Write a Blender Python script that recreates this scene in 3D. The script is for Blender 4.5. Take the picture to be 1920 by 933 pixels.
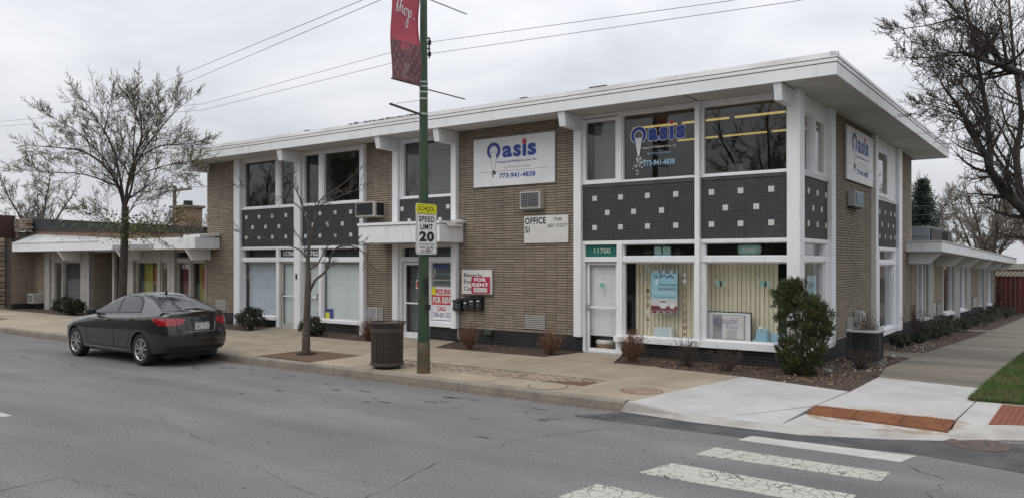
import bpy, bmesh, math, random
from mathutils import Vector, Matrix
from mathutils.bvhtree import BVHTree
R = math.radians
S = bpy.context.scene
COL = S.collection
for o in list(bpy.data.objects):
    bpy.data.objects.remove(o)

# ---------------------------------------------------------------- camera
cam = bpy.data.cameras.new('camera')
cam.sensor_width = 36.0
cam.lens = 36.0 * 1468 / 1920
cam.shift_y = 22.5 / 1920
cam.clip_start = 0.1
cam.clip_end = 3000
camo = bpy.data.objects.new('camera', cam)
COL.objects.link(camo)
CAM_H = 2.15
camo.location = (0, 0, CAM_H)
camo.rotation_euler = (R(90), 0, 0.63296)
S.camera = camo

# ---------------------------------------------------------------- sky and sun (overcast)
W = bpy.data.worlds.new('World')
S.world = W
W.use_nodes = True
nt = W.node_tree
nt.nodes.clear()
def N(t, typ, **kw):
    n = t.nodes.new(typ)
    for k, v in kw.items():
        if k.startswith('i_'):
            key = k[2:]
            key = int(key) if key.isdigit() else key.replace('_', ' ')
            n.inputs[key].default_value = v
        else:
            setattr(n, k, v)
    return n
SUN_EL, SUN_AZ = 52, 200
out = N(nt, 'ShaderNodeOutputWorld')
bg = N(nt, 'ShaderNodeBackground')
bg.inputs['Strength'].default_value = 0.1
sky = N(nt, 'ShaderNodeTexSky', sky_type='NISHITA', sun_disc=False)
sky.sun_elevation = R(SUN_EL)
sky.sun_rotation = R(SUN_AZ)
sky.air_density = 1.5
sky.dust_density = 3.0
tc = N(nt, 'ShaderNodeTexCoord')
sep = N(nt, 'ShaderNodeSeparateXYZ')
nt.links.new(tc.outputs['Generated'], sep.inputs[0])
# cloud deck: brightness rises towards the zenith as an overcast sky does
el = N(nt, 'ShaderNodeMapRange', i_1=-0.02, i_2=1.0, i_3=1.0, i_4=2.35)
nt.links.new(sep.outputs['Z'], el.inputs[0])
mp = N(nt, 'ShaderNodeMapping')
mp.inputs['Scale'].default_value = (1.6, 1.6, 4.2)
nt.links.new(tc.outputs['Generated'], mp.inputs[0])
nz = N(nt, 'ShaderNodeTexNoise', i_Scale=1.55, i_Detail=5.0, i_Roughness=0.52, i_Distortion=0.5)
nt.links.new(mp.outputs[0], nz.inputs['Vector'])
cr = N(nt, 'ShaderNodeValToRGB')
cr.color_ramp.elements[0].position = 0.3
cr.color_ramp.elements[0].color = (5.0, 5.2, 5.7, 1)
cr.color_ramp.elements[1].position = 0.72
cr.color_ramp.elements[1].color = (7.8, 7.85, 8.1, 1)
nt.links.new(nz.outputs['Fac'], cr.inputs[0])
mul = N(nt, 'ShaderNodeVectorMath', operation='SCALE')
nt.links.new(cr.outputs[0], mul.inputs[0])
nt.links.new(el.outputs[0], mul.inputs['Scale'])
mixs = N(nt, 'ShaderNodeMix', data_type='RGBA')
mixs.inputs[0].default_value = 0.95
nt.links.new(sky.outputs[0], mixs.inputs[6])
nt.links.new(mul.outputs[0], mixs.inputs[7])
nt.links.new(mixs.outputs[2], bg.inputs['Color'])
nt.links.new(bg.outputs[0], out.inputs[0])

sd = bpy.data.lights.new('sun', 'SUN')
sd.energy = 0.8
sd.angle = R(40)
sd.color = (1.0, 0.93, 0.84)
so = bpy.data.objects.new('sun', sd)
COL.objects.link(so)
# world direction towards the sun
_a = R(SUN_AZ)
_sv = Vector((math.sin(_a) * math.cos(R(SUN_EL)), math.cos(_a) * math.cos(R(SUN_EL)), math.sin(R(SUN_EL))))
so.rotation_euler = _sv.to_track_quat('Z', 'Y').to_euler()
so.location = (0, -5, 20)

S.view_settings.view_transform = 'Standard'
S.view_settings.look = 'None'
S.view_settings.exposure = 0.0
S.view_settings.gamma = 1.0
S.render.engine = 'CYCLES'
S.cycles.max_bounces = 6
S.cycles.diffuse_bounces = 3
S.cycles.glossy_bounces = 3
S.cycles.transparent_max_bounces = 10
S.cycles.transmission_bounces = 4
S.cycles.caustics_reflective = False
S.cycles.caustics_refractive = False

# ---------------------------------------------------------------- object helpers
ORG = {}
def tag(o, label=None, cat=None, group=None, kind=None):
    if label: o['label'] = label
    if cat: o['category'] = cat
    if group: o['group'] = group
    if kind: o['kind'] = kind
    return o
def empty(name, loc, label=None, cat=None, group=None, kind=None, rot=None):
    o = bpy.data.objects.new(name, None)
    o.empty_display_size = 0.2
    COL.objects.link(o)
    o.location = loc
    if rot: o.rotation_euler = rot
    ORG[o] = Vector(loc)
    return tag(o, label, cat, group, kind)
def link(o, parent=None, loc=None):
    COL.objects.link(o)
    if parent is not None:
        o.parent = parent
        o.location = (Vector(loc) - ORG[parent]) if loc is not None else (0, 0, 0)
        ORG[o] = Vector(loc) if loc is not None else ORG[parent]
    else:
        o.location = loc if loc is not None else (0, 0, 0)
        ORG[o] = Vector(loc) if loc is not None else Vector((0, 0, 0))
    return o
def copy_tree(o, parent=None, loc=None, rot=None, scale=None, label=None):
    c = o.copy()
    COL.objects.link(c)
    c.parent = parent
    if loc is not None: c.location = loc
    if rot is not None: c.rotation_euler = rot
    if scale is not None: c.scale = scale
    if label: c['label'] = label
    for ch in list(o.children):
        copy_tree(ch, c)
    ORG[c] = Vector(c.location)
    return c

class MB:
    """collects shapes; build() links them as one mesh object"""
    def __init__(s):
        s.v = []; s.f = []; s.m = []
    def add(s, vs, fs, m=0):
        b = len(s.v)
        s.v.extend(vs)
        for f in fs:
            s.f.append(tuple(b + i for i in f)); s.m.append(m)
    def box(s, x0, x1, y0, y1, z0, z1, m=0):
        if x0 > x1: x0, x1 = x1, x0
        if y0 > y1: y0, y1 = y1, y0
        if z0 > z1: z0, z1 = z1, z0
        s.add([(x0,y0,z0),(x1,y0,z0),(x1,y1,z0),(x0,y1,z0),(x0,y0,z1),(x1,y0,z1),(x1,y1,z1),(x0,y1,z1)],
              [(0,3,2,1),(4,5,6,7),(0,1,5,4),(1,2,6,5),(2,3,7,6),(3,0,4,7)], m)
    def prism(s, poly, h0, h1, axis='z', m=0):
        """poly 2D, counter-clockwise; extruded along axis from h0 to h1"""
        n = len(poly)
        def P(p, h):
            if axis == 'z': return (p[0], p[1], h)
            if axis == 'x': return (h, p[0], p[1])
            return (p[0], h, p[1])
        vs = [P(p, h0) for p in poly] + [P(p, h1) for p in poly]
        fs = [tuple(range(n))[::-1], tuple(range(n, 2*n))] + [(i, (i+1) % n, n + (i+1) % n, n + i) for i in range(n)]
        s.add(vs, fs, m)
    def slab(s, top, th, m=0):
        """polygon with its own corner heights (x,y,z) and thickness th below"""
        n = len(top)
        vs = list(top) + [(p[0], p[1], p[2] - th) for p in top]
        fs = [tuple(range(n)), tuple(range(n, 2*n))[::-1]] + [(i, n + i, n + (i+1) % n, (i+1) % n) for i in range(n)]
        s.add(vs, fs, m)
    def tube(s, pts, rad, n=6, cap=True, m=0):
        pts = [Vector(p) for p in pts]
        k = len(pts)
        if not hasattr(rad, '__len__'): rad = [rad] * k
        vs = []; fs = []
        prev = None
        for i in range(k):
            t = (pts[min(i+1, k-1)] - pts[max(i-1, 0)])
            if t.length < 1e-9: t = Vector((0, 0, 1))
            t.normalize()
            if prev is None:
                a = Vector((0, 0, 1)) if abs(t.z) < 0.9 else Vector((1, 0, 0))
                u = t.cross(a).normalized()
            else:
                u = (prev - t * prev.dot(t))
                u = u.normalized() if u.length > 1e-6 else t.orthogonal().normalized()
            prev = u
            w = t.cross(u)
            for j in range(n):
                an = 2 * math.pi * j / n
                q = pts[i] + (u * math.cos(an) + w * math.sin(an)) * rad[i]
                vs.append((q.x, q.y, q.z))
        for i in range(k - 1):
            for j in range(n):
                a = i*n + j; b = i*n + (j+1) % n
                fs.append((a, b, b + n, a + n))
        if cap:
            fs.append(tuple(range(n))[::-1]); fs.append(tuple(range((k-1)*n, k*n)))
        s.add(vs, fs, m)
    def lathe(s, prof, c=(0,0,0), n=24, axis='z', m=0, cap=True):
        vs = []; fs = []
        for r, h in prof:
            for j in range(n):
                a = 2*math.pi*j/n
                if axis == 'z': vs.append((c[0] + r*math.cos(a), c[1] + r*math.sin(a), c[2] + h))
                elif axis == 'y': vs.append((c[0] + r*math.cos(a), c[1] + h, c[2] - r*math.sin(a)))
                else: vs.append((c[0] + h, c[1] + r*math.cos(a), c[2] + r*math.sin(a)))
        k = len(prof)
        for i in range(k-1):
            for j in range(n):
                a = i*n + j; b = i*n + (j+1) % n
                fs.append((a, b, b+n, a+n))
        if cap:
            fs.append(tuple(range(n))[::-1]); fs.append(tuple(range((k-1)*n, k*n)))
        s.add(vs, fs, m)
    def quad(s, a, b, c, d, m=0):
        s.add([a, b, c, d], [(0, 1, 2, 3)], m)
    def build(s, name, mats, parent=None, kind=None, label=None, cat=None, group=None, smooth=False, loc=None, bevel=0):
        o0 = ORG[parent] if (parent is not None and loc is None) else (Vector(loc) if loc is not None else Vector((0, 0, 0)))
        me = bpy.data.meshes.new(name)
        me.from_pydata([(p[0]-o0.x, p[1]-o0.y, p[2]-o0.z) for p in s.v], [], s.f)
        if not isinstance(mats, (list, tuple)): mats = [mats]
        for m in mats: me.materials.append(m)
        if len(mats) > 1: me.polygons.foreach_set('material_index', s.m)
        if smooth:
            me.polygons.foreach_set('use_smooth', [True] * len(me.polygons))
        me.validate()
        me.update()
        o = bpy.data.objects.new(name, me)
        if parent is not None and loc is None:
            COL.objects.link(o); o.parent = parent; ORG[o] = ORG[parent]
        else:
            link(o, parent, o0)
        if bevel:
            b = o.modifiers.new('bevel', 'BEVEL'); b.width = bevel; b.segments = 2; b.limit_method = 'ANGLE'; b.angle_limit = R(40)
        return tag(o, label, cat, group, kind)

# ---------------------------------------------------------------- materials
MATS = {}
def mat(name, col, rough=0.7, var=0.0, vscale=3.0, bump=0.0, bscale=30.0, metal=0.0, spec=0.5, col2=None, fac_lo=0.35, fac_hi=0.65,
        grain=0.0, gscale=150.0, island=0.0, emit=None, coat=0.0, detail=6.0, big=None, stretch=None):
    """one procedural surface: base colour, blotches towards col2, fine grain, per-piece brightness, bump"""
    m = bpy.data.materials.new(name); m.use_nodes = True
    t = m.node_tree; t.nodes.clear()
    o = N(t, 'ShaderNodeOutputMaterial'); p = N(t, 'ShaderNodeBsdfPrincipled')
    t.links.new(p.outputs[0], o.inputs[0])
    p.inputs['Roughness'].default_value = rough
    p.inputs['Metallic'].default_value = metal
    p.inputs['Specular IOR Level'].default_value = spec
    if coat:
        p.inputs['Coat Weight'].default_value = coat; p.inputs['Coat Roughness'].default_value = 0.025
    tc = N(t, 'ShaderNodeTexCoord')
    vec = tc.outputs['Object']
    if stretch:
        mp = N(t, 'ShaderNodeMapping'); mp.inputs['Scale'].default_value = stretch
        t.links.new(vec, mp.inputs[0]); vec = mp.outputs[0]
    cur = None
    base = N(t, 'ShaderNodeRGB'); base.outputs[0].default_value = (*col, 1); cur = base.outputs[0]
    if col2 is not None:
        nz = N(t, 'ShaderNodeTexNoise', i_Scale=vscale, i_Detail=detail, i_Roughness=0.6)
        t.links.new(vec, nz.inputs['Vector'])
        mr = N(t, 'ShaderNodeMapRange', i_1=fac_lo, i_2=fac_hi)
        t.links.new(nz.outputs['Fac'], mr.inputs[0])
        mx = N(t, 'ShaderNodeMix', data_type='RGBA'); mx.inputs[7].default_value = (*col2, 1)
        t.links.new(mr.outputs[0], mx.inputs[0]); t.links.new(cur, mx.inputs[6]); cur = mx.outputs[2]
    def bright(fac_socket, amt, cur):
        mr = N(t, 'ShaderNodeMapRange', i_1=0.0, i_2=1.0, i_3=1.0 - amt, i_4=1.0 + amt)
        t.links.new(fac_socket, mr.inputs[0])
        vm = N(t, 'ShaderNodeVectorMath', operation='SCALE')
        t.links.new(cur, vm.inputs[0]); t.links.new(mr.outputs[0], vm.inputs['Scale'])
        return vm.outputs[0]
    if var:
        nz = N(t, 'ShaderNodeTexNoise', i_Scale=vscale * 0.5, i_Detail=4.0)
        t.links.new(vec, nz.inputs['Vector']); cur = bright(nz.outputs['Fac'], var, cur)
    if grain:
        nz = N(t, 'ShaderNodeTexNoise', i_Scale=gscale, i_Detail=3.0, i_Roughness=0.7)
        t.links.new(tc.outputs['Object'], nz.inputs['Vector'])
        gs = N(t, 'ShaderNodeMapRange', i_1=0.3, i_2=0.7); t.links.new(nz.outputs['Fac'], gs.inputs[0]); cur = bright(gs.outputs[0], grain, cur)
    if big:
        mb_ = N(t, 'ShaderNodeMapping'); mb_.inputs['Scale'].default_value = big[1]; t.links.new(tc.outputs['Object'], mb_.inputs[0])
        nz = N(t, 'ShaderNodeTexNoise', i_Scale=1.0, i_Detail=5.0, i_Roughness=0.55); t.links.new(mb_.outputs[0], nz.inputs['Vector'])
        gs = N(t, 'ShaderNodeMapRange', i_1=0.3, i_2=0.7); t.links.new(nz.outputs['Fac'], gs.inputs[0]); cur = bright(gs.outputs[0], big[0], cur)
    if island:
        g = N(t, 'ShaderNodeNewGeometry'); oi = N(t, 'ShaderNodeObjectInfo')
        ad = N(t, 'ShaderNodeMath', operation='ADD'); fr = N(t, 'ShaderNodeMath', operation='FRACT')
        t.links.new(g.outputs['Random Per Island'], ad.inputs[0]); t.links.new(oi.outputs['Random'], ad.inputs[1])
        t.links.new(ad.outputs[0], fr.inputs[0]); cur = bright(fr.outputs[0], island, cur)
    t.links.new(cur, p.inputs['Base Color'])
    if bump:
        nz = N(t, 'ShaderNodeTexNoise', i_Scale=bscale, i_Detail=5.0, i_Roughness=0.65)
        t.links.new(vec, nz.inputs['Vector'])
        b = N(t, 'ShaderNodeBump', i_Strength=bump, i_Distance=0.02)
        t.links.new(nz.outputs['Fac'], b.inputs['Height']); t.links.new(b.outputs[0], p.inputs['Normal'])
    if emit:
        p.inputs['Emission Color'].default_value = (*emit[:3], 1); p.inputs['Emission Strength'].default_value = emit[3]
    MATS[name] = m
    return m
def glass(name, tint=(1, 1, 1), refl=1.0, dirt=0.0, rough=0.0):
    m = bpy.data.materials.new(name); m.use_nodes = True
    t = m.node_tree; t.nodes.clear()
    o = N(t, 'ShaderNodeOutputMaterial')
    tr = N(t, 'ShaderNodeBsdfTransparent'); tr.inputs[0].default_value = (*tint, 1)
    gl = N(t, 'ShaderNodeBsdfGlossy'); gl.inputs['Roughness'].default_value = rough; gl.inputs[0].default_value = (refl, refl, refl, 1)
    lw = N(t, 'ShaderNodeLayerWeight', i_Blend=0.5)          # Schlick's curve, the same from both sides of the sheet
    pw = N(t, 'ShaderNodeMath', operation='POWER'); pw.inputs[1].default_value = 5.0
    t.links.new(lw.outputs['Facing'], pw.inputs[0])
    fr = N(t, 'ShaderNodeMath', operation='MULTIPLY_ADD'); fr.inputs[1].default_value = 0.95; fr.inputs[2].default_value = 0.035
    t.links.new(pw.outputs[0], fr.inputs[0])
    mx = N(t, 'ShaderNodeMixShader')
    t.links.new(fr.outputs[0], mx.inputs[0]); t.links.new(tr.outputs[0], mx.inputs[1]); t.links.new(gl.outputs[0], mx.inputs[2])
    last = mx.outputs[0]
    if dirt:
        df = N(t, 'ShaderNodeBsdfDiffuse'); df.inputs[0].default_value = (0.35, 0.36, 0.35, 1)
        tc = N(t, 'ShaderNodeTexCoord'); nz = N(t, 'ShaderNodeTexNoise', i_Scale=1.3, i_Detail=6.0)
        t.links.new(tc.outputs['Object'], nz.inputs['Vector'])
        mr = N(t, 'ShaderNodeMapRange', i_1=0.3, i_2=0.75, i_3=dirt * 0.3, i_4=dirt)
        t.links.new(nz.outputs['Fac'], mr.inputs[0])
        m2 = N(t, 'ShaderNodeMixShader')
        t.links.new(mr.outputs[0], m2.inputs[0]); t.links.new(last, m2.inputs[1]); t.links.new(df.outputs[0], m2.inputs[2]); last = m2.outputs[0]
    t.links.new(last, o.inputs[0])
    MATS[name] = m
    return m

M = MATS
mat('brick', (0.31, 0.255, 0.196), 0.85, col2=(0.262, 0.22, 0.175), vscale=1.6, grain=0.1, gscale=90, island=0.13, big=(0.11, (0.6, 0.6, 0.45)), bump=0.25, bscale=60)
mat('mortar', (0.05, 0.038, 0.029), 0.95, grain=0.2)
mat('brick_red', (0.33, 0.17, 0.115), 0.9, col2=(0.26, 0.2, 0.16), vscale=2, island=0.3, bump=0.4, bscale=40)
mat('brick_far', (0.085, 0.07, 0.06), 0.9, col2=(0.06, 0.052, 0.046), vscale=.5)
mat('chimney_brick', (0.34, 0.22, 0.15), 0.9, col2=(0.25, 0.19, 0.15), vscale=3, island=0.2)
mat('brick_dark', (0.010, 0.0095, 0.010), 0.6, col2=(0.022, 0.02, 0.02), vscale=2.5, island=0.4, grain=0.2, bump=0.15)
mat('mortar_grey', (0.12, 0.11, 0.105), 0.95, grain=0.2)
mat('white_paint', (0.80, 0.805, 0.82), 0.5, stretch=(3, 3, 0.8), big=(0.05, (0.6, 0.6, 1.2)), col2=(0.58, 0.57, 0.54), vscale=1.5, fac_lo=0.52, fac_hi=0.82, grain=0.03, gscale=60)
mat('white_trim', (0.80, 0.805, 0.82), 0.55, col2=(0.5, 0.48, 0.44), vscale=2.4, fac_lo=0.58, fac_hi=0.95, grain=0.05, gscale=40, bump=0.06, stretch=(4, 4, 0.8), big=(0.06, (1.5, 1.5, 0.6)))
mat('shaded_white', (0.42, 0.41, 0.39), 0.6, col2=(0.3, 0.29, 0.27), vscale=2, stretch=(3, 3, .8), grain=0.06)  # dirty white, with the shade under the canopies mixed into the colour
mat('reflection_grey', (0.32, 0.37, 0.35), 0.8, col2=(0.22, 0.26, 0.25), vscale=1)  # grey-green of the reflection in the entrance glass, put into a colour
mat('flashing', (0.6, 0.61, 0.62), 0.45, col2=(0.45, 0.45, 0.45), vscale=0.9, grain=0.05)
mat('soffit', (0.62, 0.62, 0.6), 0.7, col2=(0.55, 0.54, 0.51), vscale=0.8, grain=0.04)
mat('soffit_gap', (0.24, 0.24, 0.23), 0.8)
mat('tile_dark', (0.021, 0.0205, 0.022), 0.5, island=0.5, col2=(0.036, 0.035, 0.037), vscale=1.5, big=(0.25, (0.7, 0.7, 0.5)))
mat('grout', (0.11, 0.109, 0.112), 0.9, grain=0.1)
mat('accent', (0.62, 0.62, 0.6), 0.4)
mat('accent_mark', (0.56, 0.55, 0.54), 0.6)
mat('dark_metal', (0.05, 0.05, 0.052), 0.5, col2=(0.08, 0.08, 0.08), vscale=3)
mat('black', (0.012, 0.012, 0.013), 0.5)
mat('roof_tar', (0.022, 0.022, 0.025), 0.9, col2=(0.04, 0.04, 0.042), vscale=1.5, bump=0.4, bscale=8)
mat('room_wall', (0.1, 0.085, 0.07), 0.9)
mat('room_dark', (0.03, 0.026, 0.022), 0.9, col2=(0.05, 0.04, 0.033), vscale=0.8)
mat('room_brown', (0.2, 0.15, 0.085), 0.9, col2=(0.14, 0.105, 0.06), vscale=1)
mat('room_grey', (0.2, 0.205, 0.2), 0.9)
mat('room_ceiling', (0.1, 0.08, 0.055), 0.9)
mat('tube_light', (0.9, 0.8, 0.4), 0.5, emit=(1.0, 0.72, 0.2, 0.4))
mat('blind_cream', (0.80, 0.73, 0.52), 0.7, island=0.05, col2=(0.72, 0.66, 0.48), vscale=2)
mat('blind_white', (0.84, 0.89, 0.89), 0.6, island=0.04)
mat('blind_grey', (0.12, 0.125, 0.12), 0.7, island=0.05)
mat('shade_white', (0.86, 0.85, 0.84), 0.75, col2=(0.8, 0.79, 0.78), vscale=2)
mat('curtain_blue', (0.66, 0.74, 0.8), 0.8, col2=(0.54, 0.62, 0.68), vscale=4)
mat('curtain_yellow', (0.36, 0.36, 0.05), 0.8, col2=(0.26, 0.25, 0.03), vscale=5)
mat('curtain_orange', (0.36, 0.1, 0.03), 0.8)
mat('curtain_red', (0.18, 0.02, 0.03), 0.8, col2=(0.08, 0.01, 0.015), vscale=6)
mat('sign_white', (0.82, 0.83, 0.85), 0.45, col2=(0.7, 0.71, 0.73), vscale=2)
mat('sign_cream', (0.7, 0.69, 0.67), 0.6, col2=(0.63, 0.62, 0.6), vscale=3)
mat('blue_print', (0.022, 0.06, 0.31), 0.5)
mat('navy_print', (0.02, 0.035, 0.16), 0.5)
mat('grey_print', (0.2, 0.2, 0.22), 0.6)
mat('faint_print', (0.63, 0.62, 0.61), 0.7)
mat('red_print', (0.58, 0.03, 0.04), 0.5)
mat('rent_red', (0.46, 0.015, 0.05), 0.5)
mat('green_sign', (0.006, 0.13, 0.095), 0.4)
mat('teal_print', (0.1, 0.45, 0.42), 0.6)
mat('teal_light', (0.3, 0.52, 0.46), 0.7)
mat('aqua', (0.3, 0.58, 0.68), 0.6, col2=(0.36, 0.64, 0.72), vscale=4)
mat('pale_blue', (0.3, 0.52, 0.66), 0.6)
mat('yellow_sign', (0.78, 0.74, 0.015), 0.45)
mat('sign_face', (0.78, 0.77, 0.73), 0.45)
mat('post_green', (0.018, 0.055, 0.028), 0.5, col2=(0.055, 0.062, 0.026), vscale=2.5, fac_lo=0.45, fac_hi=0.72, grain=0.2, gscale=50, bump=0.15, bscale=30)
mat('post_rust', (0.05, 0.055, 0.028), 0.7, col2=(0.11, 0.065, 0.035), vscale=7, grain=0.2, bump=0.2)
mat('steel', (0.42, 0.42, 0.41), 0.4, metal=0.6)
mat('can_brown', (0.052, 0.037, 0.029), 0.45, col2=(0.08, 0.062, 0.052), vscale=8)
mat('asphalt', (0.145, 0.138, 0.132), 0.88, col2=(0.176, 0.167, 0.159), vscale=0.45, grain=0.5, gscale=42, bump=0.5, bscale=90, detail=8, big=(0.2, (0.18, 1.1, 1)))
mat('asphalt_new', (0.045, 0.043, 0.044), 0.8, col2=(0.095, 0.09, 0.09), vscale=2.2, grain=0.35, gscale=60, bump=0.5, bscale=100)
mat('crack', (0.02, 0.018, 0.017), 0.95)
mat('concrete', (0.345, 0.29, 0.215), 0.9, col2=(0.275, 0.235, 0.178), vscale=0.9, big=(0.13, (1.7, 1.7, 1)), grain=0.12, gscale=60, island=0.05, bump=0.2, bscale=60, detail=8)
mat('concrete_joint', (0.07, 0.055, 0.045), 0.95)
mat('concrete_side', (0.215, 0.188, 0.15), 0.9, col2=(0.13, 0.115, 0.092), vscale=0.7, grain=0.12, gscale=60, island=0.05, bump=0.2, bscale=60, stretch=(0.35, 1.5, 1))
mat('concrete_new', (0.46, 0.45, 0.435), 0.85, col2=(0.39, 0.375, 0.355), vscale=1.3, big=(0.06, (3, 3, 1)), grain=0.06, gscale=60, bump=0.12, bscale=60)
mat('kerb', (0.25, 0.218, 0.175), 0.9, col2=(0.15, 0.135, 0.115), vscale=2.2, fac_lo=0.45, fac_hi=0.75, grain=0.2, gscale=50, bump=0.4, bscale=40)
mat('gutter', (0.4, 0.385, 0.36), 0.9, col2=(0.26, 0.24, 0.22), vscale=1.8, fac_lo=0.45, fac_hi=0.75, grain=0.12, gscale=60)
mat('paver', (0.34, 0.27, 0.205), 0.92, col2=(0.26, 0.21, 0.165), vscale=3, island=0.16, grain=0.2, gscale=50, bump=0.6, bscale=40)
mat('mulch', (0.05, 0.033, 0.025), 0.95, col2=(0.085, 0.058, 0.042), vscale=9, grain=0.4, gscale=60, bump=1.0, bscale=35)
mat('soil_grate', (0.15, 0.085, 0.052), 0.95, col2=(0.1, 0.062, 0.042), vscale=9, grain=0.4, gscale=60, bump=0.8, bscale=40)
mat('litter', (0.2, 0.13, 0.085), 0.9, island=0.7)
mat('stones', (0.3, 0.27, 0.23), 0.9, island=0.4)
mat('grass', (0.07, 0.13, 0.028), 0.85, island=0.5, col2=(0.15, 0.14, 0.06), vscale=2.6, fac_lo=0.46, fac_hi=0.6)
mat('grass_base', (0.06, 0.09, 0.025), 0.95, col2=(0.09, 0.08, 0.04), vscale=3, bump=0.5)
mat('earth', (0.09, 0.08, 0.055), 0.95, col2=(0.07, 0.085, 0.04), vscale=0.3)
mat('rust', (0.2, 0.072, 0.022), 0.85, col2=(0.12, 0.038, 0.017), vscale=6, fac_lo=0.4, fac_hi=0.7, grain=0.2, bump=0.2)
mat('rust_brick', (0.2, 0.068, 0.036), 0.85, island=0.15, col2=(0.2, 0.07, 0.04), vscale=5)
mat('rust_stain', (0.42, 0.3, 0.16), 0.9, col2=(0.36, 0.19, 0.06), vscale=7)
mat('iron', (0.07, 0.055, 0.047), 0.7, col2=(0.11, 0.07, 0.055), vscale=9, bump=0.2)
mat('iron_rust', (0.2, 0.1, 0.07), 0.8, col2=(0.3, 0.24, 0.19), vscale=5, grain=0.2)
mat('bark', (0.105, 0.09, 0.075), 0.95, col2=(0.06, 0.052, 0.045), vscale=9, bump=0.8, bscale=25, stretch=(1, 1, 0.3))
mat('bark_dark', (0.038, 0.033, 0.029), 0.95, col2=(0.062, 0.053, 0.047), vscale=6, bump=0.8, bscale=20, stretch=(1, 1, 0.3))
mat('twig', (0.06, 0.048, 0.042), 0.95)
mat('twig_far', (0.2, 0.175, 0.15), 0.95)  # far twigs paled, distance haze is mixed into the colour
mat('twig_red', (0.15, 0.06, 0.04), 0.9, island=0.4)
mat('twig_tan', (0.2, 0.11, 0.065), 0.9, island=0.4)
mat('bud', (0.1, 0.12, 0.03), 0.8, island=0.4)
mat('leaf_spring', (0.12, 0.155, 0.035), 0.7, island=0.35)
mat('leaf_dull', (0.26, 0.29, 0.07), 0.8, island=0.4)
mat('leaf_cedar', (0.05, 0.074, 0.022), 0.8, col2=(0.075, 0.066, 0.026), vscale=3.5, island=0.5)
mat('leaf_dark', (0.02, 0.027, 0.013), 0.7, col2=(0.04, 0.036, 0.018), vscale=2.5, island=0.5)
mat('leaf_spruce', (0.025, 0.04, 0.025), 0.8, island=0.4)
mat('leaf_brown', (0.1, 0.045, 0.03), 0.85, island=0.5)
mat('car_paint', (0.010, 0.0093, 0.0095), 0.3, metal=0.1, coat=1.0, grain=0.05, gscale=400)
mat('car_trim', (0.012, 0.012, 0.012), 0.55)
mat('tyre', (0.014, 0.014, 0.014), 0.85)
mat('rim', (0.5, 0.5, 0.51), 0.28, metal=0.85)
mat('chrome', (0.6, 0.6, 0.62), 0.12, metal=1.0)
mat('lamp_red', (0.42, 0.01, 0.016), 0.12, coat=1.0, col2=(0.22, 0.006, 0.01), vscale=14)
mat('car_glass', (0.009, 0.011, 0.014), 0.02, spec=0.55)
mat('banner_red', (0.47, 0.075, 0.105), 0.7, col2=(0.43, 0.08, 0.11), vscale=2)
mat('banner_dark', (0.11, 0.05, 0.058), 0.8, col2=(0.22, 0.09, 0.1), vscale=6)
mat('banner_light', (0.24, 0.14, 0.15), 0.8)
mat('shingle', (0.07, 0.035, 0.026), 0.9, island=0.35)
mat('stone_pier', (0.3, 0.24, 0.185), 0.9, island=0.35, bump=0.5, bscale=20, col2=(0.24, 0.2, 0.17), vscale=4)
mat('wood', (0.42, 0.28, 0.13), 0.7)
mat('basket', (0.42, 0.27, 0.14), 0.8, col2=(0.3, 0.18, 0.09), vscale=30)
mat('fence_red', (0.12, 0.024, 0.02), 0.8, island=0.15, col2=(0.08, 0.02, 0.018), vscale=2)
mat('hvac', (0.17, 0.19, 0.215), 0.5, col2=(0.22, 0.24, 0.26), vscale=1)
mat('hvac_dark', (0.03, 0.03, 0.034), 0.6)
mat('meter_grey', (0.42, 0.43, 0.43), 0.5)
mat('pole_wood', (0.14, 0.12, 0.1), 0.95, bump=0.5)
mat('ac_beige', (0.5, 0.48, 0.43), 0.6, col2=(0.42, 0.4, 0.36), vscale=3)
mat('ac_blue', (0.06, 0.14, 0.19), 0.4)
mat('photo_grey', (0.42, 0.41, 0.42), 0.5, col2=(0.25, 0.24, 0.26), vscale=5)
mat('photo_purple', (0.33, 0.24, 0.45), 0.6)
mat('mint', (0.3, 0.6, 0.5), 0.6)
mat('coffee_red', (0.2, 0.03, 0.04), 0.6)
mat('road_paint_new', (0.46, 0.45, 0.42), 0.75, col2=(0.38, 0.37, 0.35), vscale=5, grain=0.12, gscale=80)
glass('pane_glass', (0.985, 0.99, 0.99), 1.0, dirt=0.01)
glass('pane_dark', (0.55, 0.55, 0.53), 1.0, dirt=0.04)
glass('pane_clear', (0.97, 0.98, 0.98), 0.8)

def stain():
    m = bpy.data.materials.new('rust_wash'); m.use_nodes = True
    t = m.node_tree; t.nodes.clear()
    o = N(t, 'ShaderNodeOutputMaterial'); tr = N(t, 'ShaderNodeBsdfTransparent'); df = N(t, 'ShaderNodeBsdfDiffuse'); df.inputs[0].default_value = (0.4, 0.24, 0.1, 1)
    tc = N(t, 'ShaderNodeTexCoord'); nz = N(t, 'ShaderNodeTexNoise', i_Scale=5.0, i_Detail=6.0, i_Roughness=0.65); t.links.new(tc.outputs['Object'], nz.inputs['Vector'])
    mr = N(t, 'ShaderNodeMapRange', i_1=0.42, i_2=0.72, i_3=0.0, i_4=0.75); t.links.new(nz.outputs['Fac'], mr.inputs[0])
    mx = N(t, 'ShaderNodeMixShader'); t.links.new(mr.outputs[0], mx.inputs[0]); t.links.new(tr.outputs[0], mx.inputs[1]); t.links.new(df.outputs[0], mx.inputs[2]); t.links.new(mx.outputs[0], o.inputs[0])
    M['rust_wash'] = m
stain()
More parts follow.
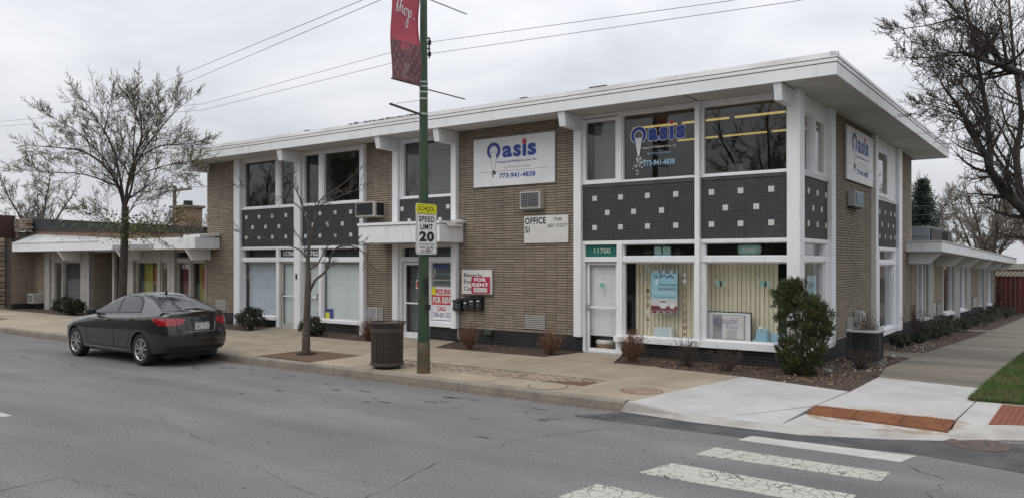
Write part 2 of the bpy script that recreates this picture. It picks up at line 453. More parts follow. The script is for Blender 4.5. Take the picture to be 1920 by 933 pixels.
def crackle_paint():
    m = bpy.data.materials.new('road_paint_old'); m.use_nodes = True
    t = m.node_tree; p = t.nodes['Principled BSDF']
    tc = N(t, 'ShaderNodeTexCoord')
    dn = N(t, 'ShaderNodeTexNoise', i_Scale=6.0, i_Detail=3.0)
    t.links.new(tc.outputs['Object'], dn.inputs['Vector'])
    va = N(t, 'ShaderNodeVectorMath', operation='MULTIPLY_ADD'); va.inputs[1].default_value = (0.12, 0.12, 0.12)
    t.links.new(dn.outputs['Color'], va.inputs[0]); t.links.new(tc.outputs['Object'], va.inputs[2])
    vo = N(t, 'ShaderNodeTexVoronoi', feature='DISTANCE_TO_EDGE', i_Scale=8.0)
    t.links.new(va.outputs[0], vo.inputs['Vector'])
    big = N(t, 'ShaderNodeTexNoise', i_Scale=2.3, i_Detail=2.0); t.links.new(tc.outputs['Object'], big.inputs['Vector'])
    wd = N(t, 'ShaderNodeMapRange', i_1=0.35, i_2=0.7, i_3=0.005, i_4=0.05); t.links.new(big.outputs['Fac'], wd.inputs[0])
    mr = N(t, 'ShaderNodeMath', operation='LESS_THAN')
    t.links.new(vo.outputs['Distance'], mr.inputs[0]); t.links.new(wd.outputs[0], mr.inputs[1])
    g = N(t, 'ShaderNodeTexNoise', i_Scale=70.0, i_Detail=4.0); t.links.new(tc.outputs['Object'], g.inputs['Vector'])
    c1 = N(t, 'ShaderNodeValToRGB'); t.links.new(g.outputs['Fac'], c1.inputs[0])
    c1.color_ramp.elements[0].position = 0.3; c1.color_ramp.elements[0].color = (0.22, 0.21, 0.19, 1)
    c1.color_ramp.elements[1].position = 0.5; c1.color_ramp.elements[1].color = (0.44, 0.43, 0.385, 1)
    mx = N(t, 'ShaderNodeMix', data_type='RGBA'); mx.inputs[7].default_value = (0.09, 0.085, 0.08, 1)
    t.links.new(mr.outputs[0], mx.inputs[0]); t.links.new(c1.outputs[0], mx.inputs[6]); t.links.new(mx.outputs[2], p.inputs['Base Color'])
    p.inputs['Roughness'].default_value = 0.8
    M['road_paint_old'] = m
crackle_paint()

# ---------------------------------------------------------------- lettering
def text(s, x, z, w, h, mt, parent, base, face='front', depth=0.003, bold=0.0, shear=0.0, name='lettering', mb=None):
    """letters fitted to width w and height h, lower left at (x, z) of a wall plane; base = the plane's position"""
    cu = bpy.data.curves.new('t', 'FONT'); cu.body = s; cu.size = 1.0; cu.offset = bold; cu.shear = shear
    cu.resolution_u = 3; cu.space_character = 1.0 + bold * 2
    ob = bpy.data.objects.new('t', cu)
    me = ob.to_mesh()
    vs = [Vector(v.co) for v in me.vertices]; fs = [tuple(p.vertices) for p in me.polygons]
    ob.to_mesh_clear()
    bpy.data.objects.remove(ob); bpy.data.curves.remove(cu)
    x0 = min(v.x for v in vs); x1 = max(v.x for v in vs); y0 = min(v.y for v in vs); y1 = max(v.y for v in vs)
    sx = w / max(x1 - x0, 1e-6); sy = h / max(y1 - y0, 1e-6)
    o = []
    for v in vs:
        a = x + (v.x - x0) * sx; b = z + (v.y - y0) * sy
        if face == 'front': o.append((a, base - depth, b))
        elif face == 'side': o.append((base + depth, a, b))
    if mb is not None:
        mb.add(o, fs); return None
    q = MB(); q.add(o, fs)
    return q.build(name, mt, parent)
# ================================================================ GROUND
rng = random.Random(7)
def gz(y):
    """ground level: flat by the main street, falling away gently behind y = 15"""
    return 0.0 if y < 15 else -0.022 * (min(y, 90) - 15)

g = MB()
ys = [-600, -40, 9.9, 12.7, 15, 25, 40, 60, 90, 200, 700, 1500]
xs = [-1500, -300, -80, -30, 3, 60, 300, 1500]
vs = [(x, y, gz(y) - (0.06 if y > 12 else 0.08)) for y in ys for x in xs]
nx = len(xs)
g.add(vs, [(j*nx+i, j*nx+i+1, (j+1)*nx+i+1, (j+1)*nx+i) for j in range(len(ys)-1) for i in range(nx-1)])
g.build('ground', M['earth'], kind='structure')

road = MB()
for i in range(-12, 4):
    road.quad((i*10, -30, 0), (i*10+10, -30, 0), (i*10+10, 9.4, 0), (i*10, 9.4, 0))
    road.quad((i*10, 9.4, 0), (i*10+10, 9.4, 0), (i*10+10, 12.6, -0.005), (i*10, 12.6, -0.005))
road = road.build('road', M['asphalt'], kind='structure')
ss = MB()
for y0, y1 in ((12.55, 15), (15, 40), (40, 90)):
    ss.quad((3.0, y0, gz(y0)-0.004), (12, y0, gz(y0)-0.004), (12, y1, gz(y1)-0.004), (3.0, y1, gz(y1)-0.004))
ss.build('side_street', M['asphalt'], kind='structure')
# newer, darker strip of asphalt along the gutter
q = MB()
q.prism([(-5.75, 9.27), (-3.4, 9.36), (-1.6, 9.72), (0.2, 9.3), (3.5, 8.6), (6, 9.6), (5, 14.5), (3.05, 14.5), (2.2, 13.2), (0.6, 11.6), (-0.75, 10.9), (-1.27, 10.66), (-2.86, 9.93), (-4.3, 9.84), (-5.33, 9.9)], -0.02, 0.004)
q.build('asphalt_strip', M['asphalt_new'], road)

# painted crossing: each bar its own part
bars = [[(-3.38, 9.2), (-1.6, 9.21), (-1.51, 9.59), (-3.31, 9.5)],
        [(-3.51, 8.23), (-1.62, 8.29), (-1.6, 8.68), (-3.46, 8.68)],
        [(-3.67, 7.17), (-1.72, 7.2), (-1.7, 7.66), (-3.55, 7.72)],
        [(-3.88, 6.0), (-1.9, 6.0), (-1.86, 6.52), (-3.8, 6.57)],
        [(-4.0, 4.95), (-2.0, 4.95), (-1.98, 5.4), (-3.95, 5.4)],
        [(-4.1, 3.85), (-2.1, 3.85), (-2.1, 4.3), (-4.05, 4.3)]]
for i, b in enumerate(bars):
    q = MB()
    pts = []
    for k in range(4):
        a, c = b[k], b[(k+1) % 4]
        n = 12 if k % 2 == 0 else 3
        for j in range(n):
            t = j / n
            jt = 0.008 if j else 0
            pts.append((a[0]+(c[0]-a[0])*t + rng.uniform(-jt, jt), a[1]+(c[1]-a[1])*t + rng.uniform(-jt, jt)))
    q.prism(pts, -0.01, 0.007 if i == 0 else 0.006)
    q.build('crossing_bar', M['road_paint_new'] if i == 0 else M['road_paint_old'], road)
for x0 in (-15.0, -24.0, -33.0):
    q = MB(); q.box(x0, x0+2.95, 4.55, 4.67, -0.01, 0.005); q.build('lane_dash', M['road_paint_new'], road)
# cracks in the asphalt
def crack(pts, w=0.012, seed=1, jit=0.05, step=0.12):
    r = random.Random(seed); P = []
    for (a, b), (c, d) in zip(pts[:-1], pts[1:]):
        n = max(2, int(math.hypot(c-a, d-b) / step))
        for j in range(n):
            t = j / n; P.append((a+(c-a)*t + r.gauss(0, jit*0.5), b+(d-b)*t + r.gauss(0, jit*0.5)))
    P.append(pts[-1])
    q = MB(); vs = []
    for i, (x, y) in enumerate(P):
        a = P[max(i-1, 0)]; b = P[min(i+1, len(P)-1)]
        dx, dy = b[0]-a[0], b[1]-a[1]; L = math.hypot(dx, dy) or 1
        ww = w * r.uniform(0.08, 0.75) * 0.5
        if r.random() < 0.35: ww = 0.0006
        vs += [(x - dy/L*ww, y + dx/L*ww, 0.0035), (x + dy/L*ww, y - dx/L*ww, 0.0035)]
    q.add(vs, [(2*i, 2*i+1, 2*i+3, 2*i+2) for i in range(len(P)-1)])
    return q.build('crack', M['crack'], road)
crack([(-5.0, 4.1), (-5.25, 4.9), (-5.6, 6.3), (-5.5, 7.4), (-5.1, 8.6), (-4.7, 9.1)], 0.016, 1)
crack([(-5.3, 4.8), (-5.9, 4.75), (-6.9, 5.0), (-8.2, 5.35), (-9.5, 5.6)], 0.013, 2)
crack([(-5.3, 4.8), (-4.7, 4.35), (-4.1, 4.1)], 0.012, 3)
crack([(-8.3, 2.7), (-8.2, 3.4), (-8.3, 3.9), (-8.0, 4.6)], 0.014, 4)
crack([(-8.9, 2.2), (-8.3, 3.6), (-7.0, 3.75)], 0.01, 5)
crack([(-5.6, 7.5), (-5.2, 8.4), (-5.0, 9.0), (-4.9, 9.3)], 0.01, 6)
crack([(-1.5, 9.1), (-1.05, 8.6), (-1.15, 8.2), (-1.0, 7.4), (-1.2, 6.6)], 0.02, 7, 0.08)
crack([(-1.1, 8.5), (-0.75, 8.7), (-0.5, 8.6)], 0.014, 8, 0.08)
crack([(-4.6, 9.2), (-4.2, 8.6), (-4.0, 8.0)], 0.008, 9)
crack([(-13.5, 6.9), (-11.5, 6.3), (-9.5, 5.5)], 0.007, 10)
crack([(-1.05, 8.2), (-0.8, 8.0), (-0.75, 7.5)], 0.012, 11, 0.08)
crack([(-6.9, 9.4), (-6.1, 9.2), (-5.8, 9.0), (-5.5, 9.3)], 0.012, 12, 0.06)
crack([(-6.5, 9.3), (-6.3, 8.9), (-5.9, 8.7)], 0.009, 13, 0.06)

# soot and oil darkened spots, and grit along the gutter
q = MB(); r_ = random.Random(31)
for k in range(70):
    x = r_.uniform(-20, -5.6); y = r_.choice([r_.uniform(7.2, 9.5), r_.uniform(8.6, 9.7)]); a = r_.uniform(.03, .16); b = a*r_.uniform(.15, .4); n = 9
    q.add([(x+a*math.cos(i*6.283/n)*r_.uniform(.6, 1.2), y+b*math.sin(i*6.283/n)*r_.uniform(.6, 1.2), .0025) for i in range(n)], [tuple(range(n))])
q.build('oil_spot', M['asphalt_new'], road, kind='stuff')
q = MB()
for k in range(2600):
    x = r_.uniform(-26, -5.4); y = 9.955 - abs(r_.gauss(0, .07)); s_ = r_.uniform(.003, .012)
    if k % 7 == 0: x = r_.uniform(-14, 1); y = r_.uniform(3.5, 9.8)
    q.add([(x-s_, y-s_, .002), (x+s_, y-s_*.6, .002), (x, y+s_, .002), (x, y, .002+s_)], [(0,1,3), (1,2,3), (2,0,3)])
q.build('gutter_grit', M['litter'], road, kind='stuff')
# ---------------------------------------------------------------- sidewalk
Z1 = 0.15
side = MB()
side.box(-110, -5.4, 10.05, 14.99, -0.05, 0.115)
sidewalk = side.build('sidewalk', M['concrete_joint'], kind='structure')
def slab_piece(poly, z=Z1, name='paving_slab', m='concrete', parent=None, gap=0.008, th=0.07):
    cx = sum(p[0] for p in poly)/len(poly); cy = sum(p[1] for p in poly)/len(poly)
    out = []
    for p in poly:
        dx, dy = cx - p[0], cy - p[1]
        s_ = lambda v: gap if v > 0.02 else (-gap if v < -0.02 else 0)
        zz = p[2] if len(p) > 2 else z
        out.append((p[0] + s_(dx), p[1] + s_(dy), zz))
    q = MB(); q.slab(out, th)
    return q.build(name, M[m], parent if parent is not None else sidewalk)
pits = [(-14.15, -12.4, 10.28, 11.5), (-22.2, -20.5, 10.28, 11.5), (-31.5, -29.9, 10.28, 11.5)]
k = 0
x1 = -6.5
while x1 > -62:
    x0 = x1 - 1.55
    slab_piece([(x0, 11.56), (x1, 11.56), (x1, 13.6), (x0, 13.6)], Z1 + rng.uniform(-0.002, 0.002))
    pit = None
    for p in pits:
        if p[0] < x1 and p[1] > x0: pit = p
    y1 = 11.56
    if x0 > -11.6: y1 = 10.8
    if pit:
        if x0 < pit[0] - 0.02: slab_piece([(x0, 10.12), (pit[0], 10.12), (pit[0], 11.56), (x0, 11.56)])
        if x1 > pit[1] + 0.02: slab_piece([(pit[1], 10.12), (x1, 10.12), (x1, y1), (pit[1], y1)])
    else:
        slab_piece([(x0, 10.12), (x1, 10.12), (x1, y1), (x0, y1)], Z1 + rng.uniform(-0.002, 0.002))
    x1 = x0
slab_piece([(-6.5, 10.12), (-5.27, 10.12), (-5.05, 11.56), (-6.5, 11.56)])
slab_piece([(-6.5, 11.56), (-5.05, 11.56), (-4.85, 13.33), (-6.5, 13.52)])
slab_piece([(-62, 10.12), (-62, 13.6), (-109, 13.6), (-109, 10.12)][::-1])
# slabs in front of the doors
for e in ([(-9.15, 13.61), (-7.52, 13.61), (-8.0, 14.9), (-8.9, 14.9)],
          [(-14.1, 13.61), (-12.2, 13.61), (-12.72, 14.96), (-14.8, 14.96)],
          [(-19.3, 13.61), (-16.95, 13.61), (-17.7, 14.96), (-19.95, 14.96)],
          [(-29.6, 13.61), (-22.6, 13.61), (-22.6, 14.96), (-30.6, 14.96)],
          [(-62, 13.61), (-36.7, 13.61), (-36.7, 14.96), (-62, 14.96)]):
    slab_piece(e, name='entrance_slab')
# worn pavers set into the parkway strip
pm = None
yy = 10.83; row = 0
while yy < 11.5:
    xx = -11.35 + (0.1 if row % 2 else 0)
    while xx < -6.6:
        if not (xx > -7.3 and yy < 11.0 + (xx + 7.3) * 0.55) and rng.random() > 0.02:
            if pm is None:
                q = MB(); q.slab([(-0.093, -0.045, 0.008), (0.093, -0.045, 0.0), (0.096, 0.042, 0.004), (-0.09, 0.046, 0.0)], 0.05)
                b = q.build('paver', M['paver'], sidewalk, loc=(xx + 0.1, yy + 0.05, Z1 - 0.012)); pm = b.data
                for v in pm.vertices: v.co += Vector((xx + 0.1, yy + 0.05, Z1 - 0.012))
            else:
                b = bpy.data.objects.new('paver', pm); link(b, sidewalk, (xx + 0.1, yy + 0.05, Z1 - 0.012 + rng.uniform(-0.012, 0.006)))
            b.rotation_euler = (rng.uniform(-.05, .05), rng.uniform(-.04, .04), rng.uniform(-.06, .06) + (math.pi if rng.random() < .5 else 0))
        xx += 0.2
    yy += 0.098; row += 1
# fill under the pavers
q = MB(); q.box(-11.5, -6.5, 10.8, 11.56, 0.1, Z1 - 0.022); q.build('paver_bed', M['paver'], sidewalk)
q = MB(); q.prism([(-7.35, 10.99), (-6.55, 10.82), (-6.5, 11.55), (-7.0, 11.54)], 0.1, Z1 - 0.018); q.build('bare_soil', M['soil_grate'], sidewalk)

# kerb stones
kp = [(9.965, -0.1), (9.965, 0.03), (9.975, 0.12), (10.0, 0.148), (10.04, 0.152), (10.118, 0.152), (10.118, -0.1)]
x1 = -5.32
while x1 > -62:
    x0 = x1 - 3.1
    q = MB(); q.prism(kp[::-1], x0 + 0.006, x1 - 0.006, 'x'); q.build('kerb_stone', M['kerb'], sidewalk)
    x1 = x0
q = MB(); q.prism(kp[::-1], -109, -62.1, 'x'); q.build('kerb_stone', M['kerb'], sidewalk)

# ---------------------------------------------------------------- corner ramp of new concrete
ramp = MB(); ramp.slab([(-5.3, 10.02, 0.09), (-3.2, 10.25, 0.0), (-1.37, 11.1, 0.0), (-1.2, 13.0, 0.09), (-1.3, 14.4, 0.1), (-2.9, 14.6, 0.1), (-2.97, 12.8, 0.1), (-4.85, 13.3, 0.1)], 0.15)
ramp = ramp.build('corner_ramp', M['concrete_joint'], kind='structure')
def rslab(poly, m='concrete_new', name='ramp_slab', gap=0.005): return slab_piece(poly, name=name, m=m, parent=ramp, gap=gap)
rslab([(-5.27, 9.98, .152), (-4.43, 9.93, .088), (-3.95, 10.03, .07), (-3.13, 11.56, .09), (-2.95, 12.78, .15), (-4.83, 13.31, .152)])
rslab([(-3.95, 10.03, .07), (-3.2, 10.22, .034), (-3.13, 11.5, .086)])
rslab([(-3.12, 11.58, .09), (-1.38, 11.6, .085), (-1.28, 12.9, .145), (-2.93, 12.8, .15)])
rslab([(-2.93, 12.8, .15), (-1.28, 12.9, .147), (-1.33, 14.32, .152), (-2.9, 14.64, .152)])
rslab([(-3.2, 10.2, .034), (-1.38, 11.03, .036), (-3.1, 11.02, .064)])
rslab([(-1.36, 11.05, .037), (-0.95, 11.48, .08), (-0.3, 11.85, .14), (1.0, 12.7, .15), (1.8, 13.6, .15), (1.5, 14.2, .15), (0.5, 13.1, .15), (-1.27, 12.95, .148), (-1.36, 11.6, .085)])
# rusted tactile plates
def plate(c, m, n, dom):
    """four corners (x,y,z); raised domes on top"""
    q = MB(); q.slab([(p[0], p[1], p[2] + 0.008) for p in c], 0.02)
    a, b, d, e = [Vector(p) for p in c]
    for i in range(n[0]):
        for j in range(n[1]):
            u = (i + .5) / n[0]; v = (j + .5) / n[1]
            p = (a*(1-u) + b*u)*(1-v) + (e*(1-u) + d*u)*v
            r = dom
            q.add([(p.x-r, p.y-r, p.z+.008), (p.x+r, p.y-r, p.z+.008), (p.x+r, p.y+r, p.z+.008), (p.x-r, p.y+r, p.z+.008),
                   (p.x-r*.5, p.y-r*.5, p.z+.015), (p.x+r*.5, p.y-r*.5, p.z+.015), (p.x+r*.5, p.y+r*.5, p.z+.015), (p.x-r*.5, p.y+r*.5, p.z+.015)],
                  [(4,5,6,7), (0,1,5,4), (1,2,6,5), (2,3,7,6), (3,0,4,7)])
    q.build('tactile_plate', M[m], ramp)
for i in range(3):
    t0, t1 = i/3 + 0.003, (i+1)/3 - 0.003
    L = lambda a, b, t: (a[0]+(b[0]-a[0])*t, a[1]+(b[1]-a[1])*t, a[2]+(b[2]-a[2])*t)
    A, B, C_, D_ = (-3.07, 11.0, .067), (-1.38, 10.98, .045), (-1.37, 11.58, .088), (-3.13, 11.56, .092)
    plate([L(A, B, t0), L(A, B, t1), L(D_, C_, t1), L(D_, C_, t0)], 'rust', (10, 10), 0.013)
for i in range(2):
    for j in range(2):
        A, B, C_, D_ = (-1.0, 11.52, .09), (0.25, 11.75, .152), (0.3, 12.8, .156), (-0.95, 12.85, .152)
        def bl(u, v):
            p = L(A, B, u); r_ = L(D_, C_, u); return L(p, r_, v)
        plate([bl(i/2+.004, j/2+.004), bl(i/2+.496, j/2+.004), bl(i/2+.496, j/2+.496), bl(i/2+.004, j/2+.496)], 'rust_brick', (9, 8), 0.02)
q = MB(); q.prism([(-1.42, 11.03), (-1.32, 11.06), (-1.28, 11.35), (-1.36, 11.6)], 0.02, 0.0); q = MB()
# gutter apron and the kerb round the corner
fr = [(-5.36, 9.94), (-4.3, 9.84), (-2.86, 9.9), (-1.9, 10.3), (-1.27, 10.66), (-0.8, 11.05), (-0.2, 11.45), (0.8, 12.2), (2.0, 13.5), (2.85, 15.5), (3.05, 18), (3.05, 60)]
bk = [(-5.28, 9.975, .148), (-4.43, 9.925, .085), (-3.2, 10.205, .033), (-2.1, 10.68, .033), (-1.37, 11.04, .035), (-0.95, 11.46, .09), (-0.32, 11.83, .145), (0.66, 12.55, .15), (1.8, 13.6, .15), (2.65, 15.55, .15), (2.9, 18, .1), (2.9, 60, -.84)]
q = MB(); vs = []
for i in range(len(fr)):
    zf = 0.006 if fr[i][1] < 15 else gz(fr[i][1]) + 0.006
    hi = bk[i][2] > 0.06
    mx = fr[i][0] + (bk[i][0]-fr[i][0]) * (0.75 if hi else 0.5); my = fr[i][1] + (bk[i][1]-fr[i][1]) * (0.75 if hi else 0.5)
    vs += [(fr[i][0], fr[i][1], zf), (mx, my, zf + (bk[i][2] - zf) * (0.85 if hi else 0.35)), bk[i], (bk[i][0]-0.02, bk[i][1]+0.13, bk[i][2])]
q.add(vs, [(4*i+j, 4*(i+1)+j, 4*(i+1)+j+1, 4*i+j+1) for i in range(len(fr)-1) for j in range(3)])
q.build('gutter_kerb', M['gutter'], ramp)
q = MB(); q.prism([(-1.95, 10.62), (-1.35, 10.88), (-1.2, 11.1), (-1.4, 11.02), (-1.7, 10.9)], 0.0, 0.03)
# rust wash below the plates
for pl in ([(-2.1, 10.98), (-1.9, 10.96), (-1.75, 10.86), (-1.42, 10.98)],):
    z_ = 0.052
    pass
for pl in ([(-3.12, 11.0, .0695), (-2.95, 10.8, .058), (-2.6, 10.72, .0545), (-2.2, 10.8, .052), (-1.9, 10.85, .048), (-1.5, 10.97, .043), (-1.38, 11.0, .044), (-2.2, 11.0, .0585)],
           [(-1.37, 11.08, .044), (-1.2, 11.25, .06), (-1.15, 11.5, .078), (-1.35, 11.62, .091)],
           [(-2.2, 10.62, .036), (-1.7, 10.72, .03), (-1.38, 10.9, .034), (-1.5, 10.98, .042), (-2.0, 10.82, .043)],
           [(-3.12, 11.6, .098), (-2.6, 11.75, .102), (-1.9, 11.7, .097), (-1.38, 11.62, .092)]):
    q = MB(); q.add(pl, [tuple(range(len(pl)))]); q.build('rust_stain', M['rust_wash'], ramp)

# ---------------------------------------------------------------- side walk along the wing
swk = MB()
L_ = [(-2.9, 14.64), (-3.1, 16.2), (-3.02, 20.4), (-2.69, 27.4), (-2.45, 40.0), (-2.2, 62.0)]
def lx(y):
    for (a, b), (c, d) in zip(L_[:-1], L_[1:]):
        if y <= d: return a + (c-a) * max(0, (y-b)/(d-b))
    return L_[-1][0]
def rx_(y): return -1.33 + (y - 14.3) * 0.02
vs = []; fs = []
for i in range(17):
    y = 14.64 + i*3
    vs += [(lx(y), y, gz(y) + 0.11), (rx_(y), y, gz(y) + 0.11)]
fs = [(2*i, 2*i+1, 2*i+3, 2*i+2) for i in range(16)]
swk.add(vs, fs)
side_walk = swk.build('side_walk', M['concrete_joint'], kind='structure')
y = 14.66
while y < 60:
    y2 = y + 1.6
    slab_piece([(lx(y), y, gz(y)+.152), (rx_(y), y - (0.3 if y < 15 else 0), gz(y)+.152), (rx_(y2), y2, gz(y2)+.152), (lx(y2), y2, gz(y2)+.152)], m='concrete_side', parent=side_walk)
    y = y2
slab_piece([(-4.3, 18.75, .075), (-3.06, 18.7, .076), (-3.03, 19.9, .05), (-4.3, 19.95, .05)], name='step_slab', m='concrete_side', parent=side_walk)
slab_piece([(-4.2, 30.2, -.2), (-2.64, 30.2, -.187), (-2.6, 31.2, -.21), (-4.2, 31.2, -.22)], name='step_slab', m='concrete_side', parent=side_walk)

# ---------------------------------------------------------------- planting beds
beds = MB()
def bed(poly):
    beds.slab([(p[0], p[1], p[2] if len(p) > 2 else 0.128) for p in poly], 0.1)
bed([(-12.15, 13.61), (-9.17, 13.61), (-8.92, 15.0), (-12.72, 15.0)])
bed([(-16.93, 13.61), (-14.12, 13.61), (-14.82, 15.0), (-17.68, 15.0)])
bed([(-22.6, 13.61), (-19.32, 13.61), (-19.97, 15.0), (-22.6, 15.0)])
bed([(-36.7, 13.61), (-29.62, 13.61), (-30.62, 15.0), (-36.7, 15.0)])
bed([(-7.5, 13.6), (-4.84, 13.34), (-2.96, 12.8), (-2.92, 14.64), (-3.1, 15.0), (-4.4, 15.0), (-8.0, 15.0)])
yb = 15.0
while yb < 60:
    y2 = yb + 2.5
    beds.slab([(-4.45, yb, gz(yb)+.11), (lx(yb) - .0, yb, gz(yb)+.128), (lx(y2), y2, gz(y2)+.128), (-4.45, y2, gz(y2)+.11)], 0.1)
    yb = y2
beds.build('planting_bed', M['mulch'], kind='structure')
for i, p in enumerate(pits):
    q = MB(); q.box(p[0], p[1], p[2], p[3], 0.02, 0.138)
    o = q.build('tree_pit', M['soil_grate'], kind='structure')
# leaf litter, chips and stones in the beds: nobody could count them
def scatter(name, mt, zones, n, s0, s1, seed, label, cat, flat=0.35):
    r = random.Random(seed); q = MB()
    for k in range(n):
        zx = r.choices(zones, weights=[(z[1]-z[0])*(z[3]-z[2])*z[4] for z in zones])[0]
        x = r.uniform(zx[0], zx[1]); y = r.uniform(zx[2], zx[3]); s = r.uniform(s0, s1); a = r.uniform(0, 6.28)
        z = gz(y) + (0.128 if zx[4] else 0) + 0.004
        if zx[3] > 16 and x > lx(y): continue
        c, d = math.cos(a)*s, math.sin(a)*s
        h = s * flat * r.uniform(0.4, 1.4)
        q.add([(x-c, y-d, z), (x+d*.7, y-c*.7, z+h*r.random()), (x+c, y+d, z+h*.2), (x-d*.7, y+c*.7, z+h)], [(0,1,2,3)] if flat < 0.6 else [(0,1,3), (1,2,3), (0,3,2)])
    return q.build(name, M[mt], kind='stuff', label=label, cat=cat)
scatter('leaf_litter', 'litter', [(-12.3, -9.0, 13.7, 15, 1), (-17, -14.6, 13.7, 15, 1), (-22, -19.6, 13.7, 15, 1), (-7.6, -3.1, 13.5, 14.95, 2), (-4.3, -3.0, 13.0, 14, 1), (-4.3, -2.9, 15, 32, 1.3)], 5200, 0.012, 0.035, 3, 'brown leaf litter and wood chips strewn over the planting beds', 'leaf litter')
scatter('pebbles', 'stones', [(-4.2, -3.05, 15.2, 24, 1), (-4.3, -3.2, 13.2, 15, .4)], 420, 0.015, 0.04, 4, 'pale pebbles and bits scattered in the bed beside the side walk', 'pebbles', flat=0.9)
q = MB(); r_ = random.Random(5)
for k in range(130):
    x = r_.uniform(-9, -1.4); y = r_.uniform(10.3, 14.0) if x < -5 else r_.uniform(10.5, 14.2)
    if -7.5 < x and y > 13.2 and x < -3: continue
    if x > -5 and y < 10.8: continue
    s_ = r_.uniform(.008, .02); a = r_.uniform(0, 6)
    q.add([(x-s_, y, .156), (x, y-s_*.5, .158), (x+s_*math.cos(a), y+s_*.3, .16), (x, y+s_, .158)], [(0,1,2,3)])
q.build('sidewalk_debris', M['litter'], kind='stuff', label='few dry leaf scraps lying on the pavement by the corner', cat='debris')
# rock in the corner bed
def rock(loc, s, label, seed):
    r = random.Random(seed); bm = bmesh.new(); bmesh.ops.create_icosphere(bm, subdivisions=2, radius=1)
    for v in bm.verts:
        v.co *= 1 + r.uniform(-.15, .15); v.co.x *= s; v.co.y *= s*.8; v.co.z *= s*.6
    me = bpy.data.meshes.new('rock'); bm.to_mesh(me); bm.free(); me.materials.append(M['stones'])
    o = bpy.data.objects.new('rock', me); link(o, None, loc); tag(o, label, 'rock')
rock((-3.75, 14.75, .17), .075, 'pale rounded rock in the corner bed behind the tall green bush', 1)
rock((-3.35, 18.3, .12), .07, 'long pale stone in the side bed near the step slab', 2)

# ---------------------------------------------------------------- lawn
lw = MB(); vs = []
ly = [13.0, 15, 20, 30, 45, 60]
for y in ly: vs += [(rx_(y) + .02, y + (0 if y > 13.5 else -.05), gz(y)+.15), (2.9 if y > 16 else (0.6 if y < 14 else 2.4), y, gz(y)+.15)]
lw.add(vs, [(2*i, 2*i+1, 2*i+3, 2*i+2) for i in range(len(ly)-1)])
lw.build('lawn_soil', M['grass_base'], kind='structure')
q = MB(); r_ = random.Random(11)
for k in range(42000):
    y = 13.0 + (r_.random() ** 1.6) * 16
    x = r_.uniform(rx_(y) - .02, rx_(y) + 1.1 + (y-13)*0.03)
    if x > 0.5 + (y - 13) * 0.9: continue
    h = r_.uniform(.03, .085); w = r_.uniform(.003, .006) * (1 + (y-13)*.06); a = r_.uniform(0, 3.14); t = r_.uniform(-.04, .04); t2 = r_.uniform(-.04, .04)
    z = gz(y) + .148
    dx, dy = math.cos(a)*w, math.sin(a)*w
    q.add([(x-dx, y-dy, z), (x+dx, y+dy, z), (x+t, y+t2, z+h)], [(0, 1, 2)])
q.build('grass', M['grass'], kind='stuff', label='short green grass of the parkway at the corner', cat='grass')

# ---------------------------------------------------------------- covers in the pavement
def cover(x, y, z, r, m, label, holes=False):
    t = empty('manhole_cover', (x, y, z), label, 'manhole cover')
    q = MB(); q.lathe([(r*1.05, 0), (r*1.05, .004), (r*1.02, .004), (r*1.02, -.01), (0.001, -.01)], (x, y, z-.001), 40, cap=False); q.build('frame_ring', M['iron'], t, smooth=False)
    q = MB(); q.lathe([(r, -.01), (r, .004), (r*.99, .006), (0.001, .006)], (x, y, z-.001), 40, cap=False)
    q.build('lid', M[m], t)
    if holes:
        for k in range(22):
            a = k * 2.4; rr = r * (0.25 + 0.65 * ((k*7) % 22) / 22)
            h = MB(); h.lathe([(.028, 0), (.0, .0015)], (x + rr*math.cos(a), y + rr*math.sin(a), z+.0055), 10, cap=False); h.build('hole', M['black'], t)
cover(-5.53, 10.93, .151, .31, 'iron_rust', 'rusty round cover set in the pavement beside the new ramp')
cover(-6.95, 10.45, .151, .31, 'concrete', 'worn round cover filled with concrete next to the brick strip')
cover(-1.02, 10.62, .006, .33, 'iron', 'dark iron storm drain cover with holes by the corner kerb', True)
# ================================================================ MAIN BUILDING
FY, SX = 15.0, -4.41
def wb(mb, face, a0, a1, o0, o1, z0, z1, m=0):
    """box on a wall: a along the wall, o outward from it"""
    if face == 'F': mb.box(a0, a1, FY - o1, FY - o0, z0, z1, m)
    else: mb.box(SX + o0, SX + o1, a0, a1, z0, z1, m)
def wpart(name, mt, parent, face, boxes, bevel=0, **kw):
    q = MB()
    for b in boxes: wb(q, face, *b)
    return q.build(name, M[mt] if isinstance(mt, str) else mt, parent, bevel=bevel, **kw)

bld = empty('commercial_building', (-14, 15, 0.15), 'two-storey tan brick office building with white overhanging flat roof and black mosaic panels', 'building')

BR_MESH = {}
def add_brick(mb, face, a, z, L, h, o0=-0.021, o1=0.0, r=None):
    j = 0.0015
    e = [r.uniform(-j, j) for _ in range(4)] if r else [0]*4
    d = r.uniform(-0.0025, 0.0025) if r else 0
    if face == 'F':
        y0 = FY - o1 - d; y1 = FY - o0
        v = [(a, y0, z+e[0]), (a+L, y0, z+e[1]), (a+L, y0, z+h+e[2]), (a, y0, z+h+e[3]), (a, y1, z), (a+L, y1, z), (a+L, y1, z+h), (a, y1, z+h)]
    else:
        x0 = SX + o1 + d; x1 = SX + o0
        v = [(x0, a, z+e[0]), (x0, a+L, z+e[1]), (x0, a+L, z+h+e[2]), (x0, a, z+h+e[3]), (x1, a, z), (x1, a+L, z), (x1, a+L, z+h), (x1, a, z+h)]
    mb.add(v, [(0,1,2,3), (3,2,6,7), (0,4,5,1), (1,5,6,2), (0,3,7,4)])
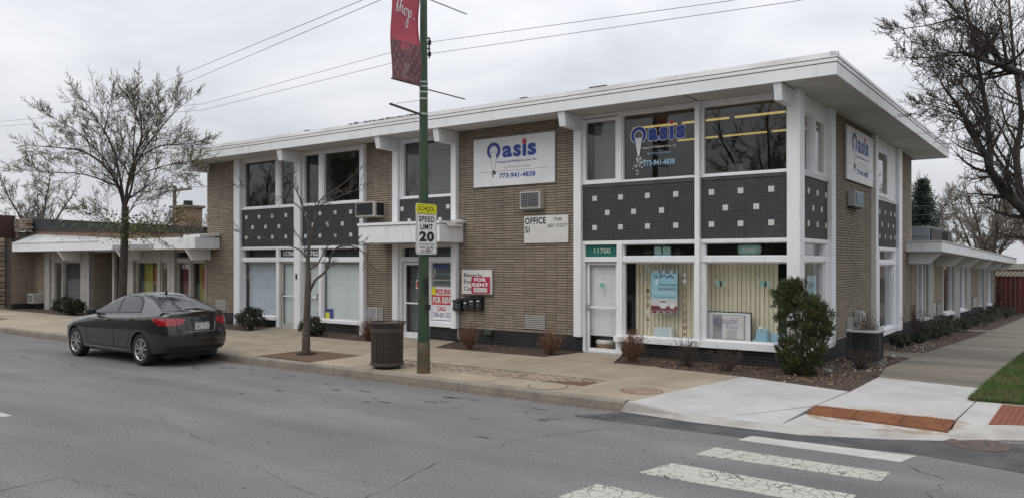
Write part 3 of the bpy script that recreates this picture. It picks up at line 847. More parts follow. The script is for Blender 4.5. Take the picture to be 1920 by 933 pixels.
def brick_wall(face, a0, a1, z0, z1, parent, phase=-9.445, parts=0, mod=0.30, ch=0.0605, running=False, mt='brick', mort='mortar', thick=0.25, seed=1, name='brick_wall', joint=0.0165, vj=0.009, holes=()):
    """backing wall with every brick as geometry; the first `parts` bricks (nearest the corner) are objects of their own"""
    w = wpart(name, mort, parent, face, [(a0, a1, -thick, -0.02, z0, z1)])
    r = random.Random(seed); rows = int(round((z1 - z0) / ch)); ch = (z1 - z0) / rows
    L = []
    for i in range(rows):
        z = z0 + i*ch; ph = phase + (mod/2 if (running and i % 2) else 0)
        k0 = math.floor((a0 - ph) / mod)
        a = ph + k0*mod
        while a < a1 - 0.01:
            b0 = max(a, a0); b1 = min(a + mod, a1)
            if b1 - b0 > 0.03 and not any(h[0] < (b0+b1)/2 < h[1] and h[2] < z+ch/2 < h[3] for h in holes): L.append((b0 + vj/2, z + joint/2, b1 - b0 - vj, ch - joint))
            a += mod
    L.sort(key=lambda t: -t[0] if face == 'F' else t[0])
    full = [t for t in L if abs(t[2] - (mod - vj)) < 0.005][:parts]
    fs = set(full)
    for t in full:
        key = (face, round(t[2], 3), round(t[3], 4))
        if key not in BR_MESH:
            q = MB(); add_brick(q, face, 0, 0, t[2], t[3], r=random.Random(3))
            me = bpy.data.meshes.new('brick'); me.from_pydata([(p[0] - (0 if face == 'F' else SX), p[1] - (FY if face == 'F' else 0), p[2]) for p in q.v], [], q.f); me.materials.append(M[mt]); BR_MESH[key] = me
        o = bpy.data.objects.new('brick', BR_MESH[key])
        link(o, w, (t[0] + r.uniform(-.001, .001), FY + r.uniform(-.002, .002), t[1] + r.uniform(-.001, .001)) if face == 'F' else (SX + r.uniform(-.002, .002), t[0], t[1]))
    q = MB()
    for t in L:
        if t not in fs: add_brick(q, face, *t, r=r)
    if q.v: q.build('brickwork', M[mt], w, kind='stuff')
    return w
TOP = 5.36
# ---- tan brick fields
wA = brick_wall('F', -23.59, -21.93, 0.49, TOP, bld, seed=2)
wB = brick_wall('F', -15.97, -14.87, 0.49, TOP, bld, seed=3)
wC = brick_wall('F', -12.66, -9.22, 0.49, TOP, bld, parts=300, seed=4)
wS1 = brick_wall('S', 17.49, 21.45, 0.42, TOP, bld, phase=17.49, seed=5)
wS2 = brick_wall('S', 24.95, 27.0, 0.3, TOP, bld, phase=24.95, seed=6)
# ---- black brick base
def base(face, a0, a1, z0, z1, seed, o=0.012):
    w = wpart('base_course', 'mortar_grey', bld, face, [(a0, a1, -0.25, o - 0.006, z0, z1)])
    r = random.Random(seed); q = MB(); n = max(1, int(round((z1 - z0) / 0.069))); ch = (z1 - z0) / n
    for i in range(n):
        a = a0 - (0.0 if i % 2 else 0.1)
        while a < a1:
            b0 = max(a, a0); b1 = min(a + 0.2, a1)
            if b1 - b0 > 0.02: add_brick(q, face, b0 + .004, z0 + i*ch + .0045, b1 - b0 - .008, ch - .009, o0=0, o1=o + r.uniform(-.002, .002), r=r)
            a += 0.2
    q.build('base_bricks', M['brick_dark'], w, kind='stuff')
base('F', -23.59, -21.93, 0.1, 0.488, 1); base('F', -21.61, -19.98, 0.1, 0.36, 2, -.02); base('F', -17.92, -14.87, 0.1, 0.39, 3)
base('F', -13.7, -9.08, 0.1, 0.488, 4); base('F', -8.06, -4.30, 0.1, 0.43, 5)
base('S', 14.99, 21.45, -0.2, 0.36, 6, 0.03); base('S', 21.45, 27.0, -0.4, 0.2, 7, 0.03)
wpart('base_top', 'brick_dark', bld, 'S', [(17.49, 21.45, -0.2, 0.02, .36, .418), (24.95, 27.0, -.2, .02, .2, .298)])

# ---- pillars of white painted timber
pil = [(-21.93, -21.62, .12, TOP), (-18.94, -18.66, .12, TOP), (-16.13, -15.97, .12, TOP), (-14.87, -14.67, .12, TOP), (-12.82, -12.66, .47, TOP), (-9.22, -9.03, .47, TOP), (-6.363, -6.26, .5, TOP)]
for a0, a1, z0, z1 in pil:
    wpart('pillar', 'white_trim', bld, 'F', [(a0, a1, -.1, .12, z0, z1)], bevel=.006)
q = MB(); q.box(-4.53, -4.29, 14.88, 15.2, 0.44, TOP); q.build('pillar', M['white_trim'], bld, bevel=.008)
for a0, a1, z0 in ((17.16, 17.49, .40), (21.45, 21.7, .25), (24.45, 24.95, .17)):
    wpart('pillar', 'white_trim', bld, 'S', [(a0, a1, -.1, .12, z0, TOP)], bevel=.006)
wpart('corner_board', 'white_trim', bld, 'S', [(16.9, 17.16, -.1, .03, 3.89, TOP), (17.02, 17.16, -.1, .03, .44, 2.59), (24.3, 24.45, -.1, .03, .2, 2.5)])

# ---- windows
def window(face, a0, a1, z0, z1, parent=bld, fw=0.03, o=-0.07, gm='pane_glass', name='window', fm='white_trim', bars=(), depth=0.06, od=0.03):
    q = MB()
    for b in ((a0, a0+fw, z0, z1), (a1-fw, a1, z0, z1), (a0+fw, a1-fw, z0, z0+fw), (a0+fw, a1-fw, z1-fw, z1)):
        wb(q, face, b[0], b[1], o-depth/2, o+depth/2+od, b[2], b[3])
    f = q.build(name, M[fm], parent)
    for b in bars:
        wb_ = MB(); wb(wb_, face, b[0], b[1], o-.02, o+.03, b[2], b[3]); wb_.build('glazing_bar', M[fm], f)
    p = MB(); wb(p, face, a0+fw*.8, a1-fw*.8, o-.006, o+.006, z0+fw*.8, z1-fw*.8)
    p.build('pane', M[gm], f)
    return f
def rail(boxes, face='F', m='white_trim', name='rail'):
    return [wpart(name, m, bld, face, [b]) for b in boxes]
SILL = 3.86
# front, upper floor
up = [(-21.6, -19.93, .05), (-19.78, -18.94, .05), (-18.66, -17.94, .04), (-17.8, -16.13, .05)]
for a0, a1, fw in up: window('F', a0, a1, 3.8, 5.285, fw=fw, gm='pane_glass')
rail([(-19.93, -19.78, -.1, .02, 3.8, 5.285), (-17.94, -17.80, -.1, .02, 3.8, 5.285)], name='mullion')
rail([(-21.62, -18.94, -.1, .03, 5.285, TOP), (-18.66, -16.13, -.1, .03, 5.285, TOP), (-14.67, -12.82, -.1, .03, 5.3, TOP), (-9.03, -6.363, -.1, .03, 5.29, TOP), (-6.26, -4.53, -.1, .03, 5.28, TOP)], name='head_board')
rail([(-21.62, -18.94, -.06, .05, 3.755, 3.8), (-18.66, -16.13, -.06, .05, 3.755, 3.8), (-14.67, -12.82, -.06, .05, 3.775, 3.8), (-9.03, -6.363, -.06, .06, 3.835, 3.86), (-6.26, -4.53, -.06, .06, 3.825, 3.85)], name='window_sill')
rail([(-9.03, -6.363, -.06, .045, 3.76, 3.833), (-6.26, -4.53, -.06, .045, 3.76, 3.823), (-14.67, -12.82, -.05, .035, 3.73, 3.773)], m='dark_metal', name='sill_flashing')
window('F', -14.62, -12.86, 3.8, 5.3, fw=.05)
rail([(-14.67, -14.62, -.1, .02, 3.8, 5.3)], name='mullion')
window('F', -9.03, -8.147, 3.86, 5.27, fw=.07, o=-.04, name='casement_window')
rail([(-8.147, -8.075, -.1, .03, 3.86, 5.29)], name='mullion')
window('F', -8.075, -6.363, 3.86, 5.29, fw=.03)
window('F', -6.26, -4.53, 3.85, 5.28, fw=.045)
# front, ground floor: rails between panel, transoms and shop windows
for a0, a1 in ((-21.62, -18.94), (-18.66, -16.13), (-14.67, -12.82), (-9.03, -6.363), (-6.26, -4.53)):
    rail([(a0, a1, -.1, .04, 2.51, 2.588), (a0, a1, -.1, .035, 2.135, 2.245)])
TR = [(-21.6, -19.9, 'pane_glass'), (-19.76, -18.94, 'pane_dark'), (-18.66, -17.93, 'pane_dark'), (-17.82, -16.13, 'pane_glass'), (-14.62, -12.86, 'pane_glass'), (-8.04, -6.4, 'pane_glass'), (-6.2, -4.55, 'pane_glass')]
for a0, a1, gm in TR: window('F', a0, a1, 2.245, 2.51, fw=.018, gm=gm, name='transom_window', depth=.05)
rail([(-19.9, -19.76, -.1, .03, .15, 2.51), (-17.93, -17.82, -.1, .03, .15, 2.51), (-14.67, -14.62, -.1, .02, .15, 2.51), (-8.17, -8.04, -.1, .05, .15, 2.51), (-9.03, -8.98, -.1, .03, .15, 2.51), (-6.4, -6.363, -.08, .01, .55, 2.51), (-6.26, -6.2, -.08, .01, .55, 2.51), (-13.68, -13.62, -.08, .02, .15, 2.135)], name='mullion')
gw = [(-21.6, -19.9, .46), (-17.82, -16.13, .47), (-13.62, -12.82, .60), (-8.04, -6.4, .545), (-6.2, -4.53, .56)]
for a0, a1, z0 in gw: window('F', a0, a1, z0, 2.135, fw=.03, name='shop_window')
rail([(-21.62, -19.87, -.12, .1, .36, .46), (-17.92, -16.0, -.12, .1, .39, .47), (-13.66, -12.8, -.12, .1, .49, .60), (-8.2, -6.363, -.12, .14, .43, .545), (-6.363, -4.40, -.12, .142, .432, .56)], name='window_sill')
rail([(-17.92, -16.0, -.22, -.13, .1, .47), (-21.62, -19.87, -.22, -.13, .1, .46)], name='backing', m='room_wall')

# doors: leaf of aluminium or white stiles with a glass pane
def door(face, a0, a1, z0, z1, m, parent=bld, kick=.12, st=.06, bar=None, gm='pane_glass', hx=None, label=None):
    q = MB()
    for b in ((a0, a0+st, z0, z1), (a1-st, a1, z0, z1), (a0+st, a1-st, z0, z0+kick), (a0+st, a1-st, z1-st, z1)):
        wb(q, face, b[0], b[1], -.09, -.045, b[2], b[3])
    d = q.build('door', M[m], parent, label=label)
    p = MB(); wb(p, face, a0+st*.8, a1-st*.8, -.07, -.062, z0+kick*.9, z1-st*.8); p.build('pane', M[gm], d)
    if bar:
        b_ = MB(); wb(b_, face, a0+st*.5, a1-st*.5, -.045, -.015, bar-.02, bar+.02); b_.build('push_bar', M['white_paint'], d)
    if hx:
        h = MB(); wb(h, face, hx-.012, hx+.012, -.04, .02, 1.05, 1.2); h.build('handle', M['steel'], d)
    return d
door('F', -19.72, -18.96, .15, 2.13, 'ac_beige', bar=1.1, hx=-19.64)
door('F', -18.64, -17.95, .15, 2.13, 'ac_beige', bar=1.1, hx=-18.02)
door('F', -14.6, -13.7, .13, 2.12, 'white_paint', bar=1.05, hx=-13.78, st=.07, kick=.16)
door('F', -8.96, -8.19, .155, 2.12, 'white_paint', bar=1.14, hx=-8.9, st=.055, kick=.08)
rail([(-14.62, -13.68, -.12, .06, .1, .135), (-8.98, -8.17, -.12, .06, .1, .15), (-19.74, -18.94, -.12, .05, .1, .148), (-18.66, -17.93, -.12, .05, .1, .148)], m='flashing', name='threshold')

# side face (facing the side street)
rail([(15.2, 16.9, -.1, .03, 5.02, TOP), (21.7, 24.45, -.1, .03, 5.06, TOP)], 'S', name='head_board')
rail([(15.2, 17.16, -.06, .06, 3.79, 3.89), (21.7, 24.45, -.06, .06, 3.74, 3.83)], 'S', m='flashing', name='window_sill')
window('S', 15.2, 16.12, 3.89, 5.02, fw=.04)
rail([(16.12, 16.2, -.1, .04, 3.89, 5.02), (15.2, 15.24, -.1, .03, .42, 2.59), (17.0, 17.02, -.1, .03, .42, 2.59)], 'S', name='mullion')
window('S', 16.2, 16.9, 3.89, 5.02, fw=.06, o=-.02, name='casement_window')
window('S', 21.75, 23.1, 3.83, 5.06, fw=.09, o=0.02, name='casement_window')
rail([(23.1, 24.45, -.1, .025, 3.83, 5.06)], 'S', name='infill_board')
rail([(15.2, 17.16, -.1, .05, 2.51, 2.588), (15.2, 17.16, -.1, .045, 2.135, 2.235), (21.7, 24.45, -.1, .05, 2.43, 2.52), (21.7, 24.45, -.1, .045, 2.06, 2.16)], 'S')
window('S', 15.24, 17.0, 2.235, 2.51, fw=.02, name='transom_window', gm='pane_glass')
window('S', 15.24, 17.0, .47, 2.135, fw=.03, name='shop_window')
window('S', 22.3, 24.2, 2.16, 2.43, fw=.03, name='transom_window', gm='pane_glass')
window('S', 22.3, 24.2, .32, 2.06, fw=.04, name='shop_window')
rail([(21.7, 22.3, -.1, .03, .2, 2.43), (24.2, 24.3, -.1, .03, .2, 2.43)], 'S', name='infill_board')
rail([(14.99, 17.3, -.12, .14, .36, .47), (21.7, 24.45, -.12, .14, .2, .32)], 'S', name='window_sill')

# ---- mosaic panels
def mosaic(face, a0, a1, z0, z1, acc, o=0.03, pitch=0.0415, s=0.108):
    w = wpart('mosaic_panel', 'grout', bld, face, [(a0, a1, -.15, o-.003, z0, z1)])
    q = MB(); na = max(1, int(round((a1-a0)/pitch))); nz_ = int(round((z1-z0)/pitch)); pa = (a1-a0)/na; pz = (z1-z0)/nz_
    gp = .0055
    for i in range(na):
        for j in range(nz_):
            a = a0+i*pa; z = z0+j*pz; ca, cz = a+pa/2, z+pz/2
            if any(abs(ca-x) < s/2 and abs(cz-y) < s/2 for x, y in acc): continue
            b0, b1, c0, c1 = a+gp, a+pa-gp, z+gp, z+pz-gp
            if face == 'F':
                y0, y1 = FY-o-.001, FY-o+.004
                q.add([(b0,y0,c0),(b1,y0,c0),(b1,y0,c1),(b0,y0,c1),(b0,y1,c0),(b1,y1,c0),(b1,y1,c1),(b0,y1,c1)], [(0,1,2,3),(3,2,6,7),(0,4,5,1),(1,5,6,2),(0,3,7,4)])
            else:
                x0, x1 = SX+o+.001, SX+o-.004
                q.add([(x0,b0,c0),(x0,b1,c0),(x0,b1,c1),(x0,b0,c1),(x1,b0,c0),(x1,b1,c0),(x1,b1,c1),(x1,b0,c1)], [(0,1,2,3),(3,2,6,7),(0,4,5,1),(1,5,6,2),(0,3,7,4)])
    q.build('mosaic_tiles', M['tile_dark'], w, kind='stuff')
    for x, y in acc:
        t = MB(); wb(t, face, x-s/2, x+s/2, o-.002, o+.006, y-s/2, y+s/2)
        ww = .012
        wb(t, face, x-ww, x+ww, o+.006, o+.0075, y-.028, y+.028, 1); wb(t, face, x-.028, x-ww, o+.006, o+.0075, y-ww, y+ww, 1); wb(t, face, x+ww, x+.028, o+.006, o+.0075, y-ww, y+ww, 1)
        t.build('accent_tile', [M['accent'], M['accent_mark']], w)
H1, H2, H3 = 3.52, 3.2, 2.88
def rows(a, b): return [(x, H1) for x in a] + [(x, H2) for x in b] + [(x, H3) for x in a]
mosaic('F', -21.62, -18.94, 2.588, 3.755, rows([-21.383, -20.732, -20.074, -19.422], [-21.063, -20.405, -19.753]))
mosaic('F', -18.66, -16.13, 2.588, 3.755, rows([-18.509, -17.869, -17.215, -16.573], [-18.174, -17.545, -16.914]))
mosaic('F', -14.67, -12.82, 2.588, 3.73, rows([-14.585, -14.048, -13.5, -12.985], [-14.324, -13.78, -13.254]))
mosaic('F', -9.03, -6.363, 2.588, 3.76, rows([-8.726, -8.085, -7.447, -6.808], [-8.408, -7.772, -7.124]))
mosaic('F', -6.26, -4.53, 2.588, 3.76, rows([-6.04, -5.445, -4.849], [-5.754, -5.137]))
mosaic('S', 15.2, 17.16, 2.588, 3.79, rows([15.77, 16.4, 17.03], [16.09, 16.7]))
mosaic('S', 21.7, 24.45, 2.52, 3.74, [(x, z) for z in (3.45, 2.8) for x in (22.3, 23.03, 23.75, 24.3)] + [(x, 3.12) for x in (22.6, 23.4, 24.1)])

# ---- roof
OV = 0.85; FX0, FX1, FY0, FY1 = -24.42, -3.45, 14.15, 27.8
roof = MB(); roof.box(FX0+.06, FX1-.06, FY0+.06, FY1-.06, 5.41, 5.72); roof = roof.build('roof', M['roof_tar'], bld)
def fascia(z0, z1, ins, m, name, parent, seg=None):
    q = MB()
    x0, x1, y0, y1 = FX0+ins, FX1-ins, FY0+ins, FY1-ins; t = .03
    q.box(x0, x1, y0, y0+t, z0, z1); q.box(x1-t, x1, y0+t, y1-t, z0, z1); q.box(x0, x0+t, y0+t, y1-t, z0, z1); q.box(x0, x1, y1-t, y1, z0, z1)
    return q.build(name, M[m], parent)
fascia(5.36, 5.57, 0.012, 'white_paint', 'fascia_board', roof)
fascia(5.573, 5.585, 0.03, 'dark_metal', 'fascia_groove', roof)
fascia(5.586, 5.648, 0.0, 'white_paint', 'fascia_trim', roof)
fascia(5.65, 5.662, 0.02, 'dark_metal', 'fascia_groove', roof)
# sheet metal edge in lengths, leaning back
r_ = random.Random(9)
def edge_piece(p0, p1, nrm):
    nx_, ny_ = nrm; q = MB()
    a = (p0[0]+nx_*.008, p0[1]+ny_*.008); b = (p1[0]+nx_*.008, p1[1]+ny_*.008)
    c = (p1[0]-nx_*.035, p1[1]-ny_*.035); d = (p0[0]-nx_*.035, p0[1]-ny_*.035)
    e = (p1[0]-nx_*.12, p1[1]-ny_*.12); f = (p0[0]-nx_*.12, p0[1]-ny_*.12)
    w = [r_.uniform(-.004, .004) for _ in range(2)]
    q.add([(a[0],a[1],5.66),(b[0],b[1],5.66),(c[0],c[1],5.762+w[0]),(d[0],d[1],5.762+w[1]),(e[0],e[1],5.765),(f[0],f[1],5.765),(e[0],e[1],5.66),(f[0],f[1],5.66)],
          [(0,1,2,3),(3,2,4,5),(5,4,6,7),(1,6,4,2),(0,3,5,7)])
    q.build('edge_flashing', M['flashing'], roof)
n = 7
for i in range(n):
    a = FX0 + (FX1-FX0)*i/n; b = FX0 + (FX1-FX0)*(i+1)/n - .006
    edge_piece((a, FY0), (b if i < n-1 else FX1, FY0), (0, -1))
for i in range(5):
    a = FY0 + (FY1-FY0)*i/5; b = FY0 + (FY1-FY0)*(i+1)/5 - .006
    edge_piece((FX1, a), (FX1, b), (1, 0)); edge_piece((FX0, b), (FX0, a), (-1, 0))
edge_piece((FX1, FY1), (FX0, FY1), (0, 1))
# roofing felt curling over the edge near the middle
q = MB()
for k in range(26):
    x = -15.8 + k*.1 + r_.uniform(-.03, .03)
    q.box(x, x+r_.uniform(.03, .1), FY0+.02, FY0+.1, 5.765, 5.77+r_.uniform(.002, .022))
for x in (-17.6, -10.2, -8.4, -8.2): q.box(x, x+.2, FY0+.03, FY0+.1, 5.765, 5.782)
q.build('felt_edge', M['black'], roof, kind='stuff')
# soffit boards: narrow boards running out from the wall, in panels with cover strips between
sof = MB(); sof.box(FX0+.05, FX1-.05, FY0+.05, FY1-.05, 5.385, 5.41); sof = sof.build('soffit', M['soffit_gap'], roof)
def soffit_panel(x0, x1, y0, y1, along):
    q = MB(); wdt = .1
    if along == 'x':
        n = int(round((x1-x0)/wdt)); s = (x1-x0)/n
        for i in range(n): q.box(x0+i*s+.003, x0+(i+1)*s-.003, y0, y1, 5.366, 5.384)
    else:
        n = int(round((y1-y0)/wdt)); s = (y1-y0)/n
        for i in range(n): q.box(x0, x1, y0+i*s+.003, y0+(i+1)*s-.003, 5.366, 5.384)
    q.build('soffit_panel', M['soffit'], sof)
xs_ = [FX0+.05, -21.8, -18.86, -16.05, -14.78, -12.74, -9.12, -6.31, -4.42]
for a, b in zip(xs_[:-1], xs_[1:]): soffit_panel(a+.03, b-.03, FY0+.045, 14.98, 'x')
for k in range(6):
    a = FY0+.045 + k*2.27; soffit_panel(-4.4, FX1-.045, a+(.0 if k == 0 else .04), min(a+2.27-.04, FY1-.05), 'y')
for k in range(1, 6): q = MB(); q.box(-4.4, FX1-.045, FY0+.045+k*2.27-.05, FY0+.045+k*2.27+.05, 5.362, 5.3655); q.build('cover_strip', M['soffit'], sof)
# beams under the eaves
for a0, a1 in ((-23.5, -23.3), (-18.86, -18.66), (-16.13, -15.97) if False else (-14.84, -14.67), (-12.82, -12.65), (-9.2, -9.03), (-4.565, -4.42)):
    q = MB(); z0 = 5.05
    q.prism([(14.2, 5.36), (14.27, z0), (14.9, z0), (14.9, 5.36)], a0, a1, 'x')
    q.build('eaves_beam', M['white_trim'], bld, bevel=.006)
q = MB(); q.prism([(14.2, 5.36), (14.27, 5.05), (14.9, 5.05), (14.9, 5.36)], -18.86, -18.66, 'x')

# ---- shell: floors, back and party walls, rooms
q = MB()
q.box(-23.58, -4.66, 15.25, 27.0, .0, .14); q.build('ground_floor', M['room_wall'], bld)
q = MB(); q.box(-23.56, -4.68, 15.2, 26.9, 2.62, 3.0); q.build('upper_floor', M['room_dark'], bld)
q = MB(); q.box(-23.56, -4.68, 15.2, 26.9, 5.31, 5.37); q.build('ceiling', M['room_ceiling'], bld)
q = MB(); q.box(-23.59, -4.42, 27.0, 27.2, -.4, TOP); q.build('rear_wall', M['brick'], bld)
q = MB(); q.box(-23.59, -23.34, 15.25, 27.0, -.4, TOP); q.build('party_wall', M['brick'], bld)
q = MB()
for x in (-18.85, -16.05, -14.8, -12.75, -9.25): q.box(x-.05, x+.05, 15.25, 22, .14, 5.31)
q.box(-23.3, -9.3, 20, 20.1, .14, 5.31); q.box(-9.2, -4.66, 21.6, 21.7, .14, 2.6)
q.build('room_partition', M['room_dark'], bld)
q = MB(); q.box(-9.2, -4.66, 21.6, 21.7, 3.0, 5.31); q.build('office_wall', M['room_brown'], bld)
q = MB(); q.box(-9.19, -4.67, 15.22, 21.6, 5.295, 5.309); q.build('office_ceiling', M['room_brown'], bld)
# fluorescent tubes on the ceiling of the corner office
for yy_, xa, xb in ((16.25, -8.45, -4.7), (18.55, -8.4, -4.7)):
    x = xa
    while x < xb - .3:
        x2 = min(x + 1.2, xb)
        t = MB(); t.box(x, x2-.1, yy_-.06, yy_+.06, 5.22, 5.31, 1); t.box(x+.02, x2-.12, yy_-.035, yy_+.035, 5.185, 5.22)
        t.build('tube_light', [M['tube_light'], M['room_ceiling']], bld)
        x = x2
# desks and cabinets dimly seen upstairs
q = MB(); q.box(-6.1, -5.75, 16.0, 16.5, 3.0, 4.05); q.box(-6.08, -5.77, 16.0, 16.3, 4.05, 4.18); q.build('office_printer', M['room_grey'], bld)

# ---- blinds and curtains
def hblind(face, a0, a1, z0, z1, m, o=-.16, pitch=.028, name='window_blind', parent=bld):
    q = MB(); z = z0
    while z < z1:
        if face == 'F': q.add([(a0, FY-o-.012, z), (a1, FY-o-.012, z), (a1, FY-o+.008, z+pitch*.92), (a0, FY-o+.008, z+pitch*.92)], [(0,1,2,3)])
        else: q.add([(SX+o+.012, a0, z), (SX+o+.012, a1, z), (SX+o-.008, a1, z+pitch*.92), (SX+o-.008, a0, z+pitch*.92)], [(0,1,2,3)])
        z += pitch
    return q.build(name, M[m], parent, kind='stuff')
def drape(face, a0, a1, z0, z1, m, o=-.25, fold=.09, amp=.02, name='curtain', parent=bld, seed=1):
    r = random.Random(seed); n = max(4, int((a1-a0)/fold*4)); vs = []
    for i in range(n+1):
        a = a0+(a1-a0)*i/n; d = o + amp*math.sin(i*math.pi/2 + r.uniform(-.5, .5)) + r.uniform(-.006, .006)
        for z in (z0, z1): vs.append((a, FY-d, z) if face == 'F' else (SX+d, a, z))
    q = MB(); q.add(vs, [(2*i, 2*i+2, 2*i+3, 2*i+1) for i in range(n)])
    return q.build(name, M[m], parent, smooth=True)
def vblind(face, a0, a1, z0, z1, m, o=-.38, wd=.088, seed=1, parent=bld):
    r = random.Random(seed); q = MB(); a = a0
    while a < a1:
        t = .007 + r.uniform(-.004, .004); b = a + wd
        if face == 'F': q.add([(a, FY-o+t, z0), (b, FY-o-t, z0), (b, FY-o-t, z1), (a, FY-o+t, z1)], [(0,1,2,3)])
        else: q.add([(SX+o+t, a, z0), (SX+o-t, b, z0), (SX+o-t, b, z1), (SX+o+t, a, z1)], [(0,1,2,3)])
        a += wd * 1.035
    return q.build('vertical_blind', M[m], parent, kind='stuff')
hblind('F', -17.8, -16.13, .47, 2.13, 'blind_white'); hblind('F', -18.6, -17.98, .25, 2.08, 'blind_white', o=-.13); hblind('F', -19.68, -19.0, .22, 2.08, 'blind_white', o=-.13)
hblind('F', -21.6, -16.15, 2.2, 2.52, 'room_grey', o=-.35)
drape('F', -21.58, -19.92, .4, 2.14, 'curtain_blue', o=-.22, seed=3)
hblind('F', -14.6, -12.86, 3.85, 5.3, 'blind_grey', o=-.14, pitch=.045)
drape('F', -8.96, -8.2, 3.87, 5.2, 'room_grey', o=-.35, amp=.008, seed=4)
vblind('F', -7.93, -6.35, .5, 2.2, 'blind_cream'); vblind('F', -6.3, -4.85, .5, 2.2, 'blind_cream', seed=3)
q = MB(); wb(q, 'F', -8.94, -8.22, -.16, -.155, .5, 2.06); q.build('door_shade', M['shade_white'], bld)
q = MB(); wb(q, 'F', -8.94, -8.22, -.154, -.15, 1.36, 1.364); wb(q, 'F', -8.94, -8.22, -.154, -.15, 1.67, 1.674); wb(q, 'F', -8.59, -8.586, -.154, -.15, 1.3, 2.06); q.build('shade_crease', M['sign_cream'], bld)
q = MB(); q.box(-8.0, -4.6, 15.1, 15.6, .43, .54); q.build('display_shelf', M['white_paint'], bld)
drape('S', 16.35, 16.86, 3.9, 4.98, 'room_grey', o=-.16, amp=.006, seed=5)
vblind('S', 15.9, 17.0, .5, 2.13, 'blind_grey', o=-.2)
vblind('S', 22.35, 24.2, .35, 2.05, 'curtain_blue', o=-.14)
q = MB(); q.box(-14.7, -12.85, 15.4, 15.43, .14, 2.6); q.build('reflection_panel', M['reflection_grey'], bld)  # added panel behind the entrance glass, coloured like its reflection
q = MB(); q.box(-14.7, -12.85, 15.3, 17.2, .141, .15); q.build('lobby_floor', M['reflection_grey'], bld)

# ---- entrance canopy
can = MB(); can.box(-15.31, -12.5, 14.1, 14.99, 2.61, 3.04); can = can.build('entrance_canopy', M['white_paint'], bld, bevel=.004)
q = MB(); q.box(-15.335, -12.48, 14.07, 14.99, 3.055, 3.12); q.build('canopy_edge', M['white_trim'], can)
q = MB(); q.box(-15.30, -12.51, 14.11, 14.99, 3.04, 3.055); q.build('canopy_groove', M['dark_metal'], can)
q = MB(); q.box(-15.27, -12.54, 14.14, 14.99, 2.597, 2.61); q.build('canopy_soffit', M['soffit'], can)
q = MB(); q.slab([(-12.52, 14.55, 3.16), (-12.44, 14.6, 3.1), (-12.42, 14.98, 3.14), (-12.6, 14.98, 3.18)], .05); q.slab([(-12.5, 14.3, 3.12), (-12.43, 14.35, 3.0), (-12.43, 14.9, 3.02), (-12.5, 14.9, 3.12)], .02); q.build('bent_flashing', M['sign_cream'], can)
# ---- wall vents
def vent(face, a0, a1, z0, z1, n=8, label=None):
    f = wpart('vent', 'black', bld, face, [(a0, a1, -.05, .003, z0, z1)], label=label)
    q = MB(); s = (z1-z0)/n
    for i in range(n): wb(q, face, a0+.01, a1-.01, .003, .016, z0+i*s+s*.35, z0+(i+.95)*s)
    q.build('louvre', M['ac_beige'], f)
vent('F', -10.64, -10.04, .56, .90); vent('F', -15.5, -15.3, .5, .9, 9); vent('F', -23.1, -22.5, .55, .9); vent('S', 18.9, 19.55, .45, .85)
f = wpart('vent', 'ac_beige', bld, 'F', [(-16.05, -15.53, -.04, .02, .5, .54), (-16.05, -15.53, -.04, .02, .86, .9), (-16.05, -16.01, -.04, .02, .54, .86), (-15.57, -15.53, -.04, .02, .54, .86)])
q = MB(); wb(q, 'F', -16.01, -15.57, -.03, .006, .54, .86); q.build('grille', M['photo_grey'], f)
# address numbers
def plaque(a0, a1, z0, z1, s, pm, tm, tx, tw, tz, th, o=-.03, bold=.0, nm='number_plate'):
    q = MB(); wb(q, 'F', a0, a1, o-.01, o, z0, z1); p = q.build(nm, M[pm], bld)
    text(s, tx, tz, tw, th, M[tm], p, FY-o, bold=bold)
plaque(-8.98, -8.19, 2.25, 2.505, '11700', 'green_sign', 'sign_cream', -8.77, .4, 2.32, .105, bold=.0)
plaque(-19.74, -18.96, 2.25, 2.505, '11704', 'black', 'sign_white', -19.6, .47, 2.3, .15, bold=.03)
plaque(-18.64, -17.95, 2.25, 2.505, '11702', 'black', 'sign_white', -18.58, .55, 2.3, .15, bold=.03)
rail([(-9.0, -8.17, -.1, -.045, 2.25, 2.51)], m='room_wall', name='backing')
text('11700', -14.4, 2.29, .55, .15, M['photo_grey'], bld, FY+.055, name='door_number')
# ================================================================ SIGNS AND THINGS ON THE WALLS
def fbox(name, mt, parent, x0, x1, y0, y1, z0, z1, bevel=0, **kw):
    q = MB(); q.box(x0, x1, y0, y1, z0, z1)
    return q.build(name, M[mt], parent, bevel=bevel, **kw)
def disc(face, cx, cz, r, base, mt, parent, n=24, depth=.003, r_in=None, a0=0, a1=360, name='lettering', sq=1.0):
    q = MB(); vs = []; k = n
    for i in range(k + 1):
        t = R(a0 + (a1-a0)*i/k)
        vs.append((cx + r*sq*math.cos(t), cz + r*math.sin(t)))
    if r_in: inn = [(cx + r_in*sq*math.cos(R(a0+(a1-a0)*i/k)), cz + r_in*math.sin(R(a0+(a1-a0)*i/k))) for i in range(k+1)]
    def P(p): return (p[0], base-depth, p[1]) if face == 'front' else (base+depth, p[0], p[1])
    if r_in:
        q.add([P(p) for p in vs] + [P(p) for p in inn], [(i, i+1, k+2+i, k+1+i) for i in range(k)])
    else:
        q.add([P(p) for p in vs[:-1]], [tuple(range(k))])
    return q.build(name, M[mt], parent)
def flat(face, pts, base, mt, parent, depth=.003, name='print'):
    q = MB(); q.add([(p[0], base-depth, p[1]) if face == 'front' else (base+depth, p[0], p[1]) for p in pts], [tuple(range(len(pts)))])
    return q.build(name, M[mt], parent)
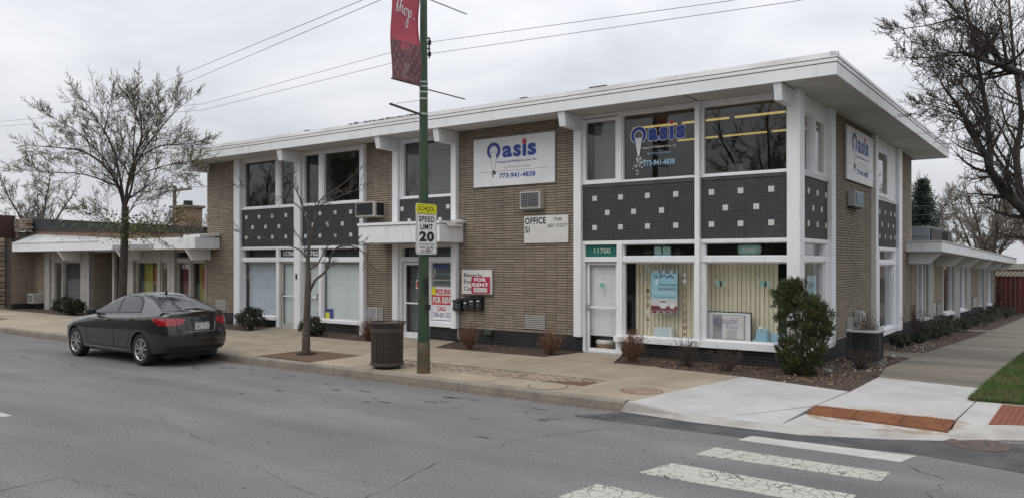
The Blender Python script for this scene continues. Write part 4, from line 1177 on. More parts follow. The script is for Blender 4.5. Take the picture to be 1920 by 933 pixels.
def oasis(face, x0, z0, w, h, base, parent, outline=False, small='navy_print'):
    """the same printed design on the two wall boards and on the office window"""
    X = lambda u: x0 + u*w
    Z = lambda v: z0 + (1-v)*h
    ro = .086*w if not outline else .11*w
    cx, cz = X(.262), Z(.27)
    if outline:
        disc(face, cx, cz, ro*1.1, base, 'sign_white', parent, 32, .0025, ro*.48, -58, 238, name='letter_outline')
    disc(face, cx, cz, ro, base, 'blue_print', parent, 36, .004, ro*.60, -62, 242)
    # tall drop with ripples under it
    t = 'grey_print' if not outline else 'sign_white'
    if not outline:
        disc(face, cx, cz, ro*.54, base, t, parent, 24, .0045, ro*.51, 10, 170, name='emblem')
        flat(face, [(cx-ro*.55, cz-ro*.15), (cx+ro*.55, cz-ro*.13), (cx+ro*.55, cz-ro*.18), (cx-ro*.55, cz-ro*.20)], base, t, parent, .0045, 'emblem')
        for s in (-1, 1):
            flat(face, [(cx+s*ro*.55, cz-ro*.15), (cx+s*ro*.5, cz-ro*.2), (cx+s*ro*.11, Z(.70)), (cx+s*ro*.16, Z(.70))][::s], base, t, parent, .0047, 'emblem')
        flat(face, [(X(.07), Z(.698)), (X(.92), Z(.692)), (X(.92), Z(.698)), (X(.07), Z(.704))], base, t, parent, .004, 'rule_line')
    else:
        flat(face, [(cx-ro*.5, cz-ro*.3), (cx+ro*.5, cz-ro*.3), (cx+ro*.1, Z(.66)), (cx-ro*.1, Z(.66))], base, t, parent, .0047, 'emblem')
    r = random.Random(4); q = MB()
    for k in range(26 if not outline else 60):
        a = r.gauss(0, .16 if not outline else .3)*ro; b = Z(.69) - abs(r.gauss(0, .06 if not outline else .12))*h; s_ = r.uniform(.012, .035)*w*.35
        pts = [(cx+a-s_, b), (cx+a+s_*.6, b-s_*.4), (cx+a+s_, b+s_), (cx+a-s_*.3, b+s_*1.2)]
        q.add([(p[0], base-.0047, p[1]) if face == 'front' else (base+.0047, p[0], p[1]) for p in pts], [(0,1,2,3)])
    q.build('emblem', M['grey_print' if not outline else 'sign_white'], parent)
    lt = [('a', .375, .095, .205), ('s', .485, .08, .205), ('ı', .584 if False else .592, .035, .205), ('s', .655, .085, .205)]
    pos = [('a', .372, .125), ('s', .508, .098), ('|', .622, .045), ('s', .682, .105)] if not outline else [('a', .40, .14), ('s', .56, .12), ('|', .705, .052), ('s', .79, .13)]
    zb = Z(.43); hh = .245*h if not outline else .235*h
    if outline: zb = Z(.40)
    for ch, u, wd in pos:
        if ch == '|':
            if outline: flat(face, [(X(u)-.012, zb-.012), (X(u+wd)+.012, zb-.012), (X(u+wd)+.012, zb+hh+.012), (X(u)-.012, zb+hh+.012)], base, 'sign_white', parent, .0025, 'letter_outline')
            flat(face, [(X(u), zb), (X(u+wd), zb), (X(u+wd), zb+hh), (X(u), zb+hh)], base, 'blue_print', parent, .004, 'lettering')
        else:
            if outline: text(ch, X(u)-.012, zb-.012, wd*w+.024, hh+.024, M['sign_white'], parent, base, face, .0025, bold=.04, name='letter_outline')
            text(ch, X(u), zb, wd*w, hh, M['blue_print'], parent, base, face, .004, bold=.04)
    iu = pos[2][1] + pos[2][2]/2
    if outline: disc(face, X(iu), zb+hh*1.32, .032*w, base, 'sign_white', parent, 20, .0025, name='letter_outline')
    disc(face, X(iu), zb+hh*(1.32 if outline else 1.2), .027*w, base, 'red_print', parent, 20, .004, name='i_dot')
    sm = small if not outline else 'sign_cream'
    text('Hospice & Palliative Care, Inc.', X(.31), Z(.545), .49*w, .058*h, M[sm], parent, base, face, bold=.02)
    text('we bring you refuge', X(.385), Z(.655), .33*w, .055*h, M['photo_grey' if not outline else 'pale_blue'], parent, base, face)
    text('773-941-4838', X(.335), Z(.85), .44*w, .105*h, M['blue_print' if not outline else 'pale_blue'], parent, base, face, bold=.035)

t = empty('sign_board', (-10.95, 14.95, 3.94), 'large white clinic sign with blue Oasis lettering on the street front above the air conditioner', 'sign')
fbox('board', 'sign_white', t, -12.138, -9.763, 14.95, 14.985, 3.94, 5.105, bevel=.004)
oasis('front', -12.138, 3.94, 2.375, 1.165, 14.95, t)
t = empty('sign_board', (-4.36, 20.05, 4.0), 'white clinic sign with blue Oasis lettering on the side wall round the corner', 'sign')
fbox('board', 'sign_white', t, -4.395, -4.35, 18.7, 21.41, 4.0, 5.225, bevel=.004)
oasis('side', 18.7, 4.0, 2.71, 1.225, -4.35, t)
t = empty('window_lettering', (-7.2, 15.05, 4.2), 'blue and white Oasis lettering stuck on the upper office window', 'lettering')
oasis('front', -8.12, 3.98, 1.62, 1.15, 15.055, t, outline=True)

t = empty('office_sign', (-10.0, 14.97, 2.57), 'cream plywood board reading OFFICE SPACE with its lower lines painted over', 'sign')
fbox('board', 'sign_cream', t, -10.617, -9.408, 14.955, 14.985, 2.565, 3.19)
text('OFFICE', -10.595, 3.0, .59, .155, M['black'], t, 14.955, bold=.03); text('S', -10.595, 2.8, .09, .15, M['black'], t, 14.955, bold=.02); text('I', -10.485, 2.8, .025, .15, M['black'], t, 14.955, bold=.0)
text('PACE', -10.36, 2.8, .4, .15, M['faint_print'], t, 14.955, bold=.03); text('AVAILABLE', -10.56, 2.6, 1.0, .15, M['faint_print'], t, 14.955, bold=.03)
text('708', -9.79, 3.06, .21, .075, M['black'], t, 14.955); text('601-5237', -9.95, 2.92, .52, .08, M['black'], t, 14.955)

t = empty('building_name_sign', (-12.03, 14.96, 1.35), 'white name board half covered by a red FOR RENT board, above the mailboxes', 'sign')
fbox('board', 'sign_cream', t, -12.5, -11.565, 14.93, 14.985, 1.345, 1.945, bevel=.004)
for s, z, w in (('Beverly', 1.755, .56), ('Executive', 1.60, .72), ('Center', 1.43, .52)): text(s, -12.43, z if s != 'Beverly' else 1.735, w, .125 if s == 'Beverly' else .105, M['black'], t, 14.93, bold=.005)
q = MB(); q.box(-12.18, -11.61, 14.915, 14.924, 1.37, 1.77); b = q.build('rent_board', M['rent_red'], t)
text('FOR', -12.09, 1.655, .38, .09, M['sign_white'], b, 14.915, bold=.05); text('RENT', -12.145, 1.53, .5, .09, M['sign_white'], b, 14.915, bold=.05)
flat('front', [(-12.11, 1.4), (-11.69, 1.4), (-11.69, 1.5), (-12.11, 1.5)], 14.915, 'sign_cream', b, .002)
text('708.601.5237', -12.07, 1.435, .34, .03, M['grey_print'], b, 14.912)

def mailbox(x0, x1, y0, z0, z1, label, letters=False):
    t = empty('mailbox', ((x0+x1)/2, 14.98, z0), label, 'mailbox', 'black mailboxes beside the entrance')
    q = MB(); q.prism([(y0, z0), (14.985, z0), (14.985, z1), (y0+.03, z1-.06)], x0, x1, 'x'); q.build('box', M['black'], t, bevel=.004)
    q = MB(); q.prism([(y0-.015, z1-.075), (14.985, z1-.01), (14.985, z1+.01), (y0-.015, z1-.055)], x0-.008, x1+.008, 'x'); q.build('lid', M['black'], t)
    if letters: 
        for k, s in enumerate(('RENT', 'OFFICE', 'PAY')): text(s, x0+.06, z0+.2-.06*k, .12, .03, M['photo_grey'], t, y0+.004)
    else:
        flat('front', [(x0+.04, z1-.13), (x1-.03, z1-.13), (x1-.03, z1-.105), (x0+.04, z1-.105)], y0, 'sign_cream', t)
        flat('front', [(x0+.07, z0+.1), (x0+.09, z0+.1), (x0+.09, z0+.15), (x0+.07, z0+.15)], y0, 'steel', t)
mailbox(-12.72, -12.47, 14.83, .93, 1.225, 'wide black mailbox with faint lettering next to the white pillar', True)
mailbox(-12.43, -12.27, 14.87, .97, 1.25, 'narrow black mailbox with a white label, second from the white pillar')
mailbox(-12.24, -12.06, 14.86, .98, 1.29, 'black mailbox with its lid up, third from the white pillar')
mailbox(-12.02, -11.85, 14.86, .96, 1.30, 'black mailbox with a paper in its lid, farthest from the white pillar')
t = empty('meter_box', (-11.65, 14.97, .42), 'small green box on a pipe low on the black brick base', 'meter box')
fbox('box', 'post_green', t, -11.78, -11.55, 14.9, 14.985, .37, .5, bevel=.01)
q = MB(); q.tube([(-11.62, 14.94, .37), (-11.62, 14.94, .13)], .015); q.build('pipe', M['black'], t)
t = tag(MB(), None) if False else None
q = MB(); q.tube([(-12.62, 14.96, 1.9), (-12.63, 14.95, 1.2), (-12.62, 14.93, .45), (-12.6, 14.9, .25), (-12.55, 14.9, .2), (-12.5, 14.9, .27)], .008, 5)
q.build('cable', M['sign_cream'], label='thin white cable hanging down beside the entrance pillar', cat='cable')

def ac_unit(x0, x1, yf, z0, z1, label, m='ac_beige', gm='photo_grey', n=9):
    t = empty('air_conditioner', ((x0+x1)/2, 15, z0), label, 'air conditioner')
    q = MB(); y = yf
    q.box(x0, x1, yf, 15.05, z0, z1, 0)
    b = q.build('casing', M[m], t, bevel=.008)
    g = MB(); g.box(x0+.04, x1-.06, yf-.006, yf-.001, z0+.05, z1-.04); g.build('grille_back', M['black'], t)
    g = MB()
    for i in range(n): 
        zz = z0+.05 + (z1-z0-.09)*i/n
        g.box(x0+.04, x1-.06, yf-.016, yf-.007, zz, zz+(z1-z0-.09)/n*.45)
    g.build('louvre', M[gm], t)
    g = MB(); g.box(x0+.01, x1-.01, yf+.05, 14.98, z0-.02, z0-.001); g.build('support', M['steel'], t)
    return t
t = ac_unit(-16.0, -15.27, 14.62, 3.33, 3.74, 'beige window air conditioner with a black grille sticking out over the canopy', gm='hvac_dark', n=7)
g = MB(); g.box(-15.269, -15.262, 14.7, 14.97, 3.37, 3.70); g.build('side_grille', M['black'], t)
t = ac_unit(-10.68, -10.1, 14.86, 3.35, 3.76, 'grey window air conditioner with a grid front under the big clinic sign', gm='photo_grey', n=8)
g = MB()
for i in range(10): g.box(-10.63+i*.05, -10.62+i*.05, 14.838, 14.843, 3.4, 3.72)
g.build('grille_bar', M['hvac_dark'], t)
t = empty('air_conditioner', (-4.3, 19.4, 3.4), 'blue-fronted air conditioner in a white frame on the side wall under the sign', 'air conditioner')
fbox('casing', 'meter_grey', t, -4.4, -4.24, 18.98, 19.82, 3.40, 3.74, bevel=.006)
fbox('grille', 'ac_blue', t, -4.24, -4.225, 19.04, 19.77, 3.44, 3.71)
fbox('support', 'hvac_dark', t, -4.4, -4.27, 19.0, 19.8, 3.36, 3.40)

# electric box with a conduit and the condenser in the side bed
t = empty('electric_box', (-4.38, 19.4, .75), 'small grey electric box with a conduit on the side wall above the condenser', 'electric box')
fbox('box', 'meter_grey', t, -4.398, -4.25, 19.55, 19.85, .72, .98, bevel=.01); fbox('cover', 'meter_grey', t, -4.25, -4.2, 19.65, 19.85, .74, .95, bevel=.02)
q = MB(); q.tube([(-4.33, 19.7, .74), (-4.33, 19.7, .35), (-4.2, 19.6, .2), (-3.9, 18.6, .12)], .025, 8); q.build('conduit', M['meter_grey'], t)
t = empty('ac_condenser', (-3.68, 17.35, .06), 'round-cornered black air conditioning condenser on a pad in the side bed', 'condenser')
cx, cy, hw_ = -3.68, 17.3, .33
def rsq(h, r, c, n=5):
    pts = []
    for k, (sx, sy) in enumerate(((1, 1), (-1, 1), (-1, -1), (1, -1))):
        for i in range(n+1):
            a = math.pi/2*(k + i/n)
            pts.append((c[0] + sx*(h-r) + r*math.cos(a), c[1] + sy*(h-r) + r*math.sin(a)))
    return pts
q = MB(); q.prism(rsq(.36, .06, (cx, cy)), 0.04, .13); q.build('pad', M['concrete_side'], t)
q = MB(); q.prism(rsq(.29, .12, (cx, cy)), .13, .70); q.build('coil', M['black'], t)
q = MB()
for p in rsq(.305, .13, (cx, cy), 9): q.box(p[0]-.008, p[0]+.008, p[1]-.008, p[1]+.008, .16, .69)
for zz in [.16+.05*i for i in range(11)]:
    rr = rsq(.305, .13, (cx, cy), 9); q.tube([(p[0], p[1], zz) for p in rr + rr[:1]], .005, 4, False)
q.build('guard', M['hvac_dark'], t)
q = MB(); q.prism(rsq(.325, .14, (cx, cy)), .70, .745); q.build('top_cover', M['meter_grey'], t, bevel=.012)
q = MB()
for i in range(7): q.lathe([(.03+.035*i, .748), (.03+.035*i+.008, .752), (.03+.035*i+.016, .748)], (cx, cy, 0), 28, cap=False)
q.build('fan_grille', M['hvac_dark'], t)

# things in the windows and on the doors
def thing1(name, label, cat, loc, group=None): return empty(name, loc, label, cat, group)
t = thing1('spa_poster', 'pale blue SPA skincare poster hanging in the shop window before cream blinds', 'poster', (-7.15, 15.15, 1.05))
PX0, PX1, PZ0, PZ1, PY = -7.45, -6.854, 1.05, 1.96, 15.15
fbox('paper', 'aqua', t, PX0, PX1, PY, PY+.006, PZ0, PZ1)
def pb(name, m, u0, u1, v0, v1, d=.002): return flat('front', [(PX0+(PX1-PX0)*u0, PZ1-(PZ1-PZ0)*v1), (PX0+(PX1-PX0)*u1, PZ1-(PZ1-PZ0)*v1), (PX0+(PX1-PX0)*u1, PZ1-(PZ1-PZ0)*v0), (PX0+(PX1-PX0)*u0, PZ1-(PZ1-PZ0)*v0)], PY, m, t, d, name)
pb('print', 'coffee_red', 0, 1, .82, .93); pb('print', 'sign_cream', 0, 1, .66, .82); pb('print', 'photo_grey', 0, 1, .93, 1)
for i in range(4): pb('print', 'grey_print', .03+.25*i, .2+.25*i, .01, .075, .003); pb('print', 'coffee_red', .06+.25*i, .2+.25*i, .94, .99, .003)
for i in range(3): disc('front', PX0+.08+.2*i, PZ1-.04, .028, PY, 'sign_cream', t, 14, .004, name='print')
disc('front', PX0+.28, PZ0+.2, .09, PY, 'sign_white', t, 20, .003, name='print', sq=1.1); flat('front', [(PX0+.2, PZ0+.235), (PX0+.36, PZ0+.235), (PX0+.33, PZ0+.265), (PX0+.23, PZ0+.265)], PY, 'coffee_red', t, .004)
disc('front', PX0+.48, PZ0+.17, .06, PY, 'sign_white', t, 20, .003, name='print')
W_ = PX1-PX0; H_ = PZ1-PZ0
for s, u, w, v, h, m, b in (('SPA', .08, .83, .185, .085, 'navy_print', .0), ('Anointed', .3, .65, .36, .07, 'navy_print', 0), ('ELEGANCE', .28, .68, .455, .06, 'navy_print', .01), ('SKINCARE', .06, .88, .55, .07, 'sign_white', 0), ('What is your skin telling you?', .08, .86, .635, .035, 'navy_print', 0)):
    text(s, PX0+W_*u, PZ1-H_*v, W_*w, H_*h, M[m], t, PY, bold=b)
flat('front', [(PX0+.05, PZ1-.3), (PX0+.16, PZ1-.22), (PX0+.2, PZ1-.18), (PX0+.12, PZ1-.21)], PY, 'sign_white', t, .003); flat('front', [(PX0+.1, PZ1-.29), (PX0+.15, PZ1-.29), (PX0+.14, PZ1-.17), (PX0+.11, PZ1-.2)], PY, 'sign_white', t, .0035)
def garland(x, z0, z1, label, seed):
    t = thing1('disc_garland', label, 'garland', (x, 15.22, z1), 'garlands of discs in the spa window'); r = random.Random(seed)
    q = MB(); q.tube([(x, 15.22, z1+.05), (x, 15.22, z0)], .002, 4); q.build('string', M['grey_print'], t)
    z = z1; k = 0
    while z > z0:
        m = ['basket', 'sign_cream', 'soil_grate', 'basket', 'photo_grey'][r.randrange(5)]
        rr = r.uniform(.028, .05); q = MB(); q.lathe([(rr, -.004), (rr, .004)], (x, 15.21, z), 14, 'y'); q.build('disc', M[m], t); z -= r.uniform(.13, .2); k += 1
garland(-7.56, .75, 2.02, 'garland of wooden and shell discs between the blinds and the spa poster', 3)
garland(-6.72, .62, 2.03, 'garland of discs next to the middle white pillar in the spa window', 8)
t = thing1('gift_box', 'white gift box with a teal lattice pattern on the spa window shelf', 'box', (-7.2, 15.2, .54))
fbox('box', 'sign_white', t, -7.4, -7.0, 15.18, 15.34, .54, .755)
for i in range(-4, 9):
    for s in (1, -1):
        a, b = (-7.4 + i*.06, .54), (-7.4 + i*.06 + .215, .755)
        if s < 0: a, b = (a[0], .755), (b[0], .54)
        def clipx(a, b):
            x0_, x1_ = -7.395, -7.05
            if b[0] <= x0_ or a[0] >= x1_: return None
            t0 = max(0, (x0_-a[0])/(b[0]-a[0])); t1 = min(1, (x1_-a[0])/(b[0]-a[0])); f = lambda t_: (a[0]+(b[0]-a[0])*t_, a[1]+(b[1]-a[1])*t_)
            return f(t0), f(t1)
        c = clipx(a, b)
        if c: flat('front', [(c[0][0]-.004, c[0][1]), (c[0][0]+.004, c[0][1]), (c[1][0]+.004, c[1][1]), (c[1][0]-.004, c[1][1])], 15.18, 'teal_print', t, .002 if s > 0 else .0025)
t = thing1('framed_picture', 'large framed faded poster with purple script on the spa window shelf', 'picture', (-5.77, 15.2, .54))
fbox('frame', 'black', t, -6.22, -5.31, 15.2, 15.23, .545, 1.14); fbox('mount', 'sign_white', t, -6.20, -5.33, 15.19, 15.199, .565, 1.12)
fbox('print', 'photo_grey', t, -6.10, -5.43, 15.185, 15.189, .59, 1.08); fbox('print', 'sign_cream', t, -5.9, -5.46, 15.181, 15.1845, .6, 1.07)
disc('front', -6.0, .93, .1, 15.182, 'grey_print', t, 16, name='print')
text('Beautiful', -5.98, .9, .4, .13, M['photo_purple'], t, 15.18, shear=.4); text('You', -5.82, .8, .25, .09, M['photo_purple'], t, 15.18, shear=.4)
for k in range(5): flat('front', [(-5.8, .62+.035*k), (-5.6, .62+.035*k), (-5.6, .632+.035*k), (-5.8, .632+.035*k)], 15.18, 'photo_grey', t)
t = thing1('tissue_box', 'stack of pale blue boxes with a tissue coming out in the spa window', 'box', (-5.13, 15.25, .54))
fbox('box', 'aqua', t, -5.27, -4.99, 15.17, 15.35, .545, .62); fbox('box', 'pale_blue', t, -5.22, -5.0, 15.19, 15.34, .62, .80)
q = MB(); q.add([(-5.2, 15.25, .80), (-5.03, 15.25, .80), (-5.06, 15.24, .86), (-5.13, 15.22, .83), (-5.17, 15.27, .89), (-5.1, 15.3, .84)], [(0,1,3), (0,3,4), (1,2,3), (3,2,5), (3,5,4)]); q.build('tissue', M['sign_white'], t)
t = thing1('gift_bag', 'bright blue bag at the end of the spa window shelf behind the bush', 'bag', (-4.78, 15.2, .54)); fbox('bag', 'pale_blue', t, -4.9, -4.66, 15.15, 15.25, .545, .76)
def butterfly(x, z, label):
    t = thing1('paper_butterfly', label, 'decoration', (x, 15.2, z), 'butterflies in the spa window')
    for s in (-1, 1):
        q = MB(); q.add([(x+s*.01, 15.2, z-.03), (x+s*.07, 15.16, z-.07), (x+s*.09, 15.15, z-.02), (x+s*.12, 15.13, z+.09), (x+s*.06, 15.17, z+.07), (x+s*.01, 15.2, z+.03)], [(0,1,2,3,4,5)]); q.build('wing', M['teal_light'], t)
    fbox('body', 'black', t, x-.012, x+.012, 15.18, 15.2, z-.06, z+.05)
butterfly(-5.93, 1.70, 'teal paper butterfly over the framed picture'); butterfly(-5.03, 1.71, 'teal paper butterfly over the blue tissue boxes')
t = thing1('pillow', 'mint green pillow with white script behind the upper glass over the picture', 'pillow', (-5.36, 15.2, 2.26))
bm = bmesh.new(); bmesh.ops.create_uvsphere(bm, u_segments=20, v_segments=12, radius=1)
for v in bm.verts:
    sx = abs(v.co.x)**.5*(1 if v.co.x > 0 else -1); sz = abs(v.co.z)**.5*(1 if v.co.z > 0 else -1)
    v.co = Vector((sx*.24, v.co.y*.06, sz*.115))
me = bpy.data.meshes.new('cushion'); bm.to_mesh(me); bm.free(); me.materials.append(M['teal_light']); me.polygons.foreach_set('use_smooth', [True]*len(me.polygons))
o = bpy.data.objects.new('cushion', me); link(o, t, (-5.36, 15.22, 2.375)); text('home', -5.5, 2.33, .28, .09, M['sign_white'], t, 15.155, shear=.4)
t = thing1('book_stand', 'two mint green books standing behind the upper glass with ivy beside them', 'books', (-7.21, 15.2, 2.25))
fbox('book', 'teal_light', t, -7.39, -7.23, 15.17, 15.2, 2.28, 2.45); fbox('book', 'teal_light', t, -7.19, -7.02, 15.17, 15.2, 2.28, 2.45); fbox('stand', 'teal_print', t, -7.4, -7.01, 15.15, 15.21, 2.255, 2.28)
def ivy(x, z, n, s, label, seed):
    r = random.Random(seed); q = MB()
    for k in range(n):
        a, b, c = r.gauss(x, s), 15.18+r.uniform(-.02, .03), abs(r.gauss(0, .06))+z; w = r.uniform(.012, .022)
        q.add([(a-w, b, c), (a, b-.01, c-w), (a+w, b, c), (a, b+.005, c+w)], [(0,1,2,3)])
    q.build('ivy', M['leaf_dark'], label=label, cat='plant')
ivy(-7.55, 2.27, 60, .08, 'artificial ivy beside the green books, nearer the door', 1); ivy(-6.9, 2.27, 50, .07, 'artificial ivy beside the green books, nearer the middle pillar', 2); ivy(-5.36, 2.26, 50, .17, 'artificial ivy in front of the mint pillow', 3)
t = thing1('wicker_basket', 'round wicker basket with a white liner inside the glass door', 'basket', (-8.65, 15.3, .16))
q = MB(); q.lathe([(.0, 0), (.2, 0), (.235, .1), (.24, .2)], (-8.65, 15.38, .15), 24, cap=False); q.build('basket', M['basket'], t)
q = MB(); q.lathe([(.245, .17), (.25, .21), (.22, .26), (.15, .25)], (-8.65, 15.38, .15), 24, cap=False); q.build('liner', M['sign_cream'], t)
t = thing1('door_ornament', 'small teal flower ornament hanging on the white shaded door', 'ornament', (-8.58, 15.09, 1.6))
for k in range(8): disc('front', -8.585+.035*math.cos(k*.785), 1.62+.035*math.sin(k*.785), .022, 15.055, 'teal_print', t, 8, .002+.0004*k, name='petal')
text('Hours', -8.75, 1.70, .3, .03, M['sign_white'], t, 15.055)
# posters in the entrance side window
t = thing1('rental_poster', 'white OFFICE SPACE FOR RENT poster with red print in the entrance side window', 'poster', (-13.3, 15.04, .65))
fbox('paper', 'sign_white', t, -13.59, -12.87, 15.05, 15.054, .65, 1.5)
text('OFFICE SPACE', -13.6, 1.30, .73, .14, M['red_print'], t, 15.05, bold=.05); fbox('band', 'red_print', t, -13.59, -12.87, 15.046, 15.0495, 1.04, 1.28)
text('FOR RENT', -13.56, 1.075, .67, .17, M['sign_white'], t, 15.046, bold=.05); text('CALL', -13.42, .89, .3, .11, M['red_print'], t, 15.05, bold=.04); text('708-601-5237', -13.56, .72, .68, .12, M['navy_print'], t, 15.05)
fbox('note', 'yellow_sign', t, -13.6, -13.47, 15.04, 15.045, 1.29, 1.48)
t = thing1('entrance_lettering', 'blue Oasis lettering on the entrance side window above the rental poster', 'lettering', (-13.25, 15.05, 1.7))
disc('front', -13.50, 2.02, .055, 15.056, 'blue_print', t, 20, .004, .034, -60, 240)
text('asis', -13.42, 1.97, .38, .1, M['blue_print'], t, 15.056, bold=.04); flat('front', [(-13.515, 1.97), (-13.485, 1.97), (-13.495, 1.75), (-13.505, 1.75)], 15.056, 'sign_white', t)
text('Hospice & Palliative Care, Inc.', -13.42, 1.92, .5, .025, M['photo_grey'], t, 15.056); text('we bring you refuge', -13.36, 1.87, .34, .022, M['photo_grey'], t, 15.056); text('773-941-4838', -13.38, 1.81, .4, .03, M['pale_blue'], t, 15.056)
text('THE SMILE BOUTIQUE', -13.55, 1.645, .6, .035, M['sign_white'], t, 15.056, bold=.03); text('FAMILY DENTISTRY', -13.5, 1.585, .5, .022, M['photo_grey'], t, 15.056); text('708.601.5237', -13.45, 1.52, .42, .03, M['sign_white'], t, 15.056)
t = thing1('door_notice', 'small red and white notice on the glass entrance door', 'notice', (-14.07, 15.04, 1.45))
fbox('paper', 'sign_white', t, -14.16, -13.98, 15.048, 15.052, 1.43, 1.66); fbox('print', 'rent_red', t, -14.14, -14.0, 15.046, 15.0475, 1.46, 1.63); fbox('paper', 'photo_grey', t, -14.1, -14.0, 15.048, 15.052, 1.7, 1.82)
# tissue boxes, shelf and book in the far shop windows
t = thing1('glove_box', 'blue and white carton on the wooden shelf, farther from the 11704 door', 'box', (-21.5, 15.3, 1.65)); fbox('box', 'sign_white', t, -21.75, -21.25, 15.25, 15.45, 1.645, 1.73); fbox('stripe', 'pale_blue', t, -21.7, -21.3, 15.26, 15.44, 1.73, 1.83)
t = thing1('glove_box', 'blue and white carton on the wooden shelf nearer the 11704 door', 'box', (-20.4, 15.3, 1.65)); fbox('box', 'sign_white', t, -20.6, -20.15, 15.25, 15.45, 1.645, 1.73); fbox('stripe', 'pale_blue', t, -20.55, -20.18, 15.26, 15.44, 1.73, 1.84)
fbox('wall_shelf', 'wood', None, -21.8, -19.95, 15.24, 15.5, 1.58, 1.64, label='plain wooden shelf across the curtained shop window', cat='shelf')
t = thing1('folder', 'blue and yellow folder standing on the sill before white blinds', 'folder', (-17.7, 15.1, .47)); q = MB(); q.box(-17.78, -17.5, 15.1, 15.13, .475, .78); q.build('cover', M['blue_print'], t); fbox('label', 'yellow_sign', t, -17.76, -17.6, 15.09, 15.098, .5, .68)
t = thing1('window_poster', 'small blue SPA poster in the window on the side face behind the bush', 'poster', (-4.5, 16.5, 1.35))
fbox('paper', 'aqua', t, -4.505, -4.5, 16.1, 16.75, 1.25, 1.86); text('SPA', 16.17, 1.6, .5, .12, M['navy_print'], t, -4.5, 'side')
for i in range(3): disc('side', 16.2+.2*i, 1.8, .04, -4.5, 'sign_cream', t, 12, name='print')
fbox('intercom', 'black', None, -18.84, -18.78, 14.86, 14.879, 1.62, 1.78, label='small black intercom on the white pillar between the two blind-covered doors', cat='intercom')
# ================================================================ LEFT ROW OF SHOPS
shop = empty('shop_building', (-30, 15, .15), 'low tan brick shop row with a white metal canopy and tarred parapet', 'building')
def lbox(name, m, x0, x1, y0, y1, z0, z1, parent=shop, bevel=0): return fbox(name, m, parent, x0, x1, y0, y1, z0, z1, bevel=bevel)
OLDP = bld
def bw(a0, a1, z0, z1, seed, parent, mt='brick', **kw): return brick_wall('F', a0, a1, z0, z1, parent, seed=seed, mt=mt, **kw)
bw(-36.5, -35.3, .35, 3.0, 21, shop)
bw(-23.66, -23.595, .3, 2.9, 24, shop)
# parapet: reddish old brick under a tarred top that slopes down to the right
bw(-36.6, -23.6, 2.93, 3.18, 22, shop, mt='brick_red', running=True)
q = MB(); q.prism([(-36.6, 3.18), (-23.6, 3.0), (-23.6, 3.2), (-36.6, 3.5)], 14.975, 15.0, 'y'); q.build('parapet_face', M['brick_red'], shop)
q = MB(); q.prism([(-37.3, 3.48), (-23.62, 3.05), (-23.62, 3.27), (-37.3, 4.02)], 14.9, 15.35, 'y'); q.build('parapet_coping', M['roof_tar'], shop)
q = MB(); q.prism([(-36.6, 2.9), (-23.62, 2.9), (-23.62, 3.1), (-36.6, 3.5)], 15.01, 15.3, 'y'); q.build('parapet_wall', M['brick'], shop)
lbox('flat_roof', 'roof_tar', -36.6, -23.6, 15.3, 27, 2.8, 2.95)
lbox('rear_wall', 'brick', -36.6, -23.6, 26.8, 27, -.3, 2.8); lbox('party_wall', 'brick', -23.9, -23.6, 15.3, 26.8, -.3, 2.8)
lbox('room_floor', 'room_dark', -36.5, -23.6, 15.0, 26.8, .05, .13); lbox('room_partition', 'room_dark', -36.5, -23.6, 19, 19.1, .13, 2.8)
# canopy: white boarded front, white sloping sheet above at the far end
c = lbox('canopy', 'white_paint', -36.4, -22.83, 14.1, 14.98, 2.545, 2.915, bevel=.004)
q = MB(); q.box(-36.38, -22.85, 14.13, 14.97, 2.53, 2.545); q.build('canopy_soffit', M['soffit'], c)
q = MB(); q.slab([(-36.4, 14.09, 2.9), (-29.0, 14.09, 2.9), (-29.0, 14.97, 3.0), (-36.4, 14.97, 3.3)], .05); q.build('awning_sheet', M['flashing'], c)
for i in range(9):
    x = -36.3 + i*.8; h = .3*(1 - i/9)
    q = MB(); q.slab([(x, 14.1, 2.91), (x+.03, 14.1, 2.906), (x+.05, 14.96, 3.01+h), (x, 14.96, 3.01+h)], .004); q.build('sheet_rib', M['flashing'], c)
q = MB(); q.slab([(-23.75, 14.25, 3.0), (-22.8, 14.25, 3.0), (-22.8, 14.98, 3.06), (-23.75, 14.98, 3.06)], .1); q.build('cap_flashing', M['sign_cream'], c)
lbox('name_strip', 'photo_grey', -28.0, -25.3, 14.08, 14.1, 2.56, 2.72)
for x in (-23.4, -27.8, -32.3):
    q = MB(); q.prism([(14.12, 2.53), (14.34, 2.19), (14.98, 2.19), (14.98, 2.53)], x-.07, x+.07, 'x'); q.build('canopy_bracket', M['white_trim'], shop)
# shop fronts
def lw_(a0, a1, z0, z1, gm='pane_glass', fm='shaded_white', fw=.05, name='shop_window'): return window('F', a0, a1, z0, z1, parent=shop, fw=fw, gm=gm, name=name, fm=fm)
for a0, a1, z0 in ((-35.3, -34.85, .12), (-32.15, -31.45, .12), (-28.7, -28.15, .12), (-25.85, -25.4, .12)):
    q = MB(); wb(q, 'F', a0, a1, -.1, .1, z0, 2.53); q.build('pillar', M['shaded_white'], shop)
for b in ((-34.85, -32.15, -.1, .04, 2.13, 2.53), (-28.15, -25.85, -.1, .04, 2.13, 2.53), (-25.4, -23.66, -.1, .04, 2.13, 2.25), (-31.45, -28.7, -1.3, -1.2, 2.1, 2.53), (-25.4, -23.66, -.1, .04, 2.47, 2.53)):
    q = MB(); wb(q, 'F', *b); q.build('head_board', M['shaded_white'], shop)
lw_(-34.6, -33.9, .3, 2.13); lw_(-33.8, -32.15, .3, 2.13)
